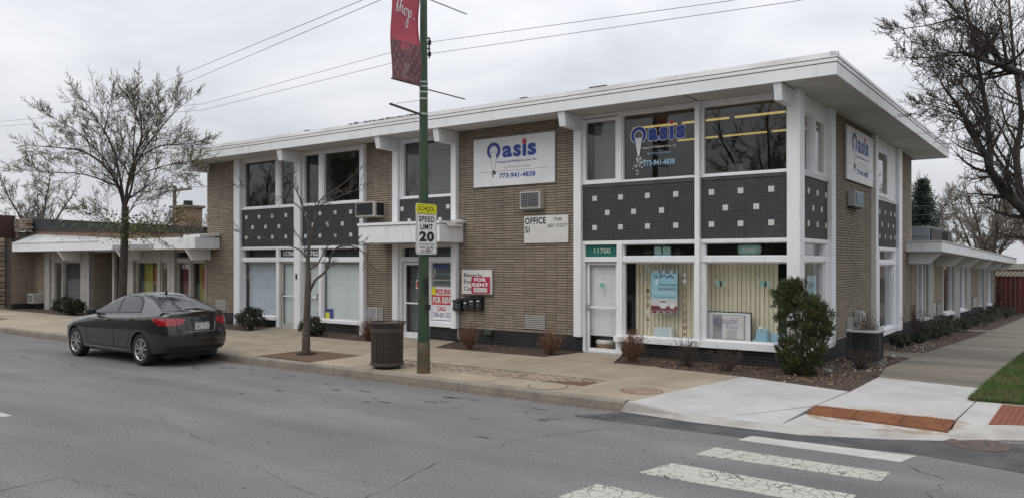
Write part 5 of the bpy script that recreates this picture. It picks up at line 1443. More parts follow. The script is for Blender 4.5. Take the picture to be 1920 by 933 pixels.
for b in ((-34.85, -34.6, -.1, .02, .13, 2.13), (-33.9, -33.8, -.1, .03, .13, 2.13), (-26.6, -26.42, -.1, .04, .13, 2.13), (-24.62, -24.52, -.1, .03, .13, 2.13)):
    q = MB(); wb(q, 'F', *b); q.build('mullion', M['shaded_white'], shop)
q = MB(); wb(q, 'F', -34.9, -32.1, -.1, .1, .24, .31); q.build('window_sill', M['shaded_white'], shop)
OLD = bld
def lbase(a0, a1, z0, z1, s):
    global bld
    keep = bld; bld = shop
    base('F', a0, a1, z0, z1, s); bld = keep
lbase(-36.5, -35.3, .1, .34, 11); lbase(-34.85, -32.15, .1, .24, 12); lbase(-28.15, -25.9, .1, .3, 13); lbase(-25.4, -23.6, .1, .3, 14)
lbox('recess_wall', 'black', -31.45, -28.7, 16.2, 16.3, .13, 2.6); lbox('recess_side', 'brick', -31.5, -31.45, 15.1, 16.2, .13, 2.5)  # back of the recess coloured black to stand for its shade
q = MB(); q.box(-29.85, -29.7, 15.0, 15.1, .13, 2.5); q.build('recess_post', M['shaded_white'], shop)
lw_(-28.1, -26.6, .35, 2.13); lw_(-26.42, -25.9, .2, 2.13, name='door', fm='shaded_white'); lw_(-25.38, -24.62, .2, 2.13, name='door'); lw_(-24.52, -23.68, .35, 2.13); lw_(-25.38, -24.55, 2.26, 2.46, gm='pane_dark', name='transom_window', fw=.02)
drape('F', -34.8, -32.2, .3, 2.15, 'blind_grey', o=-.6, parent=shop, seed=8)
drape('F', -28.05, -27.5, .3, 2.15, 'curtain_yellow', o=-.3, parent=shop, seed=9); drape('F', -27.25, -26.9, .3, 2.15, 'curtain_yellow', o=-.3, parent=shop, seed=10); drape('F', -26.75, -26.6, .3, 2.15, 'curtain_yellow', o=-.3, parent=shop, seed=11)
drape('F', -27.95, -26.7, 1.3, 1.95, 'curtain_orange', o=-.36, parent=shop, seed=12)
drape('F', -24.5, -23.66, .3, 2.15, 'curtain_yellow', o=-.3, parent=shop, seed=13); drape('F', -24.3, -23.85, 1.2, 1.9, 'curtain_orange', o=-.27, parent=shop, seed=14)
drape('F', -26.4, -25.92, .3, 2.15, 'curtain_red', o=-.2, parent=shop, seed=15); drape('F', -25.36, -24.64, .3, 2.15, 'curtain_red', o=-.2, parent=shop, seed=16)
text('11708', -26.3, 1.88, .34, .17, M['sign_white'], shop, 15.055, bold=.02); text('11706', -25.15, 1.88, .42, .17, M['sign_white'], shop, 15.055, bold=.02)
t = ac_unit(-36.05, -35.55, 14.55, .38, .78, 'beige air conditioner low on the brick wall by the far shop', n=7)
# chimney and pole behind the shops
ch = empty('brick_chimney', (-48, 29.5, 2.9), 'square brick chimney with a concrete cap behind the low shops', 'chimney')
fbox('stack', 'chimney_brick', ch, -50.5, -49.0, 29.6, 30.8, 2.0, 5.75)
r9 = random.Random(2)
q = MB()
for i in range(46):
    for j in range(4): 
        q.box(-50.49+j*.37, -50.49+j*.37+.355, 29.585, 29.6, 2.4+i*.072, 2.4+i*.072+.058); q.box(-49.0, -48.985, 29.61+j*.3, 29.61+j*.3+.285, 2.4+i*.072, 2.4+i*.072+.058)
q.build('brickwork', M['chimney_brick'], ch, kind='stuff')
fbox('cap', 'concrete_side', ch, -50.65, -48.85, 29.45, 30.95, 5.75, 5.92); q = MB(); q.lathe([(.3, 0), (.3, .35)], (-49.75, 30.2, 5.92), 14); q.build('pot', M['black'], ch)
po = empty('utility_pole', (-50.8, 30, 0), 'grey wooden utility pole with one crossarm behind the brick chimney', 'utility pole')
q = MB(); q.tube([(-51.1, 30, -.5), (-51.1, 30, 7.35)], [.17, .12], 8); q.build('pole', M['pole_wood'], po)
q = MB(); q.box(-51.3, -48.9, 29.85, 29.95, 6.95, 7.1); q.tube([(-51.05, 29.9, 6.2), (-50.2, 29.88, 6.95)], .03, 5); q.build('crossarm', M['pole_wood'], po)
q = MB()
for x in (-50.7, -50.0, -49.2): q.lathe([(.03, 0), (.06, .06), (.04, .14)], (x, 29.9, 7.1), 8)
q.tube([(-51.6, 29.9, 5.9), (-51.2, 29.9, 5.9)], .05, 5); q.tube([(-51.5, 29.9, 5.9), (-51.5, 29.9, 5.0)], .03, 5); q.build('insulator', M['black'], po)

# ---- brown building at the far left
bb = empty('brown_shop', (-41, 14, .15), 'shop with a brown shingled overhang and a rough stone pier beside the low shop row', 'building')
lb = lambda n_, m, *a, **k: fbox(n_, m, bb, *a, **k)
lb('wall', 'brick', -60, -37.2, 14.6, 26, 0, 3.4)
q = MB(); q.prism([(-36.5, 14.1), (-36.5, 15.0), (-37.4, 15.0), (-37.4, 14.1)], .05, 3.1); q.build('side_wall', M['mortar'], bb)
# its brick face towards the shops
q = MB(); r9 = random.Random(5)
for i in range(43):
    for j in range(3):
        z = .35 + i*.0605; q.box(-36.5, -36.488, 14.11+j*.3, 14.11+j*.3+.293, z+.005, z+.0555)
q.build('brickwork', M['brick'], bb, kind='stuff')
q = MB(); q.box(-36.5, -36.47, 14.1, 15.0, .05, .34); q.build('base_course', M['brick_dark'], bb)
# stone pier, each stone a piece
pr_ = lb('pier', 'mortar_grey', -37.6, -37.05, 13.95, 14.1, .1, 3.0)
z = .12; r9 = random.Random(12)
while z < 3.0:
    h = r9.uniform(.12, .3); x = -37.65
    while x < -37.05:
        w = r9.uniform(.25, .5); x2 = min(x+w, -37.0)
        bm = bmesh.new(); bmesh.ops.create_cube(bm, size=1)
        bmesh.ops.subdivide_edges(bm, edges=bm.edges[:], cuts=1, use_grid_fill=True)
        for v in bm.verts:
            v.co = Vector(((x+x2)/2 + v.co.x*(x2-x-.02)*(1-.25*abs(v.co.z)**2) , 13.97 - .03*r9.random() + v.co.y*.22, z+h/2 + v.co.z*(h-.02)*(1-.3*abs(v.co.x)))) - ORG[bb]
        me = bpy.data.meshes.new('stone'); bm.to_mesh(me); bm.free(); me.materials.append(M['stone_pier']); o = bpy.data.objects.new('stone', me); COL.objects.link(o); o.parent = pr_; ORG[o] = ORG[bb]
        x = x2
    z += h
q = MB(); r9 = random.Random(13)
for i in range(5):
    for j in range(5):
        x = -37.5 + j*.26 + (i % 2)*.12 + r9.uniform(-.04, .04); q.box(x, x+.22+r9.uniform(-.03, .02), 14.55+r9.uniform(-.04, .02), 14.8, 3.42+i*.11, 3.51+i*.11)
q.build('parapet_stones', M['stone_pier'], bb, kind='stuff')
# shingled overhang
q = MB(); q.prism([(13.2, 2.95), (14.6, 2.95), (14.6, 4.1), (13.75, 4.1)], -60, -37.35, 'x'); mz = q.build('shingle_overhang', M['shingle'], bb)
q = MB(); r9 = random.Random(3)
for i in range(8):
    for j in range(56):
        x = -37.35 - (j+1)*.2 + (i % 2)*.1; t0 = i/8; t1 = (i+1.1)/8
        if x + .19 > -37.36: continue
        y0 = 13.18 + .55*t0; y1 = 13.19 + .55*t1
        q.add([(x, y0-.03, 2.95+1.15*t0), (x+.19, y0-.03, 2.95+1.15*t0), (x+.19, y1, 2.95+1.15*min(t1, 1)), (x, y1, 2.95+1.15*min(t1, 1)), (x, y0+.02, 2.95+1.15*t0), (x+.19, y0+.02, 2.95+1.15*t0)], [(0,1,2,3), (0,4,5,1)])
q.build('shingles', M['shingle'], mz, kind='stuff')
w_ = fbox('shop_window', 'white_trim', bb, -41.9, -37.75, 14.5, 14.6, .55, 2.95); q = MB(); q.box(-41.8, -37.85, 14.46, 14.49, .68, 2.1); q.box(-41.8, -37.85, 14.46, 14.49, 2.2, 2.85); q.build('pane', M['car_glass'], w_)
q = MB(); q.box(-38.6, -38.2, 14.44, 14.455, 1.1, 1.7); q.build('poster', M['yellow_sign'], bb)
q = MB(); q.box(-44, -37.6, 14.35, 14.6, .1, .6); q.build('stone_base', M['stone_pier'], bb)

# ================================================================ REAR WING (falls away with the ground)
PV = Vector((-3.45, 26.2, 2.434))
wing = empty('rear_wing', tuple(PV), 'long single-storey rear wing with white canopy and triangular brackets along the side walk', 'building')
wing.rotation_euler = (-0.0185, 0, -0.0166)
def xb(name, m, x0, x1, y0, y1, z0, z1, parent=None, bevel=0): return fbox(name, m, parent or wing, x0, x1, y0, y1, z0, z1, bevel=bevel)
cn = xb('canopy', 'white_paint', -4.6, -3.45, 26.2, 50.3, 2.434, 2.72, bevel=.004)
xb('canopy_edge', 'flashing', -4.6, -3.42, 26.17, 50.33, 2.722, 2.76, cn); xb('canopy_groove', 'dark_metal', -4.6, -3.46, 26.21, 50.2, 2.715, 2.722, cn)
xb('canopy_soffit', 'soffit', -4.6, -3.47, 26.22, 50.2, 2.42, 2.433, cn)
for yb in (26.65, 31.3, 35.6, 40.1, 44.5, 49.1):
    q = MB(); q.prism([(-3.5, 2.42), (-3.85, 2.08), (-4.42, 2.08), (-4.42, 2.42)], yb-.06, yb+.06, 'y'); q.build('canopy_bracket', M['white_trim'], wing)
xb('roof', 'roof_tar', -16, -4.6, 27.2, 50.3, 2.5, 2.72)
xb('rear_wall', 'brick', -16, -4.42, 50.0, 50.3, -.4, 2.5)
def wbr(a0, a1, z0, z1, seed): 
    r = random.Random(seed); q = MB(); q.box(SX-.2, SX-.012, a0, a1, z0, z1); w = q.build('brick_wall', M['mortar'], wing)
    q = MB(); n = int((z1-z0)/.0605); 
    for i in range(n):
        a = a0
        while a < a1: add_brick(q, 'S', a, z0+i*.0605+.005, min(.295, a1-a), .0505, r=r); a += .3
    q.build('brickwork', M['brick'], w, kind='stuff')
for a0, a1, s in ((27.02, 27.9, 1), (30.35, 32.9, 2), (39.5, 43.0, 3), (47.9, 50.0, 4)): wbr(a0, a1, .3, 2.43, s)
q = MB(); q.box(-4.6, -4.39, 27.0, 50.0, -.6, .298); q.build('base_course', M['brick_dark'], wing)
for a0, a1, z0 in ((29.3, 30.35, .25), (34.85, 36.4, .0), (38.3, 39.5, .25), (44.2, 45.3, .1), (47.6, 47.9, .2)):
    q = MB(); q.box(-4.5, -4.3, a0, a1, z0, 2.43); q.build('pillar', M['shaded_white'], wing)
def ww(a0, a1, z0, z1, nm='shop_window'):
    q = MB(); f = .05
    for b in ((a0, a0+f, z0, z1), (a1-f, a1, z0, z1), (a0+f, a1-f, z0, z0+f), (a0+f, a1-f, z1-f, z1)): q.box(-4.48, -4.38, b[0], b[1], b[2], b[3])
    o = q.build(nm, M['white_trim'], wing); q = MB(); q.box(-4.45, -4.44, a0+f*.8, a1-f*.8, z0+f*.8, z1-f*.8); q.build('pane', M['pane_glass'], o)
ww(27.9, 28.7, .35, 2.2, 'door'); ww(28.7, 29.3, .35, 2.2); ww(32.9, 34.85, .35, 2.15); ww(36.4, 38.3, .35, 2.4); ww(43.0, 44.2, .3, 2.2, 'door'); ww(45.3, 47.6, .3, 2.4)
for a0, a1 in ((27.9, 29.3), (32.9, 34.85), (43.0, 44.2)): q = MB(); q.box(-4.5, -4.37, a0, a1, 2.2, 2.43); q.build('head_board', M['white_trim'], wing)
for a0, a1 in ((27.9, 29.3), (32.9, 34.85), (36.4, 38.3), (45.3, 47.6)): q = MB(); q.box(-4.5, -4.28, a0, a1, .26, .36); q.build('window_sill', M['white_trim'], wing)
xb('room_partition', 'room_dark', -8, -7.9, 27.3, 50, .0, 2.5); xb('room_floor', 'room_dark', -8, -4.6, 27.2, 50, .0, .1)
for a0, a1 in ((36.5, 38.2), (45.4, 47.5), (33.0, 33.7)): q = MB(); q.box(-4.62, -4.6, a0, a1, .36, 2.3); q.build('window_blind', M['blind_white'], wing)
for a0, a1, m in ((27.3, 27.8, 'brick_red'), (30.5, 31.3, 'sign_cream'), (31.6, 32.6, 'ac_beige'), (41.0, 42.3, 'sign_cream')):
    q = MB(); q.box(-4.41, -4.397, a0, a1, .32, .8); f = q.build('vent', M['black'], wing); q = MB()
    for i in range(6): q.box(-4.397, -4.385, a0+.01, a1-.01, .34+.075*i, .38+.075*i)
    q.build('louvre', M[m], f)
# rooftop unit
t = empty('rooftop_unit', (-4.9, 29.5, 2.7), 'large grey rooftop air handling unit on the rear wing roof', 'rooftop unit')
fbox('cabinet', 'hvac', t, -6.6, -4.18, 29.0, 31.6, 2.62, 3.3, bevel=.01); fbox('louvre_side', 'hvac_dark', t, -4.18, -4.15, 29.1, 31.5, 2.7, 3.24)
for i in range(9): fbox('louvre', 'dark_metal', t, -4.15, -4.13, 29.15, 31.45, 2.73+i*.055, 2.76+i*.055)
q = MB(); q.box(-5.4, -4.2, 28.985, 28.995, 2.95, 2.965); q.box(-5.42, -5.4, 28.985, 28.995, 2.64, 3.28); q.build('seam', M['dark_metal'], t)
fbox('fan_housing', 'hvac_dark', t, -4.4, -4.0, 31.8, 32.8, 2.62, 3.2)
# red board fence with lattice at the end of the wing
fe = empty('red_fence', (-2.2, 51, -.65), 'tall dark red board fence with lattice top at the end of the side walk', 'fence')
x = -4.9
while x < .6:
    q = MB(); q.box(x, x+.21, 51.0, 51.05, -.85, 1.25); q.build('board', M['fence_red'], fe); x += .22
q = MB(); q.box(-4.9, .8, 50.96, 51.08, 1.25, 1.33); q.box(-4.9, .8, 50.96, 51.08, 1.6, 1.7); q.build('top_rail', M['fence_red'], fe)
q = MB()
for i in range(27):
    x = -4.9 + i*.2
    for s in (1, -1):
        a = (x, 1.33) if s > 0 else (x, 1.6); b = (x+.27, 1.6) if s > 0 else (x+.27, 1.33)
        q.add([(a[0], 51.0+.01*s, a[1]), (a[0]+.03, 51.0+.01*s, a[1]), (b[0]+.03, 51.0+.01*s, b[1]), (b[0], 51.0+.01*s, b[1])], [(0,1,2,3)])
q.build('lattice', M['fence_red'], fe, kind='stuff')
fbox('gate_post', 'fence_red', fe, -1.45, -1.3, 50.7, 50.85, -.8, 4.4); fbox('gate_beam', 'fence_red', fe, -2.2, 3, 50.7, 50.85, 2.1, 2.2); fbox('gate_beam', 'fence_red', fe, -2.2, 3, 50.7, 50.85, 3.3, 3.4)
# garage behind it
ga = empty('garage', (2, 62, -1), 'pale garage with a dark gable roof behind the red fence', 'garage')
fbox('wall', 'brick_far', ga, -1.0, 8, 62, 68, -1.2, .9); q = MB(); q.prism([(-1.5, .9), (8.5, .9), (3.5, 2.6)], 61.6, 68.4, 'y'); q.build('roof', M['brick_red'], ga)
# ================================================================ PARKED CAR
def build_car():
    CX, CY = -17.07, 9.25
    car = empty('parked_car', (CX, CY, 0), 'dark grey four-door saloon parked at the kerb seen from behind its left side', 'car')
    O = ORG[car]
    Wd = .815
    def lerp(tab, x):
        if x <= tab[0][0]: return tab[0][1]
        for (a, b), (c, d) in zip(tab[:-1], tab[1:]):
            if x <= c:
                t = (x-a)/(c-a); t = t*t*(3-2*t)*.5 + t*.5
                return b + (d-b)*t
        return tab[-1][1]
    hwf = lambda x: Wd * (1 - (max(0, -1.45-x)/.85)**2.4*.34) * (1 - (max(0, x-1.35)/.85)**2.6*.19)
    ztf = lambda x: lerp([(-2.3, .66), (-2.15, .76), (-1.85, .85), (-1.45, .92), (-.85, 1.0), (0, 1.02), (1.2, 1.08), (1.7, 1.105), (2.0, 1.12), (2.2, 1.115)], x)
    zsf = lambda x: lerp([(-2.3, .62), (-2.1, .72), (-1.45, .86), (-.8, .945), (0, .975), (1.0, 1.02), (1.6, 1.05), (2.2, 1.06)], x)
    zbf = lambda x: lerp([(-2.3, .26), (-1.9, .2), (0, .2), (1.7, .22), (2.2, .3)], x)
    def section(x):
        hw, zt, zs, zb = hwf(x), ztf(x), zsf(x), zbf(x)
        return [(0, zb), (.55*hw, zb), (.88*hw, zb), (.955*hw, zb+.05), (.98*hw, zb+.14), (.985*hw, .42), (1.0*hw, .53), (1.004*hw, .64), (.995*hw, .74), (.982*hw, max(.78, zs-.13)) if zs > .92 else (.98*hw, zs-.1+.03),
                (.962*hw, zs-.035), (.93*hw, zs), (.87*hw, zs+(zt-zs)*.35), (.7*hw, zs+(zt-zs)*.75), (.4*hw, zs+(zt-zs)*.95), (0, zt)]
    def warp(x, z):
        d = 0
        if x > 1.75:
            t = min(1, (x-1.75)/.45)
            if z > .72: d -= (z-.72)*.20*t
            if z > 1.03: d += (z-1.03)*.55*t
            if z < .45: d -= (.45-z)*.45*t
        if x < -1.8:
            t = min(1, (-1.8-x)/.5)
            if z > .55: d += (z-.55)*.7*t
            if z < .4: d += (.4-z)*.4*t
        return x + d
    xs = [-2.3, -2.27, -2.2, -2.1, -1.95, -1.8, -1.6, -1.45, -1.3, -1.1, -.95, -.8, -.6, -.4, -.2, 0, .2, .4, .6, .8, 1.0, 1.15, 1.36, 1.55, 1.7, 1.8, 1.9, 2.0, 2.1, 2.17, 2.2]
    V, F_ = [], []
    n = len(section(0)); ring = 2*n - 2
    for x in xs:
        s_ = section(x)
        full = s_ + [(-y, z) for y, z in reversed(s_[1:-1])]
        for y, z in full: V.append((warp(x, z), y, z))
    for i in range(len(xs)-1):
        for j in range(ring):
            a = i*ring + j; b = i*ring + (j+1) % ring
            F_.append((a, a+ring, b+ring, b))
    # end caps: rows across the width, bulging outwards
    def cap(i, x, sgn, bulge):
        s_ = section(x); base_ = i*ring; K = 8; rows_ = []
        for j in range(1, n-1):
            y, z = s_[j]; row = []
            for k in range(K+1):
                u = -1 + 2*k/K
                if k == 0: row.append(base_ + ring - j)
                elif k == K: row.append(base_ + j)
                else:
                    row.append(len(V)); V.append((warp(x, z) + sgn*bulge*(1-u*u), u*y, z + (ztf(x)-zsf(x))*.3*(1-u*u)*(1 if j > n-5 else 0)))
            rows_.append(row)
        for r0, r1 in zip(rows_[:-1], rows_[1:]):
            for k in range(K):
                f = (r0[k], r0[k+1], r1[k+1], r1[k])
                F_.append(f if sgn > 0 else f[::-1])
        bot = (base_,); r0 = rows_[0]; f = tuple([base_] + r0[K:K+1] + r0[K-1:0:-1] + r0[0:1]); F_.append(f if sgn > 0 else f[::-1])
        r1 = rows_[-1]; f = tuple(r1 + [base_ + n - 1]); F_.append(f if sgn > 0 else f[::-1])
    cap(0, xs[0], -1, .12); cap(len(xs)-1, xs[-1], 1, .17)
    me = bpy.data.meshes.new('body'); me.from_pydata(V, [], F_); me.validate()
    bm = bmesh.new(); bm.from_mesh(me); bmesh.ops.remove_doubles(bm, verts=bm.verts, dist=.0005); bmesh.ops.recalc_face_normals(bm, faces=bm.faces); bm.to_mesh(me); bm.free()
    body = bpy.data.objects.new('body', me); COL.objects.link(body)
    ss_ = body.modifiers.new('s', 'SUBSURF'); ss_.levels = 1; ss_.render_levels = 1
    cut = bmesh.new()
    for wx in (-1.42, 1.375):
        for sy in (-1, 1):
            bmesh.ops.create_cone(cut, cap_ends=True, segments=40, radius1=.365, radius2=.365, depth=.5, matrix=Matrix.Translation((wx, sy*.82, .335)) @ Matrix.Rotation(R(90), 4, 'X'))
    cm = bpy.data.meshes.new('c'); cut.to_mesh(cm); cut.free(); co = bpy.data.objects.new('c', cm); COL.objects.link(co)
    bo = body.modifiers.new('b', 'BOOLEAN'); bo.object = co; bo.operation = 'DIFFERENCE'; bo.solver = 'EXACT'
    bpy.context.view_layer.update()
    dg = bpy.context.evaluated_depsgraph_get(); nm = bpy.data.meshes.new_from_object(body.evaluated_get(dg))
    body.modifiers.clear(); body.data = nm; nm.name = 'body'; bpy.data.objects.remove(co)
    nm.materials.clear(); nm.materials.append(M['car_paint']); nm.materials.append(M['car_trim'])
    for p in nm.polygons:
        p.use_smooth = True
        c = p.center
        for wx in (-1.42, 1.375):
            if abs(math.hypot(c.x-wx, c.z-.335) - .365) < .012 and abs(c.y) < .78 and abs(c.y) > .5: p.material_index = 1; p.use_smooth = False
        if abs(abs(c.y) - .57) < .01 and p.normal.y*c.y > 0: p.material_index = 1; p.use_smooth = False
    nm.set_sharp_from_angle(angle=R(38))
    body.parent = car; ORG[body] = O
    # cabin
    zr = lambda x: lerp([(-.85, .99), (-.6, 1.13), (-.3, 1.285), (-.05, 1.385), (.15, 1.44), (.4, 1.475), (.7, 1.48), (1.0, 1.45), (1.25, 1.395), (1.5, 1.30), (1.75, 1.20), (1.98, 1.105)], x)
    belt = lambda x: lerp([(-.85, .955), (0, .985), (1.0, 1.025), (1.6, 1.05), (1.98, 1.06)], x)
    xs2 = [-.85, -.72, -.6, -.45, -.3, -.17, -.05, .05, .15, .28, .4, .55, .7, .85, 1.0, 1.12, 1.25, 1.37, 1.5, 1.62, 1.75, 1.87, 1.98]
    V, F_ = [], []
    def sec2(x):
        b = belt(x) - .02; zt = max(zr(x), b+.02); h = zt - b; tp = .74 + .0*x
        if x > 1.2: tp -= (x-1.2)*.03
        yb = tp
        return [(yb, b), (yb - .16*h, b+.3*h), (yb-.36*h, b+.6*h), (yb-.50*h, b+.8*h), (yb-.62*h-.01, b+.915*h), (yb-.75*h-.05, b+.965*h), (yb*.5-.2*h, b+.993*h), (0, zt)]
    m_ = 8
    for x in xs2:
        s_ = sec2(x); full = s_ + [(-y, z) for y, z in reversed(s_[:-1])]
        for y, z in full: V.append((x, y, z))
    ring2 = 2*m_-1
    for i in range(len(xs2)-1):
        for j in range(ring2-1):
            a = i*ring2+j; F_.append((a, a+ring2, a+ring2+1, a+1))
    me = bpy.data.meshes.new('roof'); me.from_pydata(V, [], F_); me.materials.append(M['car_paint'])
    for p in me.polygons: p.use_smooth = True
    rf = bpy.data.objects.new('roof', me); COL.objects.link(rf); rf.parent = car; ORG[rf] = O
    s2 = rf.modifiers.new('s', 'SUBSURF'); s2.levels = 1; s2.render_levels = 2
    bpy.context.view_layer.update(); dg = bpy.context.evaluated_depsgraph_get()
    me2 = bpy.data.meshes.new_from_object(rf.evaluated_get(dg)); rf.modifiers.clear(); rf.data = me2; me2.name = 'roof'
    bmv = []; bmf = []
    for mm in (nm, me2):
        k = len(bmv); bmv += [v.co.copy() for v in mm.vertices]; bmf += [tuple(k+i for i in p.vertices) for p in mm.polygons]
    bvh = BVHTree.FromPolygons(bmv, bmf)
    def patch(name, poly, axis, mt, off=.004, parent=car, step=.06, sgn=1, smooth=True):
        """outline drawn on a side (axis 'y': points are x,z) or end view (axis 'x': points are y,z), laid onto the body"""
        bm = bmesh.new()
        vs = [bm.verts.new((p[0], 0, p[1])) for p in poly]; f = bm.faces.new(vs)
        u0, u1 = min(p[0] for p in poly), max(p[0] for p in poly); w0, w1 = min(p[1] for p in poly), max(p[1] for p in poly)
        k = math.floor(u0/step)+1
        while k*step < u1: bmesh.ops.bisect_plane(bm, geom=bm.verts[:]+bm.edges[:]+bm.faces[:], plane_co=(k*step, 0, 0), plane_no=(1, 0, 0)); k += 1
        k = math.floor(w0/step)+1
        while k*step < w1: bmesh.ops.bisect_plane(bm, geom=bm.verts[:]+bm.edges[:]+bm.faces[:], plane_co=(0, 0, k*step), plane_no=(0, 0, 1)); k += 1
        bm.verts.ensure_lookup_table(); bad = []
        for v in bm.verts:
            if axis == 'y': o_ = Vector((v.co.x, sgn*2, v.co.z)); d = Vector((0, -sgn, 0))
            elif axis == 'x': o_ = Vector((sgn*4, v.co.x, v.co.z)); d = Vector((-sgn, 0, 0))
            else: o_ = Vector((v.co.x, v.co.z, 3)); d = Vector((0, 0, -1))
            h = bvh.ray_cast(o_, d)
            if h[0] is None: bad.append(v)
            else:
                nn = h[1] if h[1].dot(d) < 0 else -h[1]
                v.co = h[0] + nn*off
        bmesh.ops.delete(bm, geom=bad, context='VERTS')
        bmesh.ops.triangulate(bm, faces=bm.faces[:])
        bmesh.ops.recalc_face_normals(bm, faces=bm.faces[:])
        me = bpy.data.meshes.new(name); bm.to_mesh(me); bm.free(); me.materials.append(M[mt])
        for p in me.polygons: p.use_smooth = smooth
        o = bpy.data.objects.new(name, me); COL.objects.link(o); o.parent = parent; ORG[o] = O
        return o
    def seam(pts, axis, w=.007, sgn=1, mt='black', name='panel_gap', off=.0022, parent=body):
        P = []
        for (a, b), (c, d) in zip(pts[:-1], pts[1:]):
            k = max(1, int(math.hypot(c-a, d-b)/.04)); P += [(a+(c-a)*i/k, b+(d-b)*i/k) for i in range(k)]
        P.append(pts[-1]); vs = []; fs = []
        for i, p in enumerate(P):
            a = P[max(i-1, 0)]; b = P[min(i+1, len(P)-1)]; dx, dz = b[0]-a[0], b[1]-a[1]; L = math.hypot(dx, dz) or 1
            for s_ in (-1, 1):
                q0, q1 = p[0]-dz/L*w*.5*s_, p[1]+dx/L*w*.5*s_
                if axis == 'y': o_ = Vector((q0, sgn*2, q1)); d = Vector((0, -sgn, 0))
                else: o_ = Vector((sgn*4, q0, q1)); d = Vector((-sgn, 0, 0))
                h = bvh.ray_cast(o_, d)
                if h[0] is None: return None
                nn = h[1] if h[1].dot(d) < 0 else -h[1]
                v = h[0]+nn*off; vs.append(tuple(v + O))
        q = MB(); q.add(vs, [(2*i, 2*i+1, 2*i+3, 2*i+2) for i in range(len(P)-1)])
        return q.build(name, M[mt], parent)
    def grow_poly(poly, d):
        cx = sum(p[0] for p in poly)/len(poly); cz = sum(p[1] for p in poly)/len(poly)
        o = []
        n_ = len(poly)
        for i in range(n_):
            a = poly[i-1]; b = poly[i]; c = poly[(i+1) % n_]
            e1 = (b[0]-a[0], b[1]-a[1]); e2 = (c[0]-b[0], c[1]-b[1]); l1 = math.hypot(*e1) or 1; l2 = math.hypot(*e2) or 1
            nx_ = e1[1]/l1 + e2[1]/l2; nz_ = -e1[0]/l1 - e2[0]/l2; l = math.hypot(nx_, nz_) or 1
            s_ = 1 if (nx_*(b[0]-cx) + nz_*(b[1]-cz)) > 0 else -1
            o.append((b[0]+s_*nx_/l*d, b[1]+s_*nz_/l*d))
        return o
    fw_ = [(-.66, 1.015), (.30, 1.05), (.16, 1.39), (.02, 1.375), (-.12, 1.325), (-.3, 1.235), (-.5, 1.11)]
    rw_ = [(.36, 1.052), (1.22, 1.098), (1.16, 1.2), (1.05, 1.31), (.9, 1.37), (.6, 1.40), (.22, 1.395)]
    for sg in (-1, 1):
        patch('window_trim', grow_poly([(-.70, 1.0), (1.26, 1.085), (1.2, 1.2), (1.08, 1.33), (.9, 1.39), (.6, 1.415), (.16, 1.405), (0, 1.39), (-.12, 1.345), (-.3, 1.26), (-.5, 1.13)], .008), 'y', 'car_trim', .003, sgn=sg)
        patch('side_window', fw_, 'y', 'car_glass', .007, sgn=sg); patch('side_window', rw_, 'y', 'car_glass', .007, sgn=sg)
    patch('rear_window', [(-.60, 1.125), (-.3, 1.115), (.3, 1.115), (.60, 1.125), (.50, 1.27), (.40, 1.375), (.2, 1.395), (-.2, 1.395), (-.40, 1.375), (-.50, 1.27)], 'x', 'car_glass', .006, sgn=1, step=.05)
    patch('windscreen', [(-.62, 1.02), (.62, 1.02), (.5, 1.3), (.42, 1.38), (-.42, 1.38), (-.5, 1.3)], 'x', 'car_glass', .006, sgn=-1, step=.05)
    # lamps
    for sg in (-1, 1):
        q = [(sg*.33, .975), (sg*.50, .985), (sg*.70, .995), (sg*.70, .855), (sg*.52, .835), (sg*.38, .885)]
        lp = patch('tail_lamp', q, 'x', 'lamp_red', .010, sgn=1, step=.03)
        patch('tail_lamp', [(1.80, .985), (1.95, .995), (2.25, .995), (2.2, .845), (1.98, .855), (1.84, .93)], 'y', 'lamp_red', .010, sgn=sg, step=.03)
        seam([(sg*.50, 1.09), (sg*.50, .8), (sg*.49, .68), (sg*.44, .655)], 'x', .009, off=.0125)
        patch('headlamp', [(-1.75, .78), (-2.05, .70), (-2.2, .62), (-1.95, .62), (-1.7, .72)], 'y', 'steel', .006, sgn=sg, step=.05)
        # door gaps, handles, sill line
        for pts in ([(.30, 1.03), (.33, .9), (.34, .6), (.30, .34)], [(-.80, .93), (-.86, .7), (-.84, .4), (-.78, .34)], [(1.30, 1.06), (1.22, .9), (1.02, .68), (.93, .5), (.86, .34)], [(-.78, .34), (.86, .34)]):
            seam(pts, 'y', .012, sgn=sg, off=.003)
        seam([(-.95, .302), (.9, .302)], 'y', .014, sgn=sg, mt='steel', name='sill_strip', off=.006)
        for hx in (.06, 1.0):
            q = MB(); yy0 = sg*.80; z_ = .90 if hx < .5 else .94
            q.tube([O+Vector((hx-.09, yy0*1.0, z_)), O+Vector((hx-.07, yy0+sg*.035, z_+.004)), O+Vector((hx+.07, yy0+sg*.035, z_+.008)), O+Vector((hx+.09, yy0, z_+.008))], [.011, .013, .013, .011], 8); q.build('door_handle', M['car_paint'], car, smooth=True)
            patch('handle_recess', [(hx-.055, z_-.045), (hx+.055, z_-.04), (hx+.07, z_+.03), (hx-.07, z_+.025)], 'y', 'black', .003, sgn=sg, step=.05)
        # door mirror
        bm = bmesh.new(); bmesh.ops.create_uvsphere(bm, u_segments=18, v_segments=12, radius=1)
        for v in bm.verts:
            x_, y_, z_ = v.co; f_ = .8 if x_ > 0 else 1.0
            v.co = Vector((-.55 + (abs(x_)**.7*(1 if x_ > 0 else -1))*.085*f_, sg*(.86) + (abs(y_)**.7*(1 if y_ > 0 else -1))*.105, 1.06 + (abs(z_)**.7*(1 if z_ > 0 else -1))*.068))
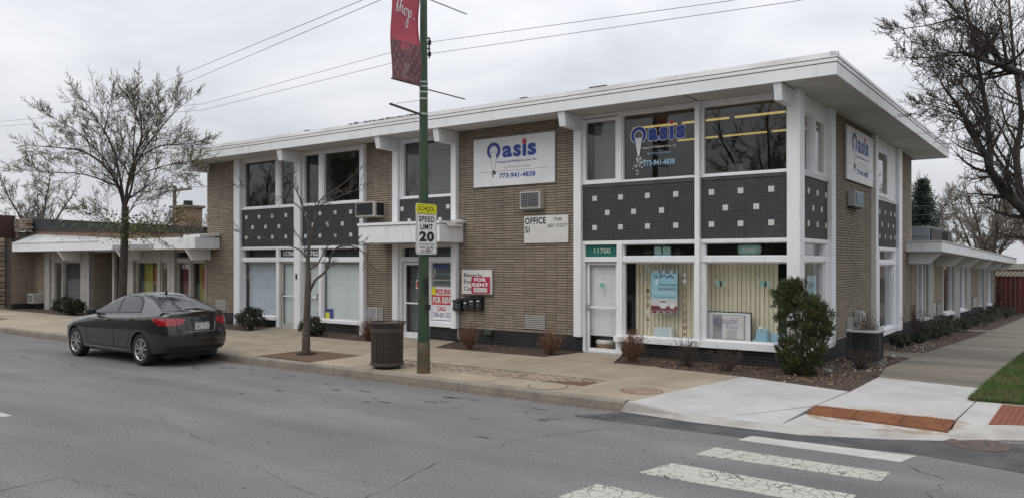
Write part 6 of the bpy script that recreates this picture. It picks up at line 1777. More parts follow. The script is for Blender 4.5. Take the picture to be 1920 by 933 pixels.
        me = bpy.data.meshes.new('door_mirror'); bm.to_mesh(me); bm.free(); me.materials.append(M['car_trim']); me.polygons.foreach_set('use_smooth', [True]*len(me.polygons))
        o = bpy.data.objects.new('door_mirror', me); COL.objects.link(o); o.parent = car; ORG[o] = O
        q = MB(); q.box(CX-.61, CX-.5, CY+sg*.72, CY+sg*.82, 1.0, 1.03); q.build('mirror_arm', M['car_trim'], o)
    th = [(1.42+.055*math.cos(a*.39), .93+.055*math.sin(a*.39)) for a in range(17)]
    seam(th, 'y', .005, sgn=-1, name='fuel_flap')
    # boot lid, plate recess, bumper
    seam([(-.44, .655), (.44, .655)], 'x', .010)
    patch('plate_recess', [(-.33, .93), (.33, .93), (.30, .72), (-.30, .72)], 'x', 'car_paint', -.0 + .003, step=.05)
    seam([(-.33, .935), (.33, .935)], 'x', .012, off=.006); seam([(-.335, .935), (-.29, .71)], 'x', .01, off=.006); seam([(.335, .935), (.29, .71)], 'x', .02, off=.006, mt='steel'); seam([(-.29, .712), (.29, .712)], 'x', .008, off=.006, mt='steel')
    patch('diffuser', [(-.70, .30), (.70, .30), (.66, .37), (.45, .41), (-.45, .41), (-.66, .37)], 'x', 'car_trim', .006, step=.05)
    seam([(-.74, .56), (-.4, .60), (.4, .60), (.74, .56)], 'x', .006, off=.003)
    rx = bvh.ray_cast(Vector((4, 0, .82)), Vector((-1, 0, 0)))[0].x
    q = MB(); q.box(CX+rx+.004, CX+rx+.014, CY-.155, CY+.155, .745, .90); pl = q.build('number_plate', M['sign_cream'], car)
    q = MB(); q.box(CX+rx+.0142, CX+rx+.016, CY-.155, CY+.155, .745, .775); q.box(CX+rx+.0142, CX+rx+.016, CY-.155, CY+.155, .87, .90); q.build('plate_frame', M['steel'], pl)
    def rtext(s, y0, z0, w, h, mt, par, xx, bold=0): text(s, CY+y0, z0, w, h, M[mt], par, CX+xx, 'side', .001, bold=bold)
    rtext('N31 7116', -.14, .79, .28, .065, 'navy_print', pl, rx+.0145, .02)
    bx_ = bvh.ray_cast(Vector((4, 0, 1.03)), Vector((-1, 0, 0)))[0].x + .018
    q = MB()
    for k in range(24):
        a0, a1 = k*math.pi/12, (k+1)*math.pi/12
        r0, r1 = .85, 1.0; q.add([(CX+bx_, CY+.065*r0*math.cos(a0), 1.03+.033*r0*math.sin(a0)), (CX+bx_, CY+.065*r1*math.cos(a0), 1.03+.033*r1*math.sin(a0)), (CX+bx_, CY+.065*r1*math.cos(a1), 1.03+.033*r1*math.sin(a1)), (CX+bx_, CY+.065*r0*math.cos(a1), 1.03+.033*r0*math.sin(a1))], [(0,1,2,3)])
    q.build('badge', M['chrome'], car); rtext('KIA', -.035, 1.017, .07, .026, 'chrome', car, bx_)
    hx_ = bvh.ray_cast(Vector((4, -.36, .71)), Vector((-1, 0, 0)))[0].x
    rtext('FORTE', -.43, .70, .13, .022, 'chrome', car, hx_+.02); rtext('LX', .40, .735, .04, .02, 'chrome', car, hx_+.02)
    q = MB(); q.tube([O+Vector((.98, 0, 1.45)), O+Vector((1.02, 0, 1.49))], [.03, .015], 8); q.tube([O+Vector((1.0, 0, 1.48)), O+Vector((1.22, 0, 1.62))], [.006, .003], 5); q.build('aerial', M['car_trim'], car)
    q = MB(); q.tube([O+Vector((1.9, .42, .27)), O+Vector((2.28, .42, .27))], .028, 12); q.build('exhaust', M['steel'], car)
    q = MB(); q.box(CX-2.0, CX+2.0, CY-.56, CY+.56, .17, .3); q.build('underbody', M['car_trim'], car)
    # wheels
    def wheel(wx, sg):
        w = MB(); yo = sg*.785; c = (CX+wx, CY+yo, .335)
        rr = .33
        prof = [(.225, 0), (.24, .005), (.30, .012), (.322, .0), (rr, -.03), (rr, -.16), (.31, -.19), (.23, -.2)]
        w.lathe([(r_, -sg*h*-1 if sg < 0 else h) for r_, h in prof], c, 40, 'y', cap=False) if False else w.lathe([(r_, h if sg > 0 else -h) for r_, h in prof], c, 40, 'y', cap=False)
        wh = w.build('wheel', M['tyre'], car, smooth=True)
        s_ = sg
        rm = MB()
        rm.lathe([(.232, -.004*s_), (.222, .002*s_), (.208, -.012*s_), (.205, -.15*s_)], c, 40, 'y', cap=False)
        rm.lathe([(.06, -.018*s_), (.055, -.008*s_), (.0, -.004*s_)], c, 20, 'y', cap=False)
        for k in range(5):
            for d in (-.17, .17):
                a = k*2*math.pi/5 + .3; a0 = a + d*.9; a1 = a + d*1.45
                ca, sa = math.cos(a1), math.sin(a1); p0 = (math.cos(a0)*.045, math.sin(a0)*.045); p1 = (ca*.215, sa*.215)
                dx, dz = p1[0]-p0[0], p1[1]-p0[1]; L = math.hypot(dx, dz); nx_, nz_ = -dz/L, dx/L; w0, w1 = .014, .022
                f0 = c[1]-.010*s_; f1 = c[1]-.004*s_; bk_ = c[1]-.05*s_
                pts = [(c[0]+p0[0]+nx_*w0, f0, c[2]+p0[1]+nz_*w0), (c[0]+p0[0]-nx_*w0, f0, c[2]+p0[1]-nz_*w0), (c[0]+p1[0]-nx_*w1, f1, c[2]+p1[1]-nz_*w1), (c[0]+p1[0]+nx_*w1, f1, c[2]+p1[1]+nz_*w1)]
                bb_ = [(p[0], bk_, p[2]) for p in pts]
                rm.add(pts+bb_, [(0,1,2,3), (0,4,5,1), (1,5,6,2), (2,6,7,3), (3,7,4,0)])
        rm.build('rim', M['rim'], wh)
        dk = MB(); dk.lathe([(.207, -.09*s_), (0, -.09*s_)], c, 30, 'y', cap=False); dk.build('brake_disc', M['dark_metal'], wh)
    for wx in (-1.42, 1.375):
        for sg in (-1, 1): wheel(wx, sg)
build_car()

# ================================================================ POLE, SIGNS, BIN, WIRES
pole = empty('street_pole', (-9.59, 10.39, .15), 'tall green painted steel pole with rusty base at the kerb carrying the banner', 'pole')
q = MB(); c = (-9.59, 10.39, .15)
q.lathe([(.108, .55), (.1, 1.0), (.085, 3.0), (.073, 5.0), (.062, 7.0), (.058, 8.6), (.0, 8.62)], c, 24, cap=False); q.build('shaft', M['post_green'], pole, smooth=True)
q = MB(); q.lathe([(.126, -.02), (.121, .0), (.114, .30), (.116, .545), (.106, .555)], c, 24, cap=False); q.build('base_sleeve', M['post_rust'], pole, smooth=True)
q = MB(); q.box(-9.5, -9.46, 10.3, 10.38, 1.55, 1.85); q.build('junction_box', M['black'], pole)
q = MB(); q.box(-9.5, -9.45, 10.33, 10.42, 1.28, 1.38); q.build('junction_box', M['black'], pole)
q = MB(); q.lathe([(.106, 0), (.108, .01), (.106, .02)], (-9.59, 10.39, 1.47), 16); q.build('paint_scrape', M['soil_grate'], pole)
def rod(a, b, r, m='steel', nm='banner_arm', par=pole):
    q = MB(); q.tube([a, b], r, 6); return q.build(nm, M[m], par)
rod((-9.59, 10.3, 5.27), (-9.59, 9.58, 5.27), .014, 'dark_metal'); rod((-9.59, 10.45, 5.24), (-9.59, 11.55, 5.24), .012, 'dark_metal')
rod((-9.59, 10.3, 6.92), (-9.59, 9.58, 6.92), .014); rod((-9.59, 10.45, 6.88), (-9.59, 11.6, 6.88), .012)
rod((-9.59, 10.33, 4.76), (-9.59, 9.55, 4.83), .022, 'dark_metal', 'bracket_arm'); rod((-9.59, 10.33, 5.02), (-9.59, 9.7, 4.86), .005, 'steel', 'stay_wire')
for z in (6.95, 5.33, 5.25, 5.15, 5.03, 4.76):
    q = MB(); q.lathe([(.078, 0), (.08, .015), (.078, .03)], (-9.59, 10.39, z), 18, cap=False); q.build('clamp', M['steel'], pole)
q = MB()
for z in (6.05, 5.86):
    q.box(-9.58, -9.55, 10.45, 10.53, z-.01, z+.01); q.box(-9.58, -9.55, 10.45, 10.53, z+.1, z+.12)
q.box(-9.575, -9.555, 10.5, 10.52, 5.8, 6.17); q.build('wire_bracket', M['black'], pole)
for z in (6.09, 5.88):
    q = MB(); q.lathe([(.02, -.04), (.038, -.02), (.02, 0), (.038, .02), (.02, .04)], (-9.565, 10.52, z), 10); q.build('insulator', M['black'], pole)

# banner hanging from the two arms on the street side
bn = empty('street_banner', (-9.59, 9.95, 5.27), 'red vertical banner reading shop. hanging from arms on the street side of the pole', 'banner')
q = MB(); nu, nv = 10, 16; vs = []
def bpt(u, v): return (-9.59 + .035*math.sin(v*7+u*2)*(1-abs(2*v-1)*.3) , 10.29 - .71*u + .012*math.sin(v*6.28), 5.275 + 1.64*v)
for i in range(nu+1):
    for j in range(nv+1): vs.append(bpt(i/nu, j/nv))
fs = []; mi = []
for i in range(nu):
    for j in range(nv): fs.append((i*(nv+1)+j, (i+1)*(nv+1)+j, (i+1)*(nv+1)+j+1, i*(nv+1)+j+1)); mi.append(0)
q.add(vs, fs); clo = q.build('cloth', M['banner_red'], bn, smooth=True)
md = clo.modifiers.new('solid', 'SOLIDIFY'); md.thickness = .003
def on_banner(poly, m, name='print', off=.006):
    """print on the face turned to the side street (+x): poly of (u, v), u from the pole outwards"""
    q = MB(); q.add([(bpt(u, v)[0]+off, bpt(u, v)[1], bpt(u, v)[2]) for u, v in poly], [tuple(range(len(poly)))]); return q.build(name, M[m], bn)
for i in range(6):
    for j in range(5):
        u0, u1, v0, v1 = i/6, (i+1)/6, .0+j*.085, .0+(j+1)*.085
        if j == 4 and i in (2, 3): continue
        on_banner([(u1, v0), (u0, v0), (u0, v1), (u1, v1)], 'banner_dark', off=.005)
r_ = random.Random(2)
for s_ in (0, 1):
    for i in range(4):
        for j in range(6):
            u0 = (.05+i*.09) if s_ == 0 else (.95-i*.09); h = .03 + .045*(1-i*.15); vb = .03 + j*.065 + (i*.012 if True else 0)
            if vb > .5: continue
            u1 = u0 + (.06 if s_ == 0 else -.06)
            on_banner([(max(u0, u1), vb), (min(u0, u1), vb), (min(u0, u1), vb+h*.6), (max(u0, u1), vb+h*.6)], 'banner_light' if (i+j) % 2 else 'banner_dark', off=.008)
on_banner([(.72, .03), (.3, .03), (.38, .2), (.62, .2)], 'banner_light', off=.0075)
for j in range(7):
    for i in range(3): on_banner([(.42+i*.07, .24+j*.03), (.37+i*.07, .24+j*.03), (.37+i*.07, .255+j*.03), (.42+i*.07, .255+j*.03)], 'banner_light', off=.0085)
def stroke(pts, w, m='sign_white', name='lettering'):
    """brush stroke in banner coordinates (s across the face from its outer edge, t upwards)"""
    P = []
    for a, b, c, d in zip([pts[0]]+pts[:-2], pts[:-1], pts[1:], pts[2:]+[pts[-1]]):
        for k in range(5):
            t = k/5; P.append(tuple(.5*((2*b[i])+(-a[i]+c[i])*t+(2*a[i]-5*b[i]+4*c[i]-d[i])*t*t+(-a[i]+3*b[i]-3*c[i]+d[i])*t**3) for i in (0, 1)))
    P.append(pts[-1]); vs = []
    for i, p in enumerate(P):
        a = P[max(0, i-1)]; b = P[min(len(P)-1, i+1)]; dx, dz = b[0]-a[0], b[1]-a[1]; L = math.hypot(dx, dz) or 1
        ww = w*(1 if dz < 0 else .55)
        for s_ in (-1, 1):
            u = 1-(p[0]-dz/L*ww*s_)/.71; v = (p[1]+dx/L*ww*s_)/1.64; bp = bpt(u, v); vs.append((bp[0]+.009, bp[1], bp[2]))
    q = MB(); q.add(vs, [(2*i, 2*i+1, 2*i+3, 2*i+2) for i in range(len(P)-1)]); q.build(name, M[m], bn)
b0 = 1.16
stroke([(.10, b0+.06), (.13, b0+.16), (.15, b0+.20), (.13, b0+.12), (.15, b0+.05), (.12, b0+.02), (.08, b0+.04)], .011)
stroke([(.15, b0+.05), (.20, b0+.14), (.25, b0+.26), (.235, b0+.29), (.215, b0+.2), (.205, b0+.02), (.22, b0+.10), (.26, b0+.14), (.27, b0+.08), (.275, b0+.02), (.31, b0+.04)], .011)
stroke([(.36, b0+.12), (.325, b0+.10), (.32, b0+.03), (.35, b0+.0), (.385, b0+.05), (.37, b0+.115), (.42, b0+.10)], .011)
stroke([(.43, b0+.12), (.435, b0+.0), (.43, b0-.16), (.40, b0-.2), (.37, b0-.15), (.43, b0-.03), (.47, b0+.08), (.49, b0+.11), (.51, b0+.06), (.49, b0+.0), (.455, b0+.01)], .011)
stroke([(.575, b0-.0), (.585, b0+.006), (.578, b0-.006), (.575, b0)], .012)
b0 = 1.45
stroke([(.18, b0), (.2, b0+.07), (.22, b0), (.25, b0+.07), (.27, b0), (.3, b0+.06), (.3, b0), (.33, b0+.05), (.36, b0), (.38, b0+.09), (.38, b0), (.42, b0+.02)], .009)
stroke([(.21, b0+.03), (.15, b0+.16), (.2, b0+.18), (.24, b0+.10)], .007)

# school speed limit sign, facing along the street
sg = empty('speed_limit_sign', (-9.47, 10.4, 2.25), 'yellow and white school speed limit 20 sign bolted to the green pole', 'sign')
SXF = -9.462
Y0, Y1, ZA, ZB = 10.06, 10.60, 2.27, 3.16
def rr(y0, y1, z0, z1, r, n=5):
    pts = []
    for k, (cy_, cz_) in enumerate(((y1-r, z1-r), (y0+r, z1-r), (y0+r, z0+r), (y1-r, z0+r))):
        for i in range(n+1):
            a = math.pi/2*(k+i/n); pts.append((cy_+r*math.cos(a), cz_+r*math.sin(a)))
    return pts
q = MB(); q.prism(rr(Y0, Y1, ZA, ZB, .04), SXF-.006, SXF, 'x'); q.build('plate', M['sign_face'], sg)
q = MB(); q.prism(rr(Y0-.003, Y1+.003, ZA-.003, ZB+.003, .042), SXF-.012, SXF-.0065, 'x'); q.build('plate_back', M['steel'], sg)
def ring_(y0, y1, z0, z1, r, w, d, m, nm='border'):
    a = rr(y0, y1, z0, z1, r); b = rr(y0+w, y1-w, z0+w, z1-w, max(r-w, .004)); n_ = len(a)
    q = MB(); q.add([(SXF+d, p[0], p[1]) for p in a]+[(SXF+d, p[0], p[1]) for p in b], [(i, (i+1) % n_, n_+(i+1) % n_, n_+i) for i in range(n_)]); q.build(nm, M[m], sg)
zs_ = 2.985
q = MB(); q.prism(rr(Y0+.002, Y1-.002, zs_, ZB-.002, .035), SXF, SXF+.003, 'x'); q.build('school_plate', M['yellow_sign'], sg)
ring_(Y0+.015, Y1-.015, zs_+.012, ZB-.015, .03, .008, .0042, 'black'); ring_(Y0+.015, Y1-.015, ZA+.015, zs_-.006, .03, .008, .0022, 'black')
def st(s, u0, u1, z, h, b=.02): text(s, Y0+(Y1-Y0)*u0, z, (Y1-Y0)*(u1-u0), h, M['black'], sg, SXF+.002, 'side', .003, bold=b)
st('SCHOOL', .1, .9, 3.03, .085); st('SPEED', .12, .88, 2.84, .1); st('LIMIT', .2, .8, 2.705, .1); st('20', .14, .86, 2.49, .185, .05)
st('ON SCHOOL DAYS', .13, .88, 2.425, .042, .0); st('WHEN CHILDREN', .15, .86, 2.365, .042, .0); st('ARE PRESENT', .2, .8, 2.305, .042, .0)
for z in (3.03, 2.35):
    q = MB(); q.lathe([(.014, 0), (.012, .008), (0, .009)], (SXF+.003, 10.36, z), 10, 'x', cap=False); q.build('bolt', M['black'], sg)

# slatted litter bin
tb = empty('litter_bin', (-10.6, 10.48, .15), 'brown slatted steel litter bin with flared rim standing by the green pole', 'litter bin')
bx, by, bz = -10.6, 10.48, .15
q = MB(); q.lathe([(.24, .0), (.25, .06), (.0, .06)], (bx, by, bz), 24, cap=False); q.build('foot', M['black'], tb)
q = MB(); q.lathe([(.255, .08), (.265, .80)], (bx, by, bz), 30, cap=False); q.lathe([(0, .1), (.25, .1)], (bx, by, bz), 30, cap=False); q.build('liner', M['black'], tb)
for nm_, pf in (('lower_ring', [(.31, .055), (.318, .06), (.318, .105), (.31, .11), (.285, .11), (.285, .055)]), ('upper_ring', [(.305, .665), (.313, .67), (.313, .745), (.305, .75), (.285, .75), (.285, .665)]), ('rim', [(.35, .845), (.358, .852), (.355, .868), (.33, .872), (.318, .862), (.33, .85)])):
    q = MB(); q.lathe(pf + pf[:1], (bx, by, bz), 40, cap=False); q.build(nm_, M['can_brown'], tb)
slm = None
for k in range(40):
    a = 2*math.pi*k/40
    if slm is None:
        q = MB(); wv = .0135
        pf = [(.298, .07), (.300, .3), (.300, .70), (.315, .79), (.342, .852)]
        vs = []
        for r0, h in pf: vs += [(r0, -wv, h), (r0, wv, h), (r0-.008, wv, h), (r0-.008, -wv, h)]
        q.add(vs, [(4*i+j, 4*i+(j+1) % 4, 4*(i+1)+(j+1) % 4, 4*(i+1)+j) for i in range(4) for j in range(4)])
        o = q.build('slat', M['can_brown'], tb, loc=(bx, by, bz)); slm = o.data
        # build() with loc keeps the vertices relative to that point: shift them back
        for v in slm.vertices: v.co += Vector((bx, by, bz))
    else:
        o = bpy.data.objects.new('slat', slm); link(o, tb, (bx, by, bz))
    o.rotation_euler = (0, 0, a)

def wire(pts, label, r=.008, sag=0):
    P = []
    for a, b in zip(pts[:-1], pts[1:]):
        for k in range(12):
            t = k/12; P.append((a[0]+(b[0]-a[0])*t, a[1]+(b[1]-a[1])*t, a[2]+(b[2]-a[2])*t - sag*4*t*(1-t)))
    P.append(pts[-1]); q = MB(); q.tube(P, r, 4)
    q.build('overhead_wire', M['black'], label=label, cat='wire', group='overhead wires')
wire([(-62, 10.8, 8.6), (-27.9, 10.45, 6.58), (-16.6, 10.45, 5.80), (-9.6, 10.5, 6.09), (-4.0, 10.5, 5.74), (2, 10.5, 5.7), (22, 10.5, 6.4)], 'upper of the two thin wires passing the insulators on the green pole', .004)
wire([(-62, 10.8, 8.45), (-27.9, 10.45, 6.42), (-16.6, 10.45, 5.66), (-9.6, 10.5, 5.88), (-3.1, 10.5, 5.56), (2, 10.5, 5.5), (22, 10.5, 6.2)], 'lower of the two thin wires passing the insulators on the green pole', .004)
wire([(-60, 29.3, 13.6), (-38.16, 21.61, 11.2), (-14.91, 13.87, 8.81), (6, 7, 10.5)], 'upper of the two thicker wires rising across the sky from the left', .009)
wire([(-60, 29.6, 13.1), (-38.0, 21.9, 10.85), (-14.1, 13.87, 8.7), (7, 7, 10.3)], 'lower of the two thicker wires rising across the sky from the left', .009)
wire([(-20, 55.4, 5.55), (12, 55.4, 5.75)], 'upper black wire strung level behind the rear wing', .025)
wire([(-20, 55.4, 4.95), (12, 55.4, 5.2)], 'lower black wire strung level behind the rear wing', .025)
wire([(-49.1, 29.9, 7.15), (-30, 32, 6.6)], 'wire running from the crossarm of the utility pole', .015)
q = MB(); q.tube([(-22.65, 14.6, 3.0), (-19, 13.5, 2.95), (-16.4, 14.5, 3.1)], .006, 4)
# ================================================================ TREES AND SHRUBS
class Tree:
    def __init__(s, seed):
        s.r = random.Random(seed); s.limb = MB(); s.twig = MB(); s.leaf = MB(); s.tips = []
    def rv(s):
        r = s.r; return Vector((r.gauss(0, 1), r.gauss(0, 1), r.gauss(0, 1))).normalized()
    def seg(s, pts, rad, big, n=None):
        (s.limb if big else s.twig).tube(pts, rad, n or (9 if big else 3), cap=False)
    def grow(s, p, d, L, rad, lev, P):
        """one branch with its side shoots; P: wob, up, kids per level, ratio, limb_lev, leaf function"""
        r = s.r; n = max(3, int(L / P.get('seg', .16))) if lev < 3 else 3
        n = min(n, 9)
        pts = [p.copy()]; dirs = [d.copy()]; q = p.copy(); d = d.copy()
        for i in range(n):
            d = (d + s.rv()*P['wob'] + Vector((0, 0, P['up']*(1 if lev else 1)))).normalized()
            q = q + d*(L/n); pts.append(q.copy()); dirs.append(d.copy())
        rads = [max(rad*(1 - .75*i/n), P['rmin']) for i in range(n+1)]
        s.seg(pts, rads, lev <= P['limb_lev'], 6 if lev <= P['limb_lev'] and lev > 0 else None)
        if lev >= P['max']:
            s.tips.append((pts, dirs)); return
        k = P['kids'][lev] if lev < len(P['kids']) else 3
        kk = max(1, int(round(k * r.uniform(.7, 1.3))))
        for j in range(kk):
            t = (j + r.uniform(.2, .9)) / kk; t = .12 + .86*t
            i = min(n-1, int(t*n)); f = t*n - i
            pp = pts[i].lerp(pts[i+1], f); dd = dirs[i+1]
            side = s.rv(); side = (side - dd*side.dot(dd)).normalized()
            nd = (dd*P['fwd'] + side*r.uniform(.6, 1.1) + Vector((0, 0, P['up']*.8))).normalized()
            s.grow(pp, nd, L*P['ratio']*r.uniform(.6, 1.15)*(1.1 - .45*t), rads[i]*P.get('rr', .55), lev+1, P)
        s.grow(pts[-1], dirs[-1], L*P['ratio']*.8, rads[-1], lev+1, P)
    def guided(s, pts, r0, r1, P, kids, L, start=.15, lev=1):
        pts = [Vector(p) for p in pts]
        # smooth the path
        Q = []
        for a, b, c, d in zip([pts[0]]+pts[:-2], pts[:-1], pts[1:], pts[2:]+[pts[-1]]):
            for k in range(4):
                t = k/4; Q.append(.5*((2*b)+(-a+c)*t+(2*a-5*b+4*c-d)*t*t+(-a+3*b-3*c+d)*t**3) + s.rv()*r1*.5)
        Q.append(pts[-1]); n = len(Q)-1
        rad = [r0+(r1-r0)*(i/n)**.8 for i in range(n+1)]
        s.limb.tube(Q, rad, 10, cap=False)
        r = s.r
        for j in range(kids):
            t = start + (1-start)*(j+r.random())/kids; i = min(n-1, int(t*n)); pp = Q[i].lerp(Q[i+1], t*n-i); dd = (Q[i+1]-Q[i]).normalized()
            side = s.rv(); side = (side - dd*side.dot(dd)).normalized()
            nd = (dd*P['fwd'] + side + Vector((0, 0, P['up']))).normalized()
            s.grow(pp, nd, L*r.uniform(.6, 1.2)*(1.1-.5*t), rad[i]*.5, lev, P)
        s.grow(Q[-1], (Q[-1]-Q[-2]).normalized(), L*.6, r1, lev, P)
        return Q
    def leaves(s, per, size, mt='leaf', spread=.05, prob=1.0):
        r = s.r
        for pts, dirs in s.tips:
            if r.random() > prob: continue
            for k in range(max(1, int(per*r.uniform(.4, 1.5)))):
                i = r.randrange(len(pts)); p = pts[i] + s.rv()*spread; a = s.rv()*size*r.uniform(.5, 1.2); b = s.rv().cross(a).normalized()*a.length*.7
                s.leaf.add([tuple(p-a), tuple(p+b*.5), tuple(p+a), tuple(p-b*.5)], [(0,1,2,3)])
    def build(s, name, loc, label, cat, group=None, bark='bark', twig='twig', leaf=None):
        t = empty(name, loc, label, cat, group)
        s.limb.build('trunk', M[bark], t, smooth=True)
        if s.twig.v: s.twig.build('crown', M[twig], t)
        if s.leaf.v and leaf: s.leaf.build('leaves', M[leaf], t)
        return t

# leafing street tree behind the car
T = Tree(5); P = dict(wob=.13, up=.07, kids=[0, 8, 6, 4], ratio=.5, fwd=.9, limb_lev=1, max=3, rmin=.0042, rr=.42, seg=.16)
T.limb.tube([(-21.37, 10.99, .12), (-21.36, 10.99, .3), (-21.35, 11.0, .9), (-21.33, 11.02, 1.7), (-21.3, 11.04, 2.57), (-21.28, 11.05, 3.63)], [.17, .13, .115, .105, .1, .09], 14, cap=False)
for pts, r0, k in (
    ([(-21.28, 11.05, 3.5), (-21.43, 10.94, 4.2), (-21.75, 10.72, 4.75), (-22.15, 10.40, 5.12), (-22.7, 10.1, 5.25), (-23.2, 9.7, 5.3)], .085, 10),
    ([(-21.28, 11.05, 3.55), (-21.43, 10.99, 4.4), (-21.6, 10.85, 5.3), (-21.87, 10.62, 5.95), (-22.1, 10.45, 6.4)], .075, 10),
    ([(-21.28, 11.05, 3.55), (-21.22, 11.1, 4.26), (-21.04, 11.23, 5.06), (-20.95, 11.34, 5.58), (-20.96, 11.29, 6.2), (-21.0, 11.25, 6.7)], .08, 11),
    ([(-21.2, 11.1, 4.2), (-20.96, 11.29, 5.0), (-20.6, 11.53, 5.6), (-20.3, 11.79, 6.1), (-20.1, 12.0, 6.4)], .055, 10),
    ([(-21.28, 11.05, 3.6), (-21.33, 11.3, 4.4), (-21.5, 11.4, 5.3), (-21.6, 11.5, 6.1), (-21.66, 11.5, 6.6)], .06, 9),
    ([(-20.96, 11.29, 5.0), (-20.51, 11.62, 5.3), (-20.1, 12.0, 5.35), (-19.8, 12.2, 5.2)], .04, 8),
    ([(-21.4, 10.9, 4.2), (-22.0, 10.3, 4.5), (-22.6, 9.8, 4.55), (-23.1, 9.4, 4.6)], .04, 8),
    ([(-21.31, 11.03, 3.0), (-21.7, 10.7, 3.3), (-22.1, 10.4, 3.45)], .025, 6),
    ([(-21.29, 11.05, 2.8), (-20.9, 11.3, 3.0), (-20.5, 11.6, 3.05), (-20.1, 11.9, 3.1)], .025, 7),
    ([(-21.25, 11.1, 3.4), (-20.8, 11.2, 3.9), (-20.3, 11.4, 4.1)], .03, 7),
    ([(-21.5, 10.9, 4.5), (-21.95, 10.6, 5.2), (-22.5, 10.2, 5.8), (-22.9, 9.95, 6.05)], .045, 9),
    ([(-21.0, 11.25, 5.2), (-20.75, 11.5, 5.8), (-20.6, 11.6, 6.4)], .04, 7),
    ([(-21.75, 10.7, 5.6), (-21.75, 10.8, 6.1), (-21.7, 10.85, 6.5)], .035, 6),
    ([(-20.8, 11.4, 4.6), (-20.2, 11.8, 4.8), (-19.8, 12.0, 4.7)], .03, 7)):
    T.guided(pts, r0*.62, r0*.12, P, int(k*1.3), 1.05, start=.08, lev=1)
T.leaves(2.6, .025, prob=.75, spread=.025)
T.build('street_tree', (-21.36, 11, .14), 'street tree just coming into leaf standing in front of the low shops', 'tree', leaf='leaf_dull', bark='bark_dark')
# spring leaves low in its crown
q = MB(); r_ = random.Random(8)
for k in range(1000):
    a = r_.gauss(0, .7); b = r_.gauss(0, .35); c = 3.05 + r_.gauss(0, .22) + abs(a)*.1
    x, y = -21.1 + a*.8, 11.1 + a*.6 + b; s_ = r_.uniform(.02, .045); d1 = Vector((r_.gauss(0, 1), r_.gauss(0, 1), r_.gauss(0, 1))).normalized()*s_; d2 = d1.orthogonal().normalized()*s_*.6; p = Vector((x, y, c))
    q.add([tuple(p-d1), tuple(p+d2), tuple(p+d1), tuple(p-d2)], [(0,1,2,3)])
q.build('spring_leaves', M['leaf_spring'], [o for o in COL.objects if o.name == 'street_tree'][0])

# small bare tree in the pit by the bin
T = Tree(21); P = dict(wob=.17, up=.05, kids=[0, 4, 3, 2], ratio=.5, fwd=.9, limb_lev=1, max=3, rmin=.004, rr=.5)
T.limb.tube([(-13.66, 11.06, .13), (-13.66, 11.06, .35), (-13.65, 11.07, .86), (-13.63, 11.08, 1.33), (-13.62, 11.09, 1.8), (-13.63, 11.08, 2.3)], [.095, .08, .075, .07, .06, .042], 14, cap=False)
for pts, r0, k in (
    ([(-13.63, 11.09, 1.4), (-13.5, 11.17, 1.72), (-13.31, 11.32, 1.95), (-13.21, 11.39, 2.3), (-13.04, 11.51, 2.48), (-12.75, 11.75, 2.42), (-12.56, 11.87, 2.15)], .042, 6),
    ([(-13.62, 11.09, 1.95), (-13.45, 11.2, 2.1), (-13.3, 11.3, 2.4), (-13.2, 11.35, 2.6)], .03, 4),
    ([(-13.62, 11.09, 2.14), (-13.79, 10.97, 2.4), (-14.16, 10.69, 2.54), (-14.54, 10.42, 2.70), (-14.8, 10.25, 2.75)], .024, 6),
    ([(-13.63, 11.08, 2.25), (-13.6, 11.09, 2.83), (-13.7, 11.04, 3.24), (-13.84, 10.93, 3.7), (-13.98, 10.83, 4.0)], .035, 7),
    ([(-13.62, 11.08, 2.3), (-13.51, 11.17, 3.0), (-13.42, 11.24, 3.45), (-13.1, 11.5, 3.75), (-12.8, 11.71, 4.05)], .033, 7),
    ([(-13.42, 11.24, 3.35), (-13.04, 11.51, 3.56), (-12.69, 11.78, 3.72)], .018, 5),
    ([(-13.68, 11.05, 3.18), (-13.93, 10.86, 3.45), (-14.35, 10.56, 3.6), (-14.8, 10.23, 3.74)], .018, 6),
    ([(-13.6, 11.14, 2.6), (-13.23, 11.38, 3.0), (-12.95, 11.58, 3.12)], .018, 5),
    ([(-13.62, 11.1, 2.3), (-13.85, 10.9, 2.8), (-14.2, 10.7, 3.0)], .018, 5),
    ([(-13.21, 11.39, 2.37), (-12.95, 11.58, 2.5), (-12.7, 11.75, 2.5)], .014, 5)):
    T.guided(pts, r0*.82, r0*.2, P, k, .33, start=.3, lev=1)
T.leaves(1, .012, prob=.5, spread=.01)
tr = T.build('small_tree', (-13.66, 11.06, .13), 'small bare tree standing in the square pit between the car and the litter bin', 'tree', leaf='litter', twig='bark')
q = MB(); q.lathe([(.088, .02), (.092, .03), (.088, .36), (.08, .37)], (-13.66, 11.06, .13), 14, cap=False); q.build('trunk_guard', M['iron'], tr)
q = MB(); q.lathe([(.2, .0), (.22, .02), (.2, .03), (.12, .02)], (-13.66, 11.06, .138), 20, cap=False); q.build('grate_ring', M['black'], tr)

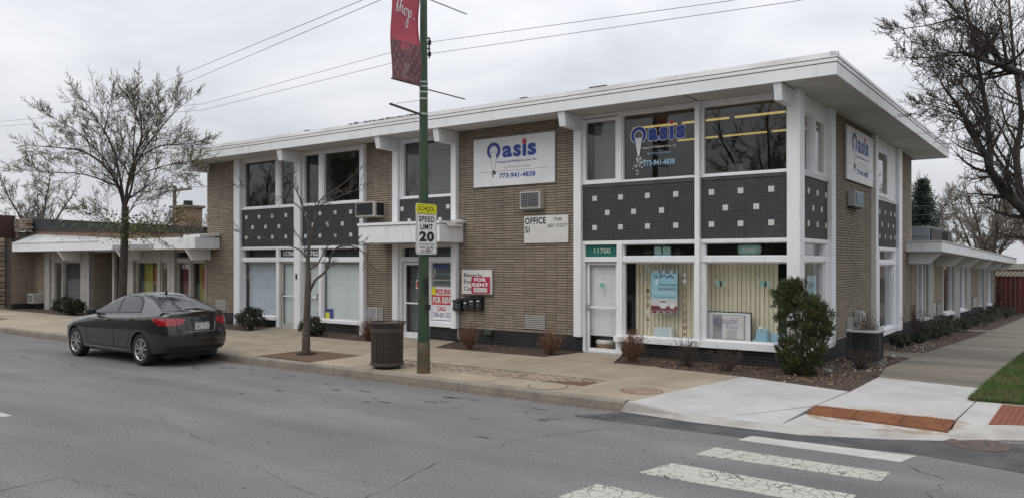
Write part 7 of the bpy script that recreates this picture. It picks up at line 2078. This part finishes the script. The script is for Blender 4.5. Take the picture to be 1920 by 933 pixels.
# big bare tree whose limbs reach in over the side walk
T = Tree(33); P = dict(wob=.17, up=.07, kids=[0, 8, 6, 3], ratio=.56, fwd=.75, limb_lev=1, max=3, rmin=.0043, rr=.5, seg=.14)
for pts, r0, r1, k in (
    ([(0.93, 21.15, -0.22), (0.84, 20.95, 0.91), (0.73, 20.38, 1.81), (0.47, 20.19, 3.88), (0.03, 19.86, 5.41), (-0.33, 19.85, 7.55), (-0.69, 19.83, 9.5)], .36, .1, 12),
    ([(0.73, 20.38, 1.81), (-0.4, 18.93, 2.67), (-0.96, 17.9, 3.14), (-1.29, 17.65, 3.52), (-1.47, 17.28, 3.87), (-1.52, 17.0, 4.13), (-1.7, 16.61, 4.49), (-1.85, 16.26, 4.9), (-2.05, 15.86, 5.24)], .2, .03, 15),
    ([(0.03, 19.86, 5.41), (-0.98, 18.25, 5.77), (-1.29, 17.65, 5.88), (-1.59, 17.19, 5.95), (-1.81, 16.66, 5.99), (-2.16, 16.03, 5.91)], .15, .02, 14),
    ([(-1.47, 17.28, 3.87), (-1.52, 17.49, 4.8), (-1.66, 17.63, 5.76), (-1.82, 17.77, 6.65), (-2.03, 17.86, 7.77)], .09, .03, 14),
    ([(-1.52, 17.24, 4.06), (-1.73, 16.72, 4.70), (-2.0, 16.14, 4.86), (-2.28, 15.69, 4.95)], .05, .01, 10),
    ([(-0.96, 17.9, 3.14), (-1.12, 18.4, 4.15), (-1.06, 18.82, 5.05), (-1.2, 18.96, 6.39), (-1.31, 19.13, 7.88)], .12, .03, 14),
    ([(-1.29, 17.65, 5.88), (-1.52, 17.24, 6.37), (-1.9, 16.71, 6.71), (-2.19, 16.25, 7.14)], .06, .02, 10),
    ([(-1.9, 16.71, 6.71), (-2.3, 16.2, 6.5), (-2.7, 15.6, 6.35)], .03, .008, 7),
    ([(-1.29, 17.65, 5.88), (-1.9, 17.3, 6.1), (-2.5, 16.6, 6.0), (-2.75, 16.1, 5.95)], .03, .008, 8)):
    T.guided(pts, r0*.7, r1*.6, P, int(k*1.5), .6 if r0 <= .06 else (.95 if pts[-1][1] < 17 else 1.4), start=.1, lev=1)
T.build('large_tree', (.93, 21.15, -.1), 'large dark bare tree reaching in over the side walk beside the roof corner', 'tree', bark='bark_dark')

# bare trees in the background: two growth forms, each placed several times
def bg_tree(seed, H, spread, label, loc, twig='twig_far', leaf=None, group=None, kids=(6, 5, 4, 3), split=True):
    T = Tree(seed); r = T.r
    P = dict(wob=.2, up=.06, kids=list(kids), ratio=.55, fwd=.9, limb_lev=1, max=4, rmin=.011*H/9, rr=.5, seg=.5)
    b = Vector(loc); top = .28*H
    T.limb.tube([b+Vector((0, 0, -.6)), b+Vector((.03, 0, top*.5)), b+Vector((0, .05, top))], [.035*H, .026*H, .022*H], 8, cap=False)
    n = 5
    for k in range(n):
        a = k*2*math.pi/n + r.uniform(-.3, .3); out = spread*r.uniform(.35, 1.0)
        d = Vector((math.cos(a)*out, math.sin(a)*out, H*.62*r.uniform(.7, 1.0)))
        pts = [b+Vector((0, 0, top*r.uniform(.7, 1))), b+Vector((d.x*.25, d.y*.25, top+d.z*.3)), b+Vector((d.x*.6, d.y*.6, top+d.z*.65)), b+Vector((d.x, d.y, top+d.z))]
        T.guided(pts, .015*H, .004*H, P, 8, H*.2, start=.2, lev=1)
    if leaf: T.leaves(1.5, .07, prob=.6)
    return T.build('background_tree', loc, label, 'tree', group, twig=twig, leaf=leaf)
gb = 'bare trees behind the buildings'
b1 = bg_tree(101, 9.3, 3.6, 'spreading bare tree far behind the brown shop and low roofs', (-65, 27, 0), group=gb)
b2 = bg_tree(102, 8.5, 2.6, 'tall bare tree with a dark trunk behind the red fence and garage', (-4.6, 54, -1), group=gb)
b3 = bg_tree(103, 7.5, 3.0, 'low leafing tree behind the low shops next to the brick chimney', (-55, 40, -.6), leaf='bud', group=gb)
def cp(src, loc, rz, sc, label): 
    return copy_tree(src, None, loc, (0, 0, rz), (sc, sc, sc), label)
cp(b2, (-9.5, 62, -1), 1.1, 1.05, 'bare tree behind the rooftop unit beside the spruce')
cp(b1, (-2.0, 60, -1.2), 2.1, .95, 'wide bare tree behind the far end of the red fence')
cp(b2, (-13, 72, -1.5), 3.0, 1.3, 'distant bare tree showing between spruce and roof corner')
cp(b3, (-6.4, 68, -1.4), .7, 1.15, 'leafing tree seen in the gap above the rear wing roof')
cp(b1, (3.5, 75, -1.5), 4.0, 1.2, 'distant wide bare tree beyond the garage')
cp(b2, (1.5, 52, -1), 5.0, 1.15, 'tall bare tree rising behind the garage near the frame edge')
cp(b3, (-3.5, 80, -1.5), 2.4, 1.4, 'farthest leafing tree above the red fence')
cp(b3, (-62, 42, -.6), 2.0, .95, 'low leafing tree behind the low shops left of the chimney'); cp(b3, (-46, 42, -.6), 4.1, .82, 'small leafing tree right behind the brick chimney')
cp(b2, (-72, 40, -.6), 4.6, .8, 'slim bare tree far behind the brown shop'); cp(b1, (-78, 52, -.6), 1.0, .9, 'distant bare tree low over the brown shop roof'); cp(b3, (-70, 50, -.6), 5.5, 1.0, 'distant leafing tree over the low shop parapet')
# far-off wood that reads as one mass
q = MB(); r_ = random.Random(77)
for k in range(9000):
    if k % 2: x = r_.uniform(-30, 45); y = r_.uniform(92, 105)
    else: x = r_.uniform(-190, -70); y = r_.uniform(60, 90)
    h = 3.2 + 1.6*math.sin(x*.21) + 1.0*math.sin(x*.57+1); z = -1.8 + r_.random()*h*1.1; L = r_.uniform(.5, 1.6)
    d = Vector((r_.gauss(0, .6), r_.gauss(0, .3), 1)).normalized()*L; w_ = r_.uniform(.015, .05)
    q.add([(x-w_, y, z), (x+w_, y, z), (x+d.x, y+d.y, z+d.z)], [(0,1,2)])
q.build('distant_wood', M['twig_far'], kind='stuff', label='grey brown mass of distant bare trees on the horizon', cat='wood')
# spruce
def spruce(loc, H, label):
    t = empty('spruce_tree', loc, label, 'tree'); r = random.Random(6); b = Vector(loc)
    q = MB(); q.tube([b, b+Vector((0, 0, H*.95))], [.18, .02], 7); q.build('trunk', M['bark_dark'], t)
    q = MB(); z = H*.12
    while z < H*.99:
        R0 = (1-z/H)**.85*H*.37 + .08; n = int(14+R0*9)
        for k in range(n):
            a = r.uniform(0, 6.283); L = R0*r.uniform(.65, 1.1); d = Vector((math.cos(a), math.sin(a), 0)); m = 5
            for i in range(m):
                s0 = i/m; p = b + Vector((0, 0, z)) + d*L*s0 + Vector((0, 0, -.18*L*s0 + .1*L*s0*s0))
                for e in range(4):
                    o_ = Vector((r.gauss(0, .09), r.gauss(0, .09), r.gauss(-.03, .06))); u = (d*.16 + Vector((r.gauss(0, .08), r.gauss(0, .08), r.gauss(-.05, .05)))); v = u.orthogonal().normalized()*.04
                    q.add([tuple(p+o_-v), tuple(p+o_+u), tuple(p+o_+v)], [(0,1,2)])
        z += H*.022
    q.build('foliage', M['leaf_spruce'], t)
spruce((-8.75, 58, -1), 8.7, 'dark green spruce behind the end of the main building')

# ---- shrubs
def leaf_quads(q, p, n_, s, r, tilt=None):
    d = Vector((r.gauss(0, 1), r.gauss(0, 1), r.gauss(0, 1) + (tilt or 0))).normalized()*s; e = d.orthogonal().normalized()*s*.45
    q.add([tuple(p-d*.6), tuple(p+e), tuple(p+d), tuple(p-e)], [(0,1,2,3)])
def bush(name, loc, dims, n, s, label, mt, seed, cat='shrub', clumps=40, stems=6, group=None, core=True, shape=None, mt2=None):
    t = empty(name, loc, label, cat, group); r = random.Random(seed); b = Vector(loc); w, d_, h = dims
    q = MB()
    for k in range(stems):
        a = r.uniform(0, 6.28); e = Vector((math.cos(a)*w*.3*r.random(), math.sin(a)*d_*.3*r.random(), h*r.uniform(.5, .85)))
        q.tube([b+Vector((e.x*.1, e.y*.1, -.03)), b+e*.5+Vector((r.gauss(0, .02), r.gauss(0, .02), 0)), b+e], [.016, .012, .006], 5)
    q.build('stem', M['bark'], t)
    C_ = []
    for k in range(clumps):
        for _ in range(30):
            v = Vector((r.uniform(-1, 1), r.uniform(-1, 1), r.uniform(-1, 1)))
            if v.length > 1 or v.length < .45: continue
            break
        zz = (v.z+1)/2
        f = shape(zz) if shape else (1 - abs(zz-.45)**2*1.2)
        C_.append((b + Vector((v.x*w*.5*f, v.y*d_*.5*f, (.1+.88*zz)*h)), r.uniform(.6, 1.3)))
    q = MB()
    for k in range(n):
        c, sc = r.choice(C_); v = Vector((r.gauss(0, 1), r.gauss(0, 1), r.gauss(0, 1)))*.055*sc*(w+h)*.55
        p = c + v
        if p.z < b.z+.01: p.z = b.z + r.random()*.1
        if shape:
            zz_ = (p.z-b.z)/h; off_ = p-b; hr = math.hypot(off_.x/(w*.52), off_.y/(d_*.52)); lim = shape(max(0, min(1, zz_)))
            if hr > lim or zz_ > 1.03: continue
        leaf_quads(q, p, 1, s*r.uniform(.6, 1.3), r, .7)
    q.build('foliage', M[mt], t)
    return t
cedar_shape = lambda z: (.62 + .5*math.sin(min(1, z*1.15)*2.4)) * (1 if z < .82 else max(.25, 1 - (z-.82)*3.6)) * (1 if z > .18 else .75)
# tall arborvitae on the corner: sprays of tiny scales
def arborvitae():
    loc = (-4.12, 14.28, .14); t = empty('arborvitae', loc, 'tall bushy green arborvitae standing at the corner in front of the spa window', 'shrub'); r = random.Random(4); b = Vector(loc)
    H = 1.6
    q = MB()
    for k in range(5):
        a = r.uniform(0, 6.28); e = Vector((math.cos(a)*.16, math.sin(a)*.16, 1.2)); q.tube([b+Vector((e.x*.2, e.y*.2, -.03)), b+e*.5, b+e], [.024, .018, .006], 6)
    for dx, dy in ((.14, .02), (.2, -.04), (.1, -.1)): q.tube([b+Vector((dx*.6, dy, -.02)), b+Vector((dx, dy-.06, .3)), b+Vector((dx*1.1, dy-.08, .75))], [.024, .02, .012], 6)
    q.build('stem', M['bark'], t)
    q = MB()
    # irregular clumps: (offset to the right, towards the street, height, radius)
    C_ = []
    tab = [(.1, -.02, .26), (.3, 0, .36), (.55, .05, .42), (.8, .09, .45), (1.05, .07, .44), (1.25, -.0, .4), (1.42, -.13, .3), (1.52, -.18, .2)]
    for z, off, R0 in tab:
        for k in range(int(12 + R0*42)):
            a = r.uniform(0, 6.283); rr_ = R0*r.uniform(.5, 1.0)
            # gap low on the right where the bare stems show
            rr_ *= 1.12; rr_ *= .87; cx_, cy_ = off + math.cos(a)*rr_, math.sin(a)*rr_
            if z < .45 and .1 < cx_ < .32 and r.random() < .8: continue
            C_.append((b + Vector((cx_*.806, cx_*.592, 0)) + Vector((cy_*-.592, cy_*.806, 0)) + Vector((0, 0, z + r.uniform(-.1, .1))), r.uniform(.06, .115), Vector((math.cos(a)*.806 - math.sin(a)*.592, math.cos(a)*.592 + math.sin(a)*.806, 0))))
    for c, cr_, od in C_:
        for k in range(30):
            v = Vector((r.gauss(0, 1), r.gauss(0, 1), r.gauss(0, 1))).normalized()
            p = c + v*cr_*r.uniform(.5, 1.0)
            fan = (v*.6 + od*.35 + Vector((0, 0, .75)) + Vector((r.gauss(0, .25), r.gauss(0, .25), 0))).normalized(); sd_ = fan.cross(Vector((r.gauss(0, 1), r.gauss(0, 1), r.gauss(0, 1)))).normalized()
            L = r.uniform(.035, .075)
            for m in range(5):
                u = m/5; o_ = p + fan*L*u + sd_*L*.35*(1-u*.5)*(1 if m % 2 else -1)*.7; tip = (fan + sd_*(.7 if m % 2 else -.7)).normalized()*.03; w_2 = fan.cross(sd_).normalized()*.005 + sd_*.009
                q.add([tuple(o_-w_2), tuple(o_+tip), tuple(o_+w_2), tuple(o_-tip*.4)], [(0,1,2,3)])
    q.build('foliage', M['leaf_cedar'], t)
arborvitae()
bush('evergreen_shrub', (-19.75, 13.95, .13), (.95, .8, .62), 4200, .035, 'low green shrub with upright leaves between the car and the 11704 door', 'leaf_dark', 11)
bush('evergreen_shrub', (-16.9, 13.95, .13), (.85, .75, .5), 3600, .033, 'low green shrub under the blind-covered shop window by the bare tree', 'leaf_dark', 12)
bush('evergreen_shrub', (-30.9, 13.9, .13), (1.5, .9, .62), 4200, .05, 'rounded dark shrub in front of the far low shop window', 'leaf_dark', 13)
for i, (x, y, w, h, lab) in enumerate(((-3.75, 21.5, .7, .5, 'dark rounded shrub just past the step slab beside the side walk'), (-3.7, 23.6, .7, .45, 'dark shrub second along the bed of the rear wing'), (-3.6, 25.6, 1.1, .62, 'dark shrub third along the bed of the rear wing'), (-3.55, 27.6, 1.3, .7, 'broad dark shrub under the wing canopy before the white post'), (-3.5, 30.0, 1.4, .72, 'broad dark shrub in the middle of the wing bed'), (-3.3, 34.2, 1.5, .75, 'dark shrub past the middle of the wing bed'), (-3.2, 38.5, 1.7, .9, 'tall dark shrub near the far end of the wing'), (-3.0, 43, 1.6, .8, 'farthest dark shrub before the red fence'))):
    bush('evergreen_shrub', (x, y, gz(y)+.12), (w*.75, w*.7, h*.72), 1200, .038, lab, 'leaf_dark', 30+i, group='clipped shrubs along the rear wing')
bush('climbing_plant', (-4.2, 50.7, -.75), (1.1, .4, 1.9), 500, .07, 'brown climbing plant on the red fence', 'leaf_brown', 50, cat='climber')
def twiggy(loc, w, h, n, label, mt, seed, leafy=0, lean=0, group=None, thick=.004, lmt='leaf_brown'):
    t = empty('bare_shrub', loc, label, 'shrub', group); r = random.Random(seed); b = Vector(loc); q = MB(); lf = MB()
    for k in range(n):
        a = r.uniform(0, 6.28); o_ = Vector((math.cos(a), math.sin(a), 0))*r.random()**.6*w*.5; top = b + o_ + Vector((0, 0, h*r.uniform(.55, 1)*(1-.3*(o_.length/(w*.5))**2)))
        p0 = b + o_*.15 + Vector((0, 0, -.02)); mid = p0.lerp(top, .5) + Vector((r.gauss(0, .03), r.gauss(0, .03), 0)) ; q.tube([p0, mid, top], [thick*1.4, thick, thick*.5], 3, cap=False)
        for j in range(r.randrange(3, 7)):
            t0 = r.uniform(.25, .98); p = p0.lerp(mid, t0*2) if t0 < .5 else mid.lerp(top, t0*2-1); d = Vector((r.gauss(0, 1), r.gauss(0, 1), abs(r.gauss(.8, .6)))).normalized()*h*r.uniform(.1, .24)
            q.tube([p, p+d*.5+Vector((r.gauss(0, .008), r.gauss(0, .008), 0)), p+d], [thick*.7, thick*.55, thick*.4], 3, cap=False)
            for m in range(leafy):
                if r.random() < .6: leaf_quads(lf, p+d*r.random()+Vector((r.gauss(0, .01), r.gauss(0, .01), r.gauss(0, .01))), 1, r.uniform(.012, .024), r)
    q.build('stems', M[mt], t)
    if lf.v: lf.build('leaves', M[lmt], t)
twiggy((-14.75, 13.95, .13), .75, .62, 90, 'reddish twiggy shrub behind the litter bin', 'twig_red', 61, 3)
twiggy((-11.45, 13.95, .13), .6, .66, 90, 'tan twiggy shrub below the black mailboxes', 'twig_tan', 62, 3)
twiggy((-9.35, 14.15, .13), .7, .62, 90, 'tan twiggy shrub below the wall vent beside the white door', 'twig_tan', 63, 3)
twiggy((-7.35, 14.1, .13), .55, .72, 110, 'reddish brown upright shrub under the spa poster window', 'twig_tan', 64, 4)
twiggy((-6.2, 14.1, .13), .85, .6, 55, 'sparse dark bare shrub under the middle pillar of the spa window', 'twig', 65, 1)
twiggy((-5.35, 13.95, .13), .8, .5, 45, 'sparse dark bare shrub under the framed picture', 'twig', 66, 1)
twiggy((-3.45, 15.9, .13), .9, .45, 60, 'low tangled bare shrub in front of the condenser', 'twig', 67, 1)
twiggy((-3.9, 19.0, .08), .7, 1.05, 34, 'tall bare shrub with dry leaves before the side window past the condenser', 'twig', 68, 5)
twiggy((-3.8, 24.0, 0), .8, 1.1, 34, 'tall bare shrub with dry leaves before the first wing window', 'twig', 69, 5)
twiggy((-3.9, 26.2, -.1), .6, .95, 26, 'slim bare shrub with dry leaves by the wing door', 'twig', 70, 5)

# ================================================================ ACROSS THE STREET (seen only as reflections in the glass)
ac = empty('facing_building', (-14, -16, 0), 'low brick building across the street mirrored in the shop windows', 'building')
fbox('wall', 'brick_far', ac, -120, 6, -24, -16, -.1, 5.4); fbox('parapet', 'concrete_side', ac, -120.1, 6.1, -24.1, -15.9, 5.4, 5.6)
for i in range(-13, 9): fbox('window', 'black', ac, -45+i*5.6, -41.5+i*5.6, -15.99, -15.95, .7, 2.9)
for i, (x, y, s) in enumerate(((-26, -9, 1.0), (-13, -10, 1.1), (-2, -9, .95), (16, 4, 1.0), (-40, -10, 1.15), (-54, -9, 1.1), (-68, -10, 1.2), (-84, -11, 1.3))):
    cp(b1 if i % 2 else b2, (x, y, 0), i*1.3, s, ('bare tree across the street facing the litter bin', 'bare tree across the street before the facing building', 'bare tree across the street near the crossing', 'bare tree over the side street', 'bare tree across the street, second from the west', 'bare tree across the street, third from the west', 'bare tree across the street, fourth from the west', 'bare tree across the street, fifth from the west')[i])
